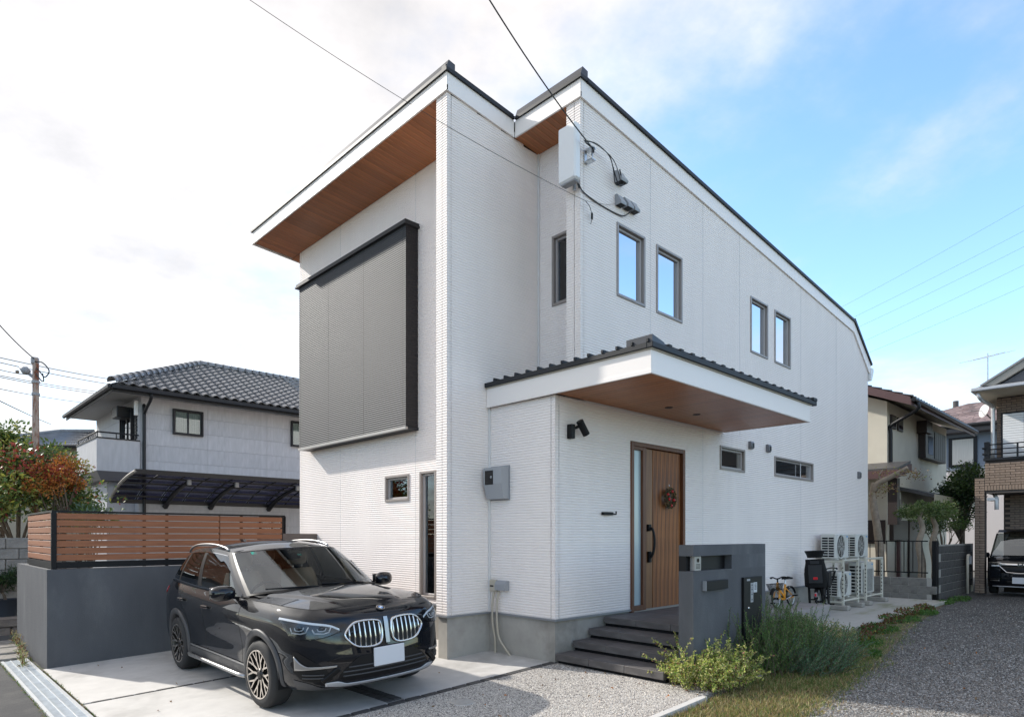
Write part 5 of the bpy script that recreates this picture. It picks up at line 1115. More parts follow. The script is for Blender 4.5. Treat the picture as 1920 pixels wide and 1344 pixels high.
for r in range(12):
    z0 = 0.06+0.458*r; z1 = z0+0.450
    for k in range(3):
        a0 = NX0+0.02+pw*k+0.003; a1 = a0+pw-0.006
        segs = [(a0, a1, z0, z1)]
        for (h0, h1, y0, y1) in nwins:
            ns = []
            for (p, q, c, d) in segs:
                if h1 <= p or h0 >= q or y1 <= c or y0 >= d: ns.append((p, q, c, d)); continue
                if h0 > p+0.01: ns.append((p, h0, c, d))
                if h1 < q-0.01: ns.append((h1, q, c, d))
                if y0 > c+0.01: ns.append((max(p, h0), min(q, h1), c, y0))
                if y1 < d-0.01: ns.append((max(p, h0), min(q, h1), y1, d))
            segs = ns
        if segs:
            b = B()
            for (p, q, c, d) in segs: b = B(); w_n.box(b, p, q, c, d, -0.010, 0.004); b.build('wall_panel', M_GSID, GH)
for (h0, h1, y0, y1) in nwins: window(w_n2, h0, h1, y0, y1, GH, coff=-0.078, camp=0.006, back=M_INT, glass=M_WINC, mull=((h0+h1)/2,), frame=M_GUT, sash=M_GUT, curtain=M_CURTW if y0 > 2 else None, deep=0.0)
for r in range(12):
    z0 = 0.06+0.458*r
    for k in range(3):
        a0 = YN+0.03+1.75*k; b = B(); w_nl.box(b, a0, a0+1.744, z0, z0+0.450, -0.010, 0.004); b.build('wall_panel', M_GSID, GH)
# balcony
bx0 = PY(181, 821, YN-0.3).x; b = B(); BY0, BY1 = YN-0.05, YN+2.5; BX0 = -1.93
bal = part('balcony', GH, (-1.4, YN+1.2, 3.1))
b = B(); b.box((BX0, BY0, 3.36), (BX0+0.14, BY1, 4.24)); b.box((BX0+0.1402, BY0, 3.36), (NX0-0.006, BY0+0.14, 4.24)); b.build('parapet', M_GSID, bal)
b = B(); b.prism([(BX0, BY0-0.004, 3.359), (NX0-0.006, BY0-0.004, 3.359), (NX0-0.006, BY0-0.004, 3.10), (BX0+0.10, BY0-0.004, 3.10)], (0, 2.5, 0)); b.build('balcony_base', M_GBASE, bal)
b = B(); b.box((BX0-0.02, BY0-0.02, 4.241), (BX0+0.16, BY1, 4.275)); b.box((BX0+0.1602, BY0-0.02, 4.241), (NX0-0.006, BY0+0.16, 4.275)); b.build('coping', M_GUT, bal)
for a, c in (((BX0+0.03, BY0+0.07, 4.42), (BX0+0.03, BY1, 4.42)), ((BX0+0.03, BY0+0.07, 4.42), (NX0-0.02, BY0+0.07, 4.42))):
    b = B(); b.tube([a, c], 0.022, 8); b.build('handrail', M_GUT, bal)
for x, y in ((BX0+0.03, BY0+0.07), (-1.45, BY0+0.07), (-0.98, BY0+0.07), (BX0+0.03, BY0+1.2), (BX0+0.03, BY1-0.02)):
    b = B(); b.tube([(x, y, 4.27), (x, y, 4.42)], 0.014, 6); b.build('rail_post', M_GUT, bal)
window(w_nl2, YN+0.55, YN+1.75, 3.5, 5.25, GH, back=M_INT, glass=M_WINC, mull=(YN+1.15,), frame=M_GUT, sash=M_GUT, curtain=M_CURTW, deep=0.0, coff=-0.078, camp=0.006)
b = B(); b.box((NX0-0.40, YN+0.75, 5.0), (NX0-0.005, YN+1.3, 5.32), 0.02); b.build('shutter_box', M_GUT, GH)
for i in range(9): b = B(); b.box((NX0-0.035, YN+0.22, 4.35+0.1*i), (NX0-0.005, YN+0.46, 4.43+0.1*i), 0.004); b.build('louvre_slat', M_GUT, GH)
b = B(); b.box((NX0-0.10, YN+0.10, 5.0), (NX0-0.005, YN+0.20, 5.42), 0.01); b.build('wall_lamp', M_WHITEP, GH)
# roof
AP = Vector((1.5, 17.35, 7.30)); E0 = Vector((-1.72, 14.28, EZ+0.02)); EX1 = 9.6; EYB = 20.42
rf = part('tile_roof', GH, (4, 17.35, EZ))
b = B(); R1 = Vector((7.0, 17.35, 7.30))
b.add([E0, (EX1, E0.y, E0.z), (EX1, EYB, E0.z), (E0.x, EYB, E0.z), AP, R1], [(0, 1, 5, 4), (0, 4, 3), (4, 5, 2, 3), (1, 2, 5)]); b.build('roof_deck', M_GTILE, rf)
sl_len = math.hypot(AP.y-E0.y, AP.z-E0.z); sa = math.atan2(AP.z-E0.z, AP.y-E0.y); su = Vector((0, math.cos(sa), math.sin(sa))); sn = Vector((0, -math.sin(sa), math.cos(sa)))
tw, tl = 0.27, 0.272; me = bpy.data.meshes.new('roof_tile')
vs = []; fs = []; K = 8
for j, (yy, lift_) in enumerate(((0, 0.052), (tl*1.12, 0.016))):
    for i in range(K+1):
        t = i/K; zz_ = 0.030*math.cos(2*math.pi*(t-0.28)); vs.append((tw*1.04*(t-0.5), yy, zz_+lift_))
for i in range(K): fs.append((i, i+1, K+2+i, K+1+i))
for i in range(K+1): vs.append((vs[i][0], 0.002, vs[i][2]-0.028))
o_ = 2*(K+1)
for i in range(K): fs.append((o_+i, o_+i+1, i+1, i))
me.from_pydata(vs, [], fs); me.materials.append(M_GTILE); me.polygons.foreach_set('use_smooth', [True]*len(me.polygons)); me.set_sharp_from_angle(angle=math.radians(50)); me.update()
far_t = B(); cnt = 0
for r in range(int(sl_len/tl)+1):
    for c in range(26):
        x = E0.x+0.16+tw*c+0.135; yl = tl*r
        xmin = E0.x+(AP.x-E0.x)*(yl/sl_len)
        if x < xmin+0.08 or yl > sl_len-0.15: continue
        p = E0+su*yl+sn*0.02; p.x = x
        if x < 4.4 and cnt < 300: piece('roof_tile', me, rf, p-su*0.04, rot=(sa, 0, 0)); cnt += 1
        else: far_t.add([Vector((x+v[0], 0, 0))+Vector((0, p.y, p.z))+su*(v[1]-0.04)+sn*v[2] for v in vs], fs)
if far_t.v: far_t.build('roof_tiles_beyond', M_GTILE, rf, smooth=True, stuff=True)
def ridge_tiles(a, c, n, r0=0.10):
    a, c = Vector(a), Vector(c); d = (c-a)/n; u = d.normalized(); s = u.cross(Vector((0, 0, 1))).normalized(); k = s.cross(u)
    for i in range(n):
        b = B(); rows = []
        for q in (0.0, 0.2, 1.04):
            rr = r0*(1.16 if q < 0.15 else (1.0 if q > .5 else 1.12)); rows.append([a+d*(i+q)+s*rr*math.cos(t)+k*(rr*math.sin(t)+0.03) for t in np.linspace(-0.25, math.pi+0.25, 11)])
        b.grid(rows); b.build('ridge_tile', M_GTILE, rf, smooth=True, solid=0.01)
ridge_tiles(E0+Vector((0, 0, 0.03)), AP, 16); ridge_tiles(AP, (5.0, 17.35, 7.30), 14)
b = B(); b.box((E0.x-0.02, E0.y-0.11, EZ-0.13), (EX1, E0.y-0.002, EZ-0.01), 0.02); b.build('gutter', M_GUT, GH); b = B(); b.box((E0.x-0.11, E0.y-0.10, EZ-0.13), (E0.x-0.021, EYB, EZ-0.011), 0.02); b.build('gutter', M_GUT, GH)
b = B(); b.box((E0.x, E0.y, EZ-0.19), (EX1, E0.y+0.03, EZ+0.0)); b.box((E0.x, E0.y+0.0302, EZ-0.19), (E0.x+0.03, EYB, EZ)); b.build('eave_board', M_GUT, GH)
b = B(); b.box((E0.x+0.031, E0.y+0.031, EZ-0.10), (EX1, YN+0.011, EZ-0.07)); b.box((E0.x+0.031, YN+0.0112, EZ-0.10), (NX0+0.011, EYB, EZ-0.07)); b.build('eave_soffit', M_SOFG, GH)
b = B(); b.tube(spline([(NX0+0.10, E0.y-0.04, EZ-0.13), (NX0+0.10, E0.y+0.05, EZ-0.28), (NX0+0.10, YN-0.10, EZ-0.55), (NX0+0.10, YN-0.06, EZ-0.75), (NX0+0.10, YN-0.06, 0.0)], 5), 0.045, 8); b.build('downpipe', M_GUT, GH, smooth=True)
b = B(); b.box((NX0-0.7, YN+0.5, 0), (NX0-0.006, YN+2.4, 3.1)); b.build('porch_wall', M_GSID, GH)

# ---- carport
CP = thing('carport', 'black carport with curved smoky roof panels in front of the grey house', 'carport', (2.0, 12.4, 0))
cx0 = -1.6; A = PX(206, 938, cx0); C = PX(254, 883, cx0); ya, za, yb, zb = A.y, A.z, C.y, C.z
M_POLY = glass_mat('smoky_panel', (0.10, 0.09, 0.13), refl=0.0, rough=0.15)
def cpt(t): a = t*math.pi*0.5; return (ya+(yb-ya)*(1-math.cos(a))*0.45+(yb-ya)*t*0.55, za+(zb-za)*(0.6*math.sin(a)+0.4*t))
cpw = 0.62; npan = 11
for k in range(npan):
    x0 = cx0+cpw*k
    for j in range(5):
        b = B(); b.grid([[(x, *cpt((j+i/3)/5)) for x in (x0+0.03, x0+cpw-0.03)] for i in range(4)]); b.build('roof_panel', M_POLY, CP, smooth=True)
    b = B(); b.tube([(x0, *cpt(i/12)) for i in range(13)], 0.022 if k else 0.04, 6); b.build('rib', M_GUT if k else mat('rib_edge', (0.30, 0.28, 0.25), rough=0.4, metal=0.4), CP)
for j in range(6):
    y, z = cpt(j/5); b = B(); b.box((cx0, y-0.025, z-0.06), (cx0+cpw*npan, y+0.025, z-0.012)); b.build('purlin', M_GUT, CP)
y, z = cpt(1.0); b = B(); b.box((cx0, y, z-0.05), (cx0+cpw*npan, y+0.10, z+0.06)); b.build('rear_beam', M_GUT, CP)
y, z = cpt(0.0); b = B(); b.box((cx0, y-0.10, z-0.06), (cx0+cpw*npan, y-0.026, z+0.05)); b.build('front_gutter', M_GUT, CP)
for u in (304, 388, 496):
    x = PY(u, 960, ya+0.25).x
    b = B(); b.box((x-0.09, ya+0.16, -0.05), (x+0.09, ya+0.32, za-0.02), 0.01); b.build('post', M_GUT, CP)
    b = B(); b.tube([(x, cpt(t)[0]+0.02, cpt(t)[1]-0.11-0.06*(1-t)) for t in np.linspace(0.05, 0.86, 9)], [0.085-0.03*i/8 for i in range(9)], 6); b.build('rafter', M_GUT, CP, smooth=True)
    yy, z2 = cpt(0.86); b = B(); b.box((x-0.05, yy-0.04, z2-0.20), (x+0.05, yy+0.04, z2-0.06), 0.01); b.build('rafter_cap', M_GREYP, CP)

# ---- tiled house far left
FH = thing('far_tiled_house', 'beige house with grey tiled roof seen over the autumn shrubs', 'house', PD(80, 1003, 33)-Vector((0, 0, 1.6)))
dF = 33; a = PD(-60, 835, dF); c = PD(175, 838, dF-2); ez = a.z; fx = Vector((XH[1], YH[1], 0)); rx = Vector((XH[0]*0+YH[1], -XH[1], 0)); rx = Vector((YH[1], -XH[1], 0))
cen = PD(60, 838, dF); hw, hd = 4.3, 3.6
def fp(r, f, z): return cen+rx*r+fx*f+Vector((0, 0, z-cen.z))
b = B(); b.add([fp(-hw+.5, .5, 0), fp(hw-.5, .5, 0), fp(hw-.5, hd*2, 0), fp(-hw+.5, hd*2, 0), fp(-hw+.5, .5, ez), fp(hw-.5, .5, ez), fp(hw-.5, hd*2, ez), fp(-hw+.5, hd*2, ez)], [(0, 1, 5, 4), (1, 2, 6, 5), (2, 3, 7, 6), (3, 0, 4, 7)]); b.build('wall', mat('far_beige', (0.30, 0.26, 0.20), rough=0.9), FH)
b = B(); n = 60; rz = ez+1.25; rows = []
for j in range(13):
    t = j/12; rows.append([])
    for i in range(n*3+1):
        s = i/(n*3); ww = hw*(1-t)+1.0*t; r_ = -ww+2*ww*s; rows[-1].append(fp(r_, hd*t, ez+(rz-ez)*t+0.05*math.sin(i*2*math.pi/3)*(1-t*0.3)+(0.05 if j % 2 else 0)))
b.grid(rows); b.build('tile_slope', M_GTILE, FH, smooth=False)
b = B(); b.tube([fp(-hw, 0, ez+.05), fp(-1.0, hd, rz+.06), fp(1.0, hd, rz+.06), fp(hw, 0, ez+.05)], 0.13, 8); b.build('ridge', M_GTILE, FH)
b = B(); b.add([fp(hw, 0, ez), fp(hw, 2*hd, ez), fp(1, hd, rz), fp(-1, hd, rz), fp(-hw, 2*hd, ez), fp(-hw, 0, ez)], [(0, 1, 2), (1, 4, 3, 2), (4, 5, 3)]); b.build('rear_slope', M_GTILE, FH)
b = B(); b.obox(fp(2.9, 0.46, ez-0.9), rx, fx, (0, 0, 1), (.45, .03, .5)); b.build('window', M_INT, FH)
b = B(); b.tube([fp(-hw, -.05, ez-.05), fp(hw, -.05, ez-.05)], 0.09, 8); b.build('gutter', M_GUT, FH)

# ---- utility pole with lamp and wires
pp = PD(67, 1003, 13); PT = PD(66, 672, 13).z
M_RUST = mat('rusty_pole', (0.38, 0.30, 0.25), rough=0.7, col2=(0.19, 0.065, 0.03), c2scale=3.0, c2lo=0.42, c2hi=0.58, stretch=(3, 3, 0.8), var=0.1, vscale=20)
PO = thing('utility_pole', 'slim rust stained steel utility pole with street lamp rising behind the fence', 'pole', (pp.x, pp.y, 0))
b = B(); b.tube([(pp.x, pp.y, -0.2), (pp.x, pp.y, PT)], [0.068, 0.056], 14); b.build('shaft', M_RUST, PO, sangle=60)
b = B(); b.box((pp.x-0.08, pp.y-0.05, PT-0.12), (pp.x+0.05, pp.y+0.05, PT+0.02), 0.02); b.build('pole_cap', M_GREYP, PO)
for zq in (.5, .75):
    b = B(); b.tube([(pp.x, pp.y, PT-zq), (pp.x, pp.y, PT-zq+.05)], 0.072, 12); b.build('clamp', M_GREYP, PO)
lh = PD(37, 692, 12.9); b = B(); b.tube([(pp.x, pp.y, PT-0.42), PD(50, 697, 12.95)], 0.03, 8); b.build('lamp_arm', M_GREYP, PO)
b = B(); b.tube([PD(55, 699, 12.95), PD(47, 694, 12.92), PD(38, 689, 12.9)], [0.05, 0.085, 0.03], 10); b.build('lamp_head', M_GREYP, PO, smooth=True)
b = B(); b.tube([PD(34, 697, 12.9), PD(31, 697, 12.9)], 0.035, 8); b.build('sensor', mat('sensor_brown', (0.25, 0.20, 0.15), rough=0.6), PO)
b = B(); b.tube(spline([PD(66, 678, 12.95), PD(80, 680, 12.9), PD(92, 695, 12.9), PD(84, 707, 12.9), PD(74, 696, 12.9), PD(68, 690, 12.95)], 5), 0.012, 5); b.tube(spline([PD(68, 700, 12.95), PD(76, 712, 12.9), PD(82, 714, 12.9), PD(80, 700, 12.9)], 5), 0.012, 5); b.build('drip_loop', M_WIRE, PO)
def wire(name, pts, r, label, grp=None, cat='wire'):
    b = B(); b.tube(pts, r, 5); tag(b.build(name, M_WIRE), label, cat, grp); return b
wl_ = 'overhead wire strung past the rusty pole towards the grey house'
for (u0, v0, u1, v1, d1) in ((-20, 666, 215, 712, 16), (-20, 675, 205, 720, 16), (-20, 688, 62, 703, 13), (-20, 700, 190, 735, 17), (-20, 703, 190, 739, 17), (-20, 725, 160, 755, 18)):
    wire('overhead_wire', sweep(PD(u0, v0, 12.5), PD(u1, v1, d1+3), 0.03), 0.0085, wl_, 'overhead wires beside the pole')
wire('pole_drop_wire', sweep(PD(-30, 575, 11), PD(66, 674, 13), 0.05), 0.010, 'wire rising from the top of the rusty pole out to the street')
wire('guy_wire', sweep(PD(-20, 742, 12), PD(95, 795, 28), 0.02), 0.012, 'wire sloping down behind the rusty pole to the far tiled house')
for i, (v0, v1) in enumerate(((575, 376), (560+40, 428), (620, 460), (650, 495), (668, 540))):
    wire('distant_power_line', sweep(PD(1480, v0+52, 75), PD(2020, v1-48, 55), 0.25), 0.009, 'distant power line crossing the sky behind the house', 'distant power lines')

# ---- block wall and planter at the far left
M_BLK = mat('split_block', (0.30, 0.275, 0.25), rough=0.9, var=0.22, vscale=5, bump=0.8, bscale=30, bdist=0.02)
BW = thing('left_block_wall', 'beige split face block wall under the autumn shrubs', 'wall', (-4.6, 9.95, -0.2))
me = unit_mesh('split_block', M_BLK, ch=0.012, size=(0.392, 0.16, 0.192))
for r in range(9):
    for k in range(8): piece('block', me, BW, (-6.6+0.4*k+(0.2 if r % 2 else 0), 9.95+random.uniform(-.006, .006), -0.25+0.2*r))
b = B(); b.box((-6.8, 9.98, -0.3), (-3.3, 10.0, 1.55)); b.build('mortar', M_CONC, BW)
EG = thing('stone_edging', 'low brown stone edging of the neighbour\'s planting bed', 'edging', (-4.7, 9.2, -0.2))
me = unit_mesh('edging_stone', mat('edging_stone', (0.20, 0.165, 0.14), rough=0.9, var=0.25, vscale=6, bump=0.8, bscale=30, bdist=0.02), ch=0.02, size=(0.39, 0.2, 0.17))
for r in range(2):
    for k in range(7): piece('stone', me, EG, (-6.2+0.4*k+(0.17 if r else 0), 9.2+random.uniform(-.01, .01), -0.22+0.175*r))
PT_ = PD(8, 1110, 12.0)
t = thing('plant_pot', 'dark ribbed plant pot on the neighbour\'s planting bed', 'pot', (PT_.x, 9.55, 0.1))
b = B(); b.lathe([(.15, 0.0), (.19, .30), (.20, .31), (.18, .31), (.17, .27), (.001, .27)], (PT_.x, 9.55, 0.12), (0, 0, 1), 24); b.build('pot', mat('pot_dark', (0.03, 0.035, 0.045), rough=0.5), t, sangle=40)

# ================================================================== right: block walls and iron fence
M_CB = mat('concrete_block', (0.20, 0.19, 0.175), rough=0.92, col2=(0.09, 0.085, 0.08), c2scale=3, var=0.18, vscale=7, bump=0.5, bscale=60)
M_CBD = mat('dark_concrete_block', (0.085, 0.080, 0.075), rough=0.92, col2=(0.035, 0.033, 0.031), c2scale=2.5, var=0.22, vscale=6, bump=0.5, bscale=60)
LB = thing('low_block_wall', 'low grey concrete block wall carrying the iron fence', 'wall', (12.36, -0.1, 0))
me = unit_mesh('low_block', M_CB, ch=0.008, size=(0.12, 0.393, 0.188))
for r in range(3):
    for k in range(9): piece('block', me, LB, (12.36, -1.02+0.4*k-(0.2 if r % 2 else 0)+0.05, -0.04+0.195*r))
b = B(); b.box((12.31, -1.25, -0.05), (12.41, 2.3, 0.54)); b.build('mortar', M_CONC, LB)
IF = thing('iron_fence', 'thin black iron railing on top of the low block wall', 'fence', (12.36, 0, 0.56))
for z in (0.66, 1.44):
    b = B(); b.box((12.345, -1.18, z), (12.375, 2.2, z+0.028)); b.build('rail', M_BLACK, IF)
for k in range(17):
    y = -1.05+0.195*k; b = B(); b.tube([(12.36, y, 0.56 if k % 5 == 0 else 0.66), (12.36, y, 1.45)], 0.011, 6); b.build('baluster', M_BLACK, IF)
TB = thing('tall_block_wall', 'tall dark weathered block wall beside the gravel', 'wall', (15, -1.25, 0))
me = unit_mesh('tall_block', M_CBD, ch=0.008, size=(0.393, 0.12, 0.188))
for r in range(7):
    for k in range(9): piece('block', me, TB, (13.05+0.4*k+(0.2 if r % 2 else 0), -1.25, -0.04+0.196*r))
b = B(); b.box((12.87, -1.30, -0.05), (16.8, -1.20, 1.36)); b.build('mortar', M_CONC, TB)
for i, (x, y) in enumerate(((12.55, -1.28), (12.75, -1.26))):
    b = B(); b.box((x-0.05, y-0.05, 0), (x+0.05, y+0.05, 1.46), 0.006); tag(b.build('gate_post', M_BLACK), ('black gate post ending the iron railing', 'black gate post touching the tall block wall')[i], 'post')
b = B(); b.box((12.58, -1.32, 0.1), (12.72, -1.28, 1.40), 0.005); tag(b.build('folded_gate', M_BLACK), 'folded black metal gate between the two posts', 'gate')
t = thing('yard_tap', 'pale pipe standing against the dark block wall with a grey box', 'pipe', PG(1814, 1100)); q = PG(1814, 1100); q.y = min(q.y, -1.40)
q = PY(1814, 1060, -1.45); b = B(); b.tube([(q.x, -1.45, 0), (q.x, -1.45, 0.95), (q.x+0.05, -1.45, 1.05), (q.x+0.2, -1.45, 1.05)], 0.035, 8); b.build('pipe', M_BEIGEP, t, smooth=True)
b = B(); b.box((q.x+0.18, -1.50, 0.80), (q.x+0.34, -1.40, 1.02), 0.01); b.build('box', M_GREYP, t)

# ---- cream house
M_CREAM = mat('cream_stucco', (0.62, 0.57, 0.47), rough=0.85, var=0.07, vscale=2, bump=0.2, bscale=80)
M_MAR = mat('maroon_board', (0.090, 0.045, 0.045), rough=0.55, var=0.1, vscale=4)
M_CTILE = mat('dark_roof_tile', (0.06, 0.058, 0.06), rough=0.45, var=0.25, vscale=4)
M_BRN = mat('brown_shutter', (0.028, 0.017, 0.015), rough=0.55)
CHs = thing('cream_house', 'cream stucco house with maroon eaves behind the iron railing', 'house', (18.5, 3.5, 0))
cxa, cya, cxb, cyb = 15.2, 0.51, 22.3, 6.5
b = B(); b.box((cxa, cya, 0), (cxb, cyb, 5.55)); b.prism([(cxa, cya, 5.55), (cxa, cyb, 5.55), (cxa, 3.5, 6.75)], (cxb-cxa, 0, 0)); b.build('wall', M_CREAM, CHs)
ey0, ez0 = -0.22, 5.36; sl2 = 0.42; rx0, rx1 = 14.62, 22.9
b = B(); b.prism([(rx0, ey0, ez0), (rx0, 3.5, ez0+sl2*(3.5-ey0)), (rx0, 3.5, ez0+sl2*(3.5-ey0)+0.10), (rx0, ey0, ez0+0.10)], (rx1-rx0, 0, 0)); b.prism([(rx0, 7.2, ez0), (rx0, 3.5, ez0+sl2*(3.5-ey0)), (rx0, 3.5, ez0+sl2*(3.5-ey0)+0.10), (rx0, 7.2, ez0+0.10)], (rx1-rx0, 0, 0)); b.build('roof_slab', mat('cream_soffit', (0.55, 0.50, 0.40), rough=0.8), CHs)
b = B(); b.prism([(rx0-0.03, ey0-0.02, ez0-0.10), (rx0-0.03, 3.5, ez0-0.10+sl2*(3.52-ey0)), (rx0-0.03, 3.5, ez0+0.13+sl2*(3.52-ey0)), (rx0-0.03, ey0-0.02, ez0+0.13)], (0.028, 0, 0)); b.build('verge_board', M_MAR, CHs)
b = B(); b.box((rx0-0.03, ey0-0.045, ez0-0.10), (rx1, ey0-0.022, ez0+0.05)); b.build('eave_board', M_MAR, CHs)
b = B(); b.tube([(rx0-0.05, ey0-0.11, ez0+0.04), (rx1, ey0-0.11, ez0+0.04)], 0.06, 8); b.build('gutter', M_GUT, CHs)
me = bpy.data.meshes.new('pan_tile'); vs = []; fs = []; K = 6
for j in range(2):
    for i in range(K+1): vs.append((0.30*(i/K-0.5), 0.33*j, 0.028*math.cos(2*math.pi*(i/K-.3))+(0.045 if j == 0 else 0.008)))
for i in range(K): fs.append((i, i+1, K+2+i, K+1+i))
for i in range(K+1): vs.append((vs[i][0], 0.0, vs[i][2]-0.04))
for i in range(K): fs.append((2*K+2+i, 2*K+3+i, i+1, i))
me.from_pydata(vs, [], fs); me.materials.append(M_CTILE); me.update(); sa2 = math.atan(sl2); tB = B()
for r in range(12):
    for c in range(28):
        yy = ey0-0.05+0.29*r*math.cos(sa2); z = ez0+0.115+0.29*r*math.sin(sa2); x = rx0+0.12+0.295*c
        if r < 3 or c < 2: piece('roof_tile', me, CHs, (x, yy, z), rot=(sa2, 0, 0))
b = B(); b.prism([(rx0, ey0+0.7, ez0+0.31), (rx0, 3.5, ez0+sl2*(3.5-ey0)+0.11), (rx0, 3.5, ez0+sl2*(3.5-ey0)+0.16), (rx0, ey0+0.7, ez0+0.36)], (rx1-rx0, 0, 0)); b.build('upper_slope', M_CTILE, CHs)
b = B(); b.tube(spline([(14.9, ey0-0.11, ez0+0.0), (14.95, ey0-0.10, ez0-0.20), (15.28, cya-0.08, ez0-0.52), (15.30, cya-0.07, ez0-0.75), (15.30, cya-0.07, 3.6)], 5), 0.05, 8); b.build('downpipe', M_GUT, CHs, smooth=True)
w_c = W((0, cya, 0), (1, 0, 0), (0, -1, 0)); w_cl = W((cxa, 0, 0), (0, 1, 0), (-1, 0, 0))
for x0, x1 in ((15.45, 15.95), (16.15, 16.65)): b = B(); w_c.box(b, x0, x1, 4.80, 5.20, 0.002, 0.05, 0.004); o = b.build('window', M_BRN, CHs); b = B(); w_c.box(b, x0+.06, x1-.06, 4.86, 5.15, 0.0505, 0.054); b.build('pane', M_WIN, o)
b = B(); w_c.box(b, 18.5, 21.2, 4.15, 5.15, 0.002, 0.22, 0.01); w_c.box(b, 18.3, 19.0, 4.95, 5.35, 0.003, 0.30, 0.01); o = b.build('shutter_case', M_BRN, CHs)
b = B(); w_c.box(b, 18.8, 19.4, 4.3, 4.9, 0.2205, 0.235); b.build('pane', M_WIN, o)
for k in range(6): b = B(); w_c.box(b, 19.6+.25*k, 19.82+.25*k, 4.2, 5.1, 0.2205, 0.24); b.build('batten', M_BRN, o)
# lower pent roofs
b = B(); b.prism([(13.9, -0.1, 3.35), (cxa, -0.1, 3.62), (cxa, -0.1, 3.75), (13.9, -0.1, 3.46)], (0, 4.0, 0)); b.build('pent_roof', M_CTILE, CHs)
b = B(); b.box((13.87, -0.13, 3.18), (13.90, 3.9, 3.40)); b.prism([(13.9, -0.13, 3.18), (cxa, -0.13, 3.45), (cxa, -0.13, 3.66), (13.9, -0.13, 3.40)], (0, 0.028, 0)); b.build('pent_board', M_MAR, CHs)
b = B(); b.prism([(16.0, -0.5, 2.70), (16.0, cya, 3.0), (16.0, cya, 3.1), (16.0, -0.5, 2.8)], (6.0, 0, 0)); b.build('pent_roof', M_CTILE, CHs)
b = B(); b.box((16.0, -0.53, 2.58), (22.0, -0.502, 2.80)); b.build('pent_board', mat('cream_board', (0.45, 0.40, 0.31), rough=0.7), CHs)
b = B(); w_cl.box(b, 0.55, 3.0, 1.35, 2.05, 0.002, 0.06, 0.005); o = b.build('shutter_case', M_BRN, CHs)
b = B(); b.box((15.4, cya-0.12, 1.45), (16.9, cya-0.004, 2.05), 0.01); b.build('shutter_case', M_BRN, CHs)
b = B(); b.box((16.1, cya-0.10, 0.1), (16.25, cya-0.01, 2.7)); b.build('corner_post', M_MAR, CHs)
b = B(); b.box((17.3, cya-0.06, 0.1), (18.4, cya-0.004, 2.1)); b.build('door', M_BRN, CHs)
b = B(); b.box((14.2, -0.02, 1.9), (14.45, 0.22, 3.2), 0.0); b.build('hanging_panel', M_BRN, CHs)
for k in range(3): b = B(); b.tube([(15.9+.14*k, cya-0.06, 2.2), (15.9+.14*k, cya-0.06, 3.0)], 0.05, 8); b.build('duct', M_CREAM, CHs)

# ---- brick house with garage
M_BRK = mat('taupe_brick', (0.235, 0.175, 0.135), rough=0.85, var=0.25, vscale=6, bump=0.3, bscale=60)
M_MORT = mat('dark_mortar', (0.055, 0.045, 0.040), rough=0.95)
BH = thing('brick_house', 'taupe brick house with balcony above an open garage', 'house', (17.5, -4.2, 0))
me_b = unit_mesh('face_brick', M_BRK, ch=0.006, size=(0.02, 0.214, 0.058)); me_h = unit_mesh('half_brick', M_BRK, ch=0.006, size=(0.02, 0.100, 0.058)); me_s = unit_mesh('soldier_brick', M_BRK, ch=0.006, size=(0.02, 0.058, 0.13)); me_x = unit_mesh('side_brick', M_BRK, ch=0.006, size=(0.214, 0.02, 0.058))
def bricks(x, y0, y1, z0, z1):                       # courses on a face looking towards -x
    r = 0; z = z0
    while z+0.06 < z1:
        y = y1-(0.0 if r % 2 else 0.112)
        if r % 2 == 0: piece('brick', me_h, BH, (x, y1-0.052, z))
        while y-0.22 > y0-0.01:
            piece('brick', me_b, BH, (x+random.uniform(-.002, .002), y-0.11, z)); y -= 0.224
        z += 0.068; r += 1
XBf = 15.5; yL = -1.80
b = B(); b.box((XBf+0.006, -7.5, 2.80), (XBf+1.2, yL-0.004, 3.62)); b.build('balcony_wall', M_MORT, BH)
bricks(XBf, -3.1, yL, 2.95, 3.62)
y = yL-0.03
while y > -3.05: piece('brick', me_s, BH, (XBf, y, 2.812)); y -= 0.066
b = B(); b.box((XBf-0.05, -7.5, 3.625), (XBf+0.2, yL+0.03, 3.69)); b.build('coping', M_GUT, BH)
for z in (3.80, 3.93, 4.06): b = B(); b.tube([(XBf+0.05, -7.5, z), (XBf+0.05, yL+0.02, z)], 0.018, 6); b.build('rail', M_GUT, BH)
b = B(); b.box((XBf+0.0, yL-0.10, 3.6905), (XBf+0.16, yL+0.02, 4.14), 0.01); b.build('rail_post', M_GUT, BH)
for z in (3.78, 3.94): b = B(); b.box((XBf-0.03, yL-0.03, z), (XBf+0.1, yL+0.06, z+0.05), 0.01); b.build('rail_bracket', M_GUT, BH)
for y in (-2.5, -3.2): b = B(); b.box((XBf+0.03, y-0.02, 3.6905), (XBf+0.07, y+0.02, 4.07)); b.build('rail_post', M_GUT, BH)
# pillar
b = B(); b.box((XBf+0.006, -1.80, 0), (XBf+0.24, -1.567, 3.17)); b.build('pillar_core', M_MORT, BH)
z = 0.02; r = 0
while z < 3.12:
    if r % 2: piece('brick', me_b, BH, (XBf, -1.684, z))
    else: piece('brick', me_h, BH, (XBf, -1.626, z)); piece('brick', me_h, BH, (XBf, -1.740, z))
    z += 0.068; r += 1
b = B(); b.box((XBf+0.02, -1.795, 3.0), (XBf+1.2, -1.75, 3.17)); b.box((XBf+0.02, -7.5, 2.74), (XBf+1.2, -1.81, 2.798)); b.build('balcony_soffit', mat('garage_soffit', (0.10, 0.085, 0.075), rough=0.8), BH)
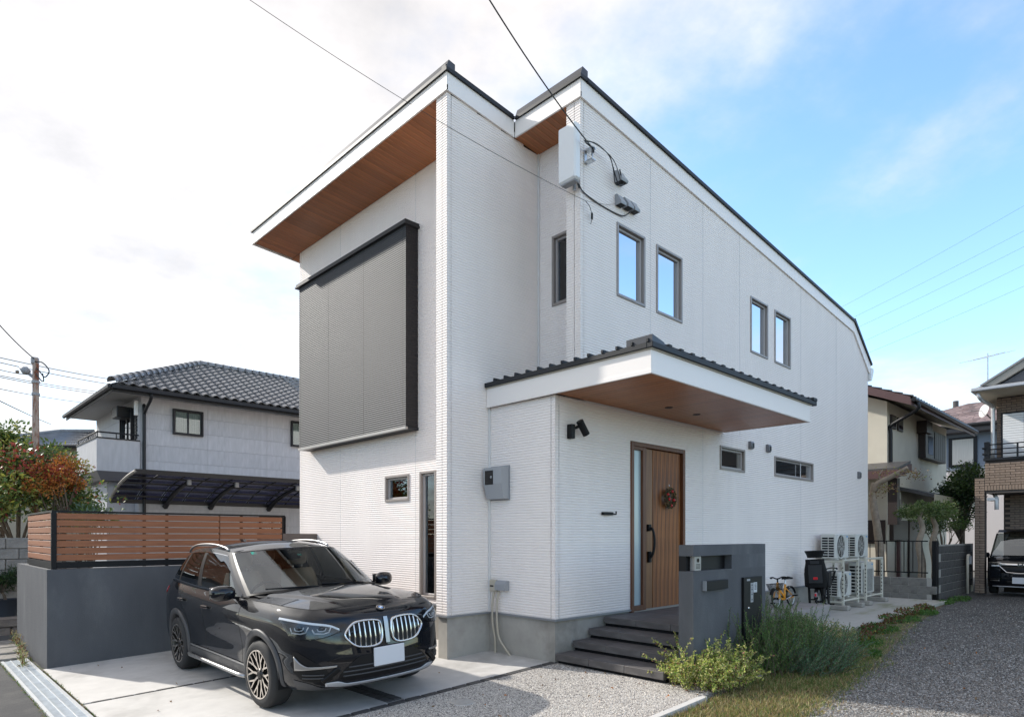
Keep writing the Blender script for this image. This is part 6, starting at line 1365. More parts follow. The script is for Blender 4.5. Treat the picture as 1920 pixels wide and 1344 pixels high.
# upper wall, shutter window, eave
b = B(); b.box((16.21, -7.5, 3.62), (21, -1.95, 5.45)); b.build('upper_wall', M_MORT, BH); bricks(16.2, -2.9, -1.945, 3.70, 5.42)
b = B(); w_b = W((16.2, 0, 0), (0, 1, 0), (-1, 0, 0)); w_b.box(b, -4.2, -2.06, 3.68, 4.98, 0.012, 0.05); o = b.build('shutter_window', M_GUT, BH)
for a0, a1 in ((-2.56, -2.10), (-3.1, -2.62)):
    for k in range(18): b = B(); w_b.box(b, a0, a1, 3.72+.068*k, 3.72+.068*k+.062, 0.0505, 0.062, 0.003); b.build('shutter_slat', M_WHITEP, o)
b = B(); b.prism([(14.9, 0, 5.42), (21.5, 0, 5.42), (21.5, 0, 5.47), (14.9, 0, 5.47)], (0, -7.5, 0)); b.v = [(p[0], p[1]-1.66, p[2]) for p in b.v]; b.build('eave_soffit', mat('cream_eave', (0.50, 0.44, 0.34), rough=0.8), BH)
b = B(); b.box((14.82, -9, 5.43), (14.90, -1.60, 5.53), 0.02); b.box((14.9002, -1.66, 5.43), (21.5, -1.58, 5.53), 0.02); b.build('gutter', mat('silver_gutter', (0.42, 0.43, 0.45), rough=0.4, metal=0.3), BH)
b = B(); b.add([(14.9, -1.66, 5.531), (14.9, -9, 5.531), (18.2, -9, 7.1), (18.2, -4.9, 7.1), (21.5, -1.66, 5.531)], [(0, 1, 2, 3), (0, 3, 4)]); b.build('main_roof', mat('grey_slate', (0.10, 0.10, 0.11), rough=0.6, var=0.2, vscale=9), BH)
b = B(); b.prism([(14.86, -1.86, 5.56), (14.86, -5.2, 7.6), (14.86, -5.2, 7.38), (14.86, -2.35, 5.66), (14.86, -2.1, 5.54)], (0.10, 0, 0)); b.build('gable_board', mat('gable_cream', (0.42, 0.39, 0.34), rough=0.7), BH)
b = B(); b.prism([(14.80, -1.80, 5.575), (14.80, -5.2, 7.66), (14.80, -5.2, 7.605), (14.80, -1.84, 5.545)], (1.5, 0, 0)); b.build('gable_roof', mat('grey_slate2', (0.22, 0.22, 0.23), rough=0.5), BH)
b = B(); b.prism([(14.99, -2.2, 5.54), (14.99, -5.2, 5.54), (14.99, -5.2, 7.36)], (0.03, 0, 0)); b.build('gable_infill', mat('gable_dark_grey', (0.12, 0.12, 0.13), rough=0.7), BH)  # infill panel in one even dark grey
b = B(); b.tube(spline([(15.0, -1.72, 5.42), (15.1, -1.78, 5.25), (16.0, -1.87, 5.18), (16.12, -1.88, 5.05), (16.12, -1.88, 3.7)], 5), 0.05, 8); b.build('downpipe', mat('silver_pipe', (0.55, 0.55, 0.56), rough=0.35, metal=0.4), BH, smooth=True)
# garage back walls
b = B(); b.box((16.6, -7.5, 0), (16.7, -2.05, 2.74)); b.build('garage_wall', M_MORT, BH)
r = 0; z = 1.30
while z < 2.7:
    y = -2.08-(0 if r % 2 else .112)
    while y > -2.95: piece('brick', me_b, BH, (16.595, y-.11, z)); y -= .224
    z += .068; r += 1
b = B(); b.tube([(15.75, -2.02, 2.3), (15.75, -2.02, 2.6), (15.9, -1.95, 2.72)], 0.05, 8); b.build('garage_pipe', M_WHITEP, BH, smooth=True)
b = B(); b.box((15.6, -2.0, 2.55), (16.2, -1.83, 2.62)); b.build('garage_lamp', M_WHITEP, BH)
# antenna and dish on that roof
q = PX(1852, 715, 15.6); t = thing('rooftop_antenna', 'rod television antenna on the roof of the brick house', 'antenna', (q.x, q.y, 5.55))
b = B(); b.tube([(q.x, q.y, 5.55), (q.x, q.y, PX(1852, 662, 15.6).z)], 0.016, 6); b.build('mast', M_STEEL, t)
bz = PX(1852, 668, 15.6).z
b = B(); b.tube([(q.x-0.25, q.y+0.28, bz-0.10), (q.x+0.3, q.y-0.33, bz+0.10)], 0.012, 6); b.build('boom', M_STEEL, t)
for k in range(6):
    f = k/5; c = Vector((q.x-0.25+.55*f, q.y+.28-.61*f, bz-.10+.2*f)); L_ = .34-.1*f; b = B(); b.tube([c+Vector((-L_*.2, -L_, 0)), c+Vector((L_*.2, L_, 0))], 0.007, 5); b.build('element', M_STEEL, t)
q = PX(1843, 770, 16.6); t = thing('satellite_dish', 'small white satellite dish under the brick house eave', 'dish', q)
b = B(); b.lathe([(.001, .03), (.10, .02), (.19, -.02)], q, (-.7, .7, .2), 20); b.build('dish', M_WHITEP, t, smooth=True); b = B(); b.tube([q, q+Vector((.3, -.25, -.35))], .015, 6); b.tube([q, q+Vector((-.25, .25, .0))], .01, 6); b.build('arm', M_STEEL, t)

# ---- blue house beyond
UH = thing('blue_house', 'blue grey clapboard house with reddish roof between the cream and brick houses', 'house', (31, 3, 0))
M_BLU = mat('blue_clapboard', (0.20, 0.24, 0.30), rough=0.7, var=0.05, vscale=2)
X0u = 29.5; b = B(); b.box((X0u, -3.5, 0), (X0u+7, 5.5, 4.6)); b.build('lower_wall', mat('pale_wall', (0.55, 0.52, 0.52), rough=0.85), UH)
for k in range(16): b = B(); b.prism([(X0u-0.02, -3.5, 4.62+.115*k), (X0u-0.045, -3.5, 4.62+.115*k), (X0u-0.025, -3.5, 4.735+.115*k), (X0u-0.02, -3.5, 4.735+.115*k)], (0, 9, 0)); b.build('clapboard', M_BLU, UH)
b = B(); b.box((X0u-0.019, -3.5, 4.601), (X0u+7, 5.5, 6.5)); b.build('upper_wall', M_BLU, UH)
q = PX(1784, 830, X0u); b = B(); b.box((X0u-0.08, q.y-1.0, 4.75), (X0u-0.046, q.y+0.1, 6.1)); o = b.build('window', M_GUT, UH); b = B(); b.box((X0u-0.085, q.y-0.85, 4.85), (X0u-0.0805, q.y-0.05, 6.0)); b.build('pane', M_CURTW, o)
b = B(); b.box((X0u-0.8, -4.2, 6.25), (X0u-0.02, 6.2, 6.5)); b.build('eave', M_GBASE, UH); b = B(); b.tube([(X0u-0.85, -4.2, 6.52), (X0u-0.85, 6.2, 6.52)], 0.09, 8); b.build('gutter', M_GUT, UH)
M_RT = stone_mat('reddish_shingle', [(0, (0.17, 0.115, 0.11)), (0.3, (0.22, 0.16, 0.155)), (0.6, (0.14, 0.10, 0.10)), (0.8, (0.19, 0.14, 0.14))], 3.2, bump=0.5, rough=0.8, dist=0.02, gap=(0.07, 0.05, 0.05), edge=0.08)
b = B(); b.add([(X0u-0.85, -4.2, 6.5), (X0u-0.85, 6.2, 6.5), (X0u+7.8, 6.2, 6.5), (X0u+7.8, -4.2, 6.5), (X0u+3.4, 1.8, 8.2), (X0u+3.4, 0.2, 8.2)], [(0, 1, 4, 5), (1, 2, 4), (2, 3, 5, 4), (3, 0, 5)]); b.build('roof', M_RT, UH)
q = PD(1792, 770, 33); b = B(); b.tube([(q.x, q.y, 7.2), (q.x, q.y, PD(1792, 752, 33).z)], 0.13, 10); b.build('flue', M_GBASE, UH)
# ================================================================== air conditioners on racks
M_ACW = mat('ac_white', (0.56, 0.555, 0.52), rough=0.5, var=0.05, vscale=5)
M_ACR = mat('rack_cream', (0.60, 0.58, 0.50), rough=0.5, var=0.1, vscale=8)
M_FAN = mat('dark_grey_brown', (0.055, 0.05, 0.045), rough=0.7)  # one even dark grey-brown for fan discs and leg holes
def ac_unit(x0, y0, z0, label, round_=True, w=0.80, d=0.30, h=0.56):
    t = thing('air_conditioner', label, 'air conditioner', (x0+w/2, y0-d/2, z0), 'air conditioner units on racks')
    b = B(); b.box((x0, y0-d, z0+0.03), (x0+w, y0, z0+h), 0.018); b.build('case', M_ACW, t)
    for fx in (0.12, 0.68): b = B(); b.box((x0+w*fx, y0-d-0.01, z0), (x0+w*fx+0.08, y0+0.01, z0+0.032)); b.build('foot', M_ACW, t)
    n = 8
    for k in range(n):                                   # dark side slots in two columns
        zz_ = z0+0.07+(h-0.13)*k/n
        for (a, c) in ((0.03, 0.135), (0.15, 0.27)):
            b = B(); b.box((x0-0.002, y0-d+a, zz_), (x0+0.01, y0-d+c, zz_+(h-0.13)/n*0.66)); b.build('side_slot', M_BLACK, t)
    cx_, cz_ = x0+w*0.40, z0+h*0.52; r = h*0.42
    if round_:
        b = B(); b.lathe([(r, 0.0), (r+0.012, 0.012), (r+0.028, 0.010), (r+0.034, 0.0)], (cx_, y0-d, cz_), (0, -1, 0), 32); b.build('fan_ring', M_ACW, t, smooth=True)
        b = B(); b.disc((cx_, y0-d-0.002, cz_), (0, -1, 0), r, 32); b.build('fan_recess', M_FAN, t)
        b = B()
        for k in range(1, 6): b.lathe([(r*k/6-0.0022, 0.012), (r*k/6, 0.015), (r*k/6+0.0022, 0.012)], (cx_, y0-d, cz_), (0, -1, 0), 24)
        for k in range(8): a = 2*math.pi*k/8; b.bar((cx_+0.03*math.cos(a), y0-d-0.014, cz_+0.03*math.sin(a)), (cx_+r*math.cos(a), y0-d-0.014, cz_+r*math.sin(a)), 0.006, 0.006, up=(0, 1, 0))
        b.build('fan_grille', M_ACW, t, stuff=True)
    else:
        b = B(); b.box((x0+0.06, y0-d-0.004, z0+0.08), (x0+w-0.08, y0-d-0.001, z0+h-0.16)); b.build('fan_recess', M_FAN, t)
        b = B()
        for k in range(20): zz_ = z0+0.09+(h-0.26)*k/19; b.tube([(x0+0.06, y0-d-0.014, zz_), (x0+w-0.08, y0-d-0.014, zz_)], 0.004, 4)
        for k in range(9): xx = x0+0.06+(w-0.14)*k/8; b.tube([(xx, y0-d-0.018, z0+0.08), (xx, y0-d-0.018, z0+h-0.16)], 0.004, 4)
        b.build('fan_grille', M_ACW, t, stuff=True)
        b = B(); 
        for (a, c) in (((x0+0.05, z0+0.07), (x0+w-0.07, z0+0.07)), ((x0+w-0.07, z0+0.07), (x0+w-0.07, z0+h-0.15)), ((x0+w-0.07, z0+h-0.15), (x0+0.05, z0+h-0.15)), ((x0+0.05, z0+h-0.15), (x0+0.05, z0+0.07))): b.tube([(a[0], y0-d-0.02, a[1]), (c[0], y0-d-0.02, c[1])], 0.010, 6)
        b.build('grille_frame', M_ACW, t)
    b = B(); b.box((x0+w-0.15, y0-d-0.0015, z0+h-0.075), (x0+w-0.06, y0-d-0.0003, z0+h-0.045)); b.build('maker_label', mat('label_blue', (0.10, 0.32, 0.60), rough=0.5), t)
    return t
SZ = 0.03
ac_unit(8.34, -0.12, 1.07, 'upper air conditioner unit beside the black bicycle, on the first rack'); ac_unit(9.62, -0.12, 1.07, 'upper air conditioner unit on the rack next to the block wall')
ac_unit(8.46, -0.14, 0.25, 'lower air conditioner unit with round fan inside the first rack'); ac_unit(9.95, -0.14, 0.22, 'tall lower air conditioner with square grille inside the second rack', False, h=0.76)
def rack(x0, x1, label):
    t = thing('ac_rack', label, 'rack', ((x0+x1)/2, -0.3, SZ), 'steel racks for the air conditioners')
    ys = (-0.06, -0.56); zt = 1.02
    for x in (x0, x1):
        for y in ys:
            dy = 0.05 if y > -0.3 else -0.06; b = B(); b.bar((x, y+dy*0, SZ+0.10), (x, y-dy*0.0, zt), 0.045, 0.045, up=(0, 1, 0), ch=0.004); b.build('leg', M_ACR, t)
            h_ = B()
            for k in range(9): h_.box((x-0.024, y-0.012, 0.22+0.085*k), (x-0.0228, y+0.012, 0.25+0.085*k))
            h_.build('leg_holes', M_FAN, t, stuff=True)
        for z in (0.17, zt): b = B(); b.box((x-0.022, ys[1]-0.02, z), (x+0.022, ys[0]+0.02, z+0.04), 0.004); b.build('cross_bar', M_ACR, t)
    for y in ys:
        for z in (0.211, zt+0.0405-0.001): b = B(); b.box((x0-0.03, y-0.02, z), (x1+0.03, y+0.02, z+0.028), 0.004); b.build('rail', M_ACR, t)
    for x in (x0, x1):
        b = B(); b.box((x-0.09, -0.68, SZ), (x+0.09, 0.0-0.02, SZ+0.10), 0.015); tag(b.build('footing_block', M_CONC), ('weathered concrete footing under the rack leg closest to the black bicycle' if x < 8.6 else 'weathered concrete footing under the middle rack legs' if x < 9.6 else 'weathered concrete footing under the second rack, bicycle side' if x < 10.2 else 'weathered concrete footing under the second rack, block wall side'), 'footing')
rack(8.38, 9.28, 'cream slotted steel rack holding the air conditioners beside the bicycle'); rack(9.80, 10.95, 'cream slotted steel rack holding the air conditioners next to the block wall')

# ================================================================== bicycles
def wheel_bike(b_t, b_r, c, r, ax):
    b_t.lathe([(r-0.018, -0.016), (r, -0.012), (r+0.006, 0), (r, 0.012), (r-0.018, 0.016)], c, ax, 36)
    b_r.lathe([(r-0.03, -0.008), (r-0.018, -0.014), (r-0.018, 0.014), (r-0.03, 0.008)], c, ax, 36)
def bicycle(name, label, loc, rz, R, fcol, frame_s, kids):
    t = thing(name, label, 'bicycle', loc, rot=(0, -0.06 if not kids else 0.10, rz))
    S = frame_s; wb = 0.52*S
    for k, y in enumerate((wb, -wb)):
        w_ = bpy.data.objects.new('wheel', None); COL.objects.link(w_); w_.parent = t; w_.location = (0, y, R+0.006)
        bt, brr = B(), B(); wheel_bike(bt, brr, (0, 0, 0), R, (1, 0, 0)); bt.build('tyre', M_TYRE, w_, smooth=True, local=True); brr.build('rim', M_STEEL, w_, smooth=True, local=True)
        sp = B()
        for i in range(18): a = 2*math.pi*i/18; sp.tube([(0.02*(-1)**i, 0.02*math.cos(a+.4), 0.02*math.sin(a+.4)), (0, (R-.025)*math.cos(a), (R-.025)*math.sin(a))], 0.0016, 4)
        sp.build('spokes', M_STEEL, w_, local=True, stuff=True)
        b = B(); b.tube([(-.05, 0, 0), (.05, 0, 0)], .022, 10); b.build('hub', M_BLACK, w_, local=True)
        b = B(); b.grid([[(xx*(1 if kids else 1.2), (R+.03)*math.cos(a), (R+.03)*math.sin(a)) for xx in (-.03, -.02, .02, .03)] for a in (np.linspace(.5, 2.9, 14) if y < 0 else np.linspace(.4, 2.2, 12))]); b.build('mudguard', M_BLACK, w_, smooth=True, local=True)
    bb = (0, -.05*S, R*0.85); hd0 = (0, wb-.17*S, R+.28*S); hd1 = (0, wb-.22*S, R+.50*S); st = (0, -.22*S, R+.42*S)
    fr = B(); fr.tube([hd0, (0, wb-.3*S, R*.95), bb], .024, 10); fr.tube([(0, hd0[1]-.01, hd0[2]+.06), (0, -.02*S, R+.04), (0, bb[1]-.02, bb[2]+.03)], .018, 8); fr.tube([bb, st], .020, 10); fr.tube([hd0, hd1], .024, 10)
    for sx in (-1, 1): fr.tube([(bb[0]+sx*.03, bb[1], bb[2]), (sx*.06, -wb, R)], .011, 6); fr.tube([(sx*.02, st[1]+.03, st[2]-.12*S), (sx*.06, -wb, R)], .010, 6); fr.tube([(sx*.045, hd0[1]+.01, hd0[2]-.02), (sx*.05, wb, R)], .013, 8)
    fr.build('frame', fcol, t, smooth=True, local=True)
    b = B(); b.tube([hd1, (0, hd1[1]-.01, hd1[2]+.12*S)], .014, 8); hz = hd1[2]+.12*S
    b.tube(spline([(-.27*S, hd1[1]-.12*S, hz+.02), (-.16*S, hd1[1]-.02, hz+.03), (0, hd1[1]+.0, hz), (.16*S, hd1[1]-.02, hz+.03), (.27*S, hd1[1]-.12*S, hz+.02)], 5), .012, 8); b.build('handlebar', M_BLACK, t, smooth=True, local=True)
    for sx in (-1, 1): b = B(); b.tube([(sx*.27*S, hd1[1]-.12*S, hz+.02), (sx*.29*S, hd1[1]-.22*S, hz+.015)], .018, 8); b.build('grip', M_BLACK, t, local=True)
    if kids:
        b = B(); b.tube([st, (0, st[1]-.03, st[2]+.12)], .014, 8); b.build('seat_post', M_STEEL, t, local=True)
        b = B(); b.grid([[(xx*ww, st[1]-.03+yy, st[2]+.14-.02*abs(xx)) for xx in np.linspace(-1, 1, 7)] for yy, ww in ((-.13, .09), (-.08, .11), (0, .07), (.10, .03))]); b.build('saddle', M_BLACK, t, smooth=True, local=True, solid=.03)
    # front wire basket
    bk = bpy.data.objects.new('basket', None); COL.objects.link(bk); bk.parent = t; bk.location = (0, hd1[1]+.20*S, hd1[2]-.13)
    b = B(); n = 6; w0, w1, h_ = .12*S+.02, .17*S+.02, .20*S
    for k in range(n+1):
        z = h_*k/n; w_ = w0+(w1-w0)*k/n; d_ = w_*.8
        b.tube([(-w_, -d_, z), (w_, -d_, z), (w_, d_, z), (-w_, d_, z), (-w_, -d_, z)], .003 if k < n else .006, 4)
    for k in range(9):
        f = k/8*2-1
        for (a0, c0) in (((f, -.8), (f, -.8)), ((f, .8), (f, .8)), ((-1, f*.8), (-1, f*.8)), ((1, f*.8), (1, f*.8))): b.tube([(a0[0]*w0, a0[1]*w0, 0), (c0[0]*w1, c0[1]*w1, h_)], .0028, 4)
    b.build('basket_wires', M_BLACK, bk, local=True, stuff=True)
    for sx in (-1, 1): b = B(); b.tube([(sx*.04, bb[1], bb[2]), (sx*.10, bb[1]+sx*.14, bb[2]-sx*.06)], .010, 6); b.build('crank', M_STEEL, t, local=True); b = B(); b.obox((sx*.15, bb[1]+sx*.14, bb[2]-sx*.06), (1, 0, 0), (0, 1, 0), (0, 0, 1), (.045, .03, .012), .004); b.build('pedal', M_BLACK, t, local=True)
    b = B(); b.lathe([(.03, 0), (.07, 0), (.075, .01), (.03, .012)], (.045, bb[1], bb[2]), (1, 0, 0), 20); b.build('chainring', M_BLACK, t, local=True)
    return t, st, R, wb, hd1
M_YEL = mat('bike_yellow', (0.72, 0.30, 0.01), rough=0.3, coat=0.5)
p = PY(1458, 1140, -0.30)
bicycle('childs_bicycle', 'small yellow child\'s bicycle with wire basket by the side wall', (p.x+0.15, -0.36, 0.27), 1.55, 0.17, M_YEL, 0.58, True)
eb, st, R, wb, hd1 = bicycle('electric_bicycle', 'black electric bicycle with rear child seat parked by the air conditioners', (7.75, -0.40, SZ), -math.pi/2+0.20, 0.25, M_BLACK, 0.98, False)
# rear child seat on the electric bicycle
cs = bpy.data.objects.new('child_seat', None); COL.objects.link(cs); cs.parent = eb; cs.location = (0, -wb+.06, R+.30); cs.scale = (1.02, 1.0, 1.0)
b = B()
rows = []
for k in range(9):
    z = .55*k/8; w_ = .17+.035*math.sin(math.pi*min(1, k/7)); yy = -.17-.03*k/8; rows.append([(w_*math.copysign(abs(math.cos(a))**.5, math.cos(a)), yy+.045*math.copysign(abs(math.sin(a))**.6, math.sin(a)), z) for a in np.linspace(0, 2*math.pi, 21)])
b.grid(rows); b.add(rows[-1][:-1], [tuple(range(20))]); b.add(rows[0][:-1], [tuple(range(20))]); b.build('seat_back', M_BLACK, cs, smooth=True, local=True)
b = B(); b.box((-.12, -.245, .08), (.12, -.235, .44), .01); b.box((-.08, -.252, .46), (.08, -.242, .52), .01); b.build('back_panel', mat('seat_charcoal', (0.022, 0.022, 0.024), rough=0.5), cs, local=True)
b = B(); b.box((-.04, -.262, .15), (.04, -.247, .20), .008); b.build('reflector', mat('reflector_red', (0.65, 0.03, 0.04), rough=0.2), cs, local=True)
for sx in (-1, 1):
    b = B(); b.box((sx*.16, -.14, .0), (sx*.22, .22, .30), .02); b.build('side_guard', M_BLACK, cs, local=True)
    b = B(); b.box((sx*.15, -.05, -.34), (sx*.185, .05, .02), .012); b.build('leg_guard', M_BLACK, cs, local=True)
b = B(); b.box((-.16, -.14, -.03), (.16, .2, .03), .02); b.build('seat_pan', M_BLACK, cs, local=True)
b = B(); b.grid([[(.15*s2*math.cos(a), -.17+.14*s2*math.sin(a), z) for a in np.linspace(0, 2*math.pi, 21)] for z, s2 in ((.58, .9), (.64, 1.0), (.70, 1.18), (.72, 1.2), (.70, 1.1), (.62, .92))]); b.build('head_guard', M_BLACK, cs, smooth=True, local=True)
b = B(); b.obox((0, -wb-R-.02, R+.16), (1, 0, 0), (0, 1, 0), (0, 0, 1), (.028, .02, .045), .01); b.build('rear_light', mat('rear_light_case', (0.30, 0.30, 0.31), rough=0.3), eb, local=True)
b = B(); b.obox((0, -wb-R-.043, R+.16), (1, 0, 0), (0, 1, 0), (0, 0, 1), (.018, .004, .028), .003); b.build('rear_lens', mat('reflector_red', (0.65, 0.03, 0.04), rough=0.2), eb, local=True)
b = B(); b.box((-.06, -.18, R+.10), (.06, -.06, R+.42), .015); b.build('battery', M_BLACK, eb, local=True)
b = B(); b.tube([(0, st[1], st[2]), (0, st[1]-.04, st[2]+.18)], .014, 8); b.build('seat_post', M_STEEL, eb, local=True)
b = B(); b.grid([[(xx*ww, st[1]-.04+yy, st[2]+.20-.02*abs(xx)) for xx in np.linspace(-1, 1, 7)] for yy, ww in ((-.13, .10), (-.08, .12), (0, .08), (.12, .03))]); b.build('saddle', M_BLACK, eb, smooth=True, local=True, solid=.03)

# ================================================================== the black van in the garage
VN = thing('black_van', 'black boxy minivan with chrome grille bar parked in the brick garage', 'van', (16.95, -2.60, 0), rot=(0, 0, math.pi/2))
# local frame: +y is the nose (world -x), x is lateral (local +x = world +y side)
VW, VH, VF = .735, 1.79, 1.72
vprof = [(1.72, .25), (1.745, .45), (1.73, .70), (1.66, .88), (1.50, 1.00), (1.30, 1.05)]
b = B(); rows = []
for (y, z) in [(1.64, .22)]+vprof:
    r_ = []
    for i in range(25):
        s = i/24*2-1; x = VW*math.sin(s*math.pi/2)**1 if abs(s) < 1 else VW*s; r_.append((x, y-.22*abs(s)**3.2*(1 if z < 1.0 else .8), z+(-.05*abs(s)**3 if z > .85 else 0)))
    rows.append(r_)
b.grid(rows); b.build('nose', M_PAINT, VN, smooth=True, local=True)
b = B()
for s in (-1, 1):
    b.grid([[(s*VW, 1.50, .22), (s*VW, 1.50, 1.0)], [(s*VW, -1.6, .22), (s*VW, -1.6, 1.0)]]); 
b.build('side_panel', M_PAINT, VN, local=True)
b = B(); b.grid([[(s*.62*1.08, 1.30, 1.06) for s in np.linspace(-1, 1, 13)], [(s*.60, .85, 1.66+.04*(1-s*s)) for s in np.linspace(-1, 1, 13)]]); b.build('windscreen', M_CGLASS, VN, smooth=True, local=True)
b = B()
for s in (-1, 1): b.add([(s*.66, 1.31, 1.05), (s*VW, 1.20, 1.0), (s*.66, .74, 1.64), (s*.60, .84, 1.66)], [(0, 1, 2, 3)]); b.add([(s*VW, 1.20, 1.0), (s*VW, -1.6, 1.0), (s*.66, -1.55, 1.68), (s*.66, .74, 1.64)], [(0, 1, 2, 3)])
b.build('pillars', M_PAINT, VN, local=True)
b = B(); b.grid([[(s*.66, .86, 1.655+.05*(1-s*s)) for s in np.linspace(-1, 1, 13)], [(s*.66, .5, 1.70+.06*(1-s*s)) for s in np.linspace(-1, 1, 13)], [(s*.66, -1.6, 1.70+.06*(1-s*s)) for s in np.linspace(-1, 1, 13)]]); b.build('roof', M_PAINT, VN, smooth=True, local=True)
b = B(); b.grid([[(s*.60, .9, 1.70-.02*abs(s)) for s in np.linspace(-1, 1, 9)], [(s*.60, .74, 1.75) for s in np.linspace(-1, 1, 9)]]); b.build('roof_front_edge', M_TRIM, VN, local=True)
b = B(); b.box((-.66, .6, .25), (.66, 1.25, 1.0)); b.build('dashboard', M_DASH, VN, local=True)
def vfront(x, z, off=0.0):
    ys_ = np.interp(z, [p[1] for p in vprof], [p[0] for p in vprof]); s = math.asin(max(-1, min(1, x/VW)))/(math.pi/2); return Vector((x, ys_-.22*abs(s)**3.2+off, z))
def vpatch(x0, x1, zl, zh, off, m, nm, n=14):
    b = B(); b.grid([[vfront(x0+(x1-x0)*i/n, (zl(i/n) if callable(zl) else zl)+((zh(i/n) if callable(zh) else zh)-(zl(i/n) if callable(zl) else zl))*j/3, off) for j in range(4)] for i in range(n+1)]); b.build(nm, m, VN, smooth=True, local=True, solid=.012)
vpatch(-.52, .52, .80, .865, .020, M_CHROME, 'grille_bar'); vpatch(-.42, .42, .60, .80, .010, M_TRIM, 'grille')
for s in (-1, 1):
    vpatch(s*.42, s*.70, .74, .875, .010, M_LAMPD, 'headlamp'); vpatch(s*.42, s*.70, .858, .878, .022, M_CHROME, 'lamp_strip'); vpatch(s*.45, s*.62, .775, .80, .022, M_DRL, 'lamp_bulb')
    b = B(); b.tube([vfront(s*.44, .78, .02), vfront(s*.28, .62, .025), vfront(0, .60, .03)], .012, 6); b.build('grille_trim', M_CHROME, VN, local=True)
    vpatch(s*.44, s*.66, .385, .40, .015, M_CHROME, 'fog_trim'); vpatch(s*.43, s*.67, .35, .45, .006, M_TRIM, 'fog_recess')
    b = B(); b.obox((s*.83, 1.15, 1.06), (1, 0, 0), (0, 1, 0), (0, 0, 1), (.09, .05, .07), .03); b.build('door_mirror', M_PAINT, VN, local=True)
    for y in (1.1, -1.2):
        b = B(); b.lathe([(.20, -.08), (.27, -.08), (.28, -.04), (.28, .04), (.27, .08), (.20, .08)], (s*.66, y, .285), (1, 0, 0), 28); b.build('tyre', M_TYRE, VN, smooth=True, local=True)
vpatch(-.30, .30, .30, .40, .006, M_TRIM, 'lower_grille'); vpatch(-.60, .60, .235, .255, .014, M_SKID, 'bumper_strip')
b = B(); c = vfront(0, .83, .03)
for s in (-1, 1): b.bar(c+Vector((s*.030, .012, -.035)), c+Vector((s*.042, .012, .038)), .014, .012, up=(0, 1, 0))
b.bar(c+Vector((-.034, .012, 0)), c+Vector((.034, .012, 0)), .012, .012, up=(0, 1, 0)); b.bar(c+Vector((-.058, .006, .05)), c+Vector((.058, .006, .05)), .01, .01, up=(0, 1, 0)); b.bar(c+Vector((-.048, .006, -.05)), c+Vector((.048, .006, -.05)), .01, .01, up=(0, 1, 0))
for s in (-1, 1): b.bar(c+Vector((s*.048, .006, -.05)), c+Vector((s*.058, .006, .05)), .01, .01, up=(0, 1, 0))
b.build('emblem', M_CHROME, VN, local=True)
b = B(); b.box((-.165, 1.752, .33), (.165, 1.77, .495), .005); b.build('number_plate', M_PLATE, VN, local=True)

# ================================================================== houses on the other sides of the street and lane (mirrored in glass and paint)
for nm, lb, (x0, x1, y0, y1), hh, mm in (('opposite_house', 'plain beige house across the street', (-40, -32, -8, 8), 5.6, mat('opp_beige', (0.20, 0.18, 0.16), rough=0.85, var=0.1, vscale=0.6)), ('lane_house', 'plain grey house across the gravel lane', (2, 16, -40, -30), 5.4, mat('opp_grey', (0.22, 0.21, 0.20), rough=0.85, var=0.1, vscale=0.6))):
    t = thing(nm, lb, 'house', ((x0+x1)/2, (y0+y1)/2, -0.3)); zb_ = gz(max((x0+x1)/2, -9)) - .1
    b = B(); b.box((x0, y0, zb_), (x1, y1, hh)); b.build('wall', mm, t)
    b = B(); ov = .6; b.add([(x0-ov, y0-ov, hh), (x1+ov, y0-ov, hh), (x1+ov, y1+ov, hh), (x0-ov, y1+ov, hh), ((x0+x1)/2-1.5, (y0+y1)/2, hh+1.9), ((x0+x1)/2+1.5, (y0+y1)/2, hh+1.9)], [(0, 1, 5, 4), (1, 2, 5), (2, 3, 4, 5), (3, 0, 4), (0, 3, 2, 1)]); b.build('roof', M_CTILE, t)
    for k in range(3):
        for z in (1.0, 3.6):
            if nm == 'opposite_house': b = B(); b.box((x1, y0+1.5+3.6*k, z), (x1+.05, y0+3.2+3.6*k, z+1.2))
            else: b = B(); b.box((x0+1.5+3.6*k, y1, z), (x0+3.2+3.6*k, y1+.05, z+1.2))
            b.build('window', M_BLACKG, t)
# ================================================================== vegetation
def quads_obj(name, P, mi, mats, parent=None, stuff=False, smooth=False):
    """P: (n,4,3) array of quads in world space"""
    n = len(P); me = bpy.data.meshes.new(name); v = P.reshape(-1, 3).copy(); off = np.array(wloc(parent)) if parent is not None else np.zeros(3)
    v -= off; loc = np.array([(v[:, 0].min()+v[:, 0].max())/2, (v[:, 1].min()+v[:, 1].max())/2, v[:, 2].min()]); v -= loc
    me.vertices.add(len(v)); me.vertices.foreach_set('co', v.astype(np.float32).ravel())
    me.loops.add(4*n); me.loops.foreach_set('vertex_index', np.arange(4*n, dtype=np.int32)); me.polygons.add(n); me.polygons.foreach_set('loop_start', np.arange(0, 4*n, 4, dtype=np.int32))
    for m in mats: me.materials.append(m)
    me.polygons.foreach_set('material_index', mi.astype(np.int32)); me.update(); me.validate()
    o = bpy.data.objects.new(name, me); COL.objects.link(o); o.location = loc
    if parent is not None: o.parent = parent
    if stuff: o['kind'] = 'stuff'
    return o
def unit(a): return a/np.maximum(np.linalg.norm(a, axis=-1, keepdims=True), 1e-9)
def leaves(c, d, l, w, fold=0.0):
    """leaf quads: centre c, direction d, length l, width w (arrays)"""
    n = len(c); r = unit(rng.normal(size=(n, 3))); s = unit(np.cross(d, r)); l = np.broadcast_to(l, n)[:, None]; w = np.broadcast_to(w, n)[:, None]
    nn = np.cross(d, s); return np.stack([c, c+d*l*0.45+s*w*0.5+nn*w*fold, c+d*l, c+d*l*0.45-s*w*0.5+nn*w*fold], 1)
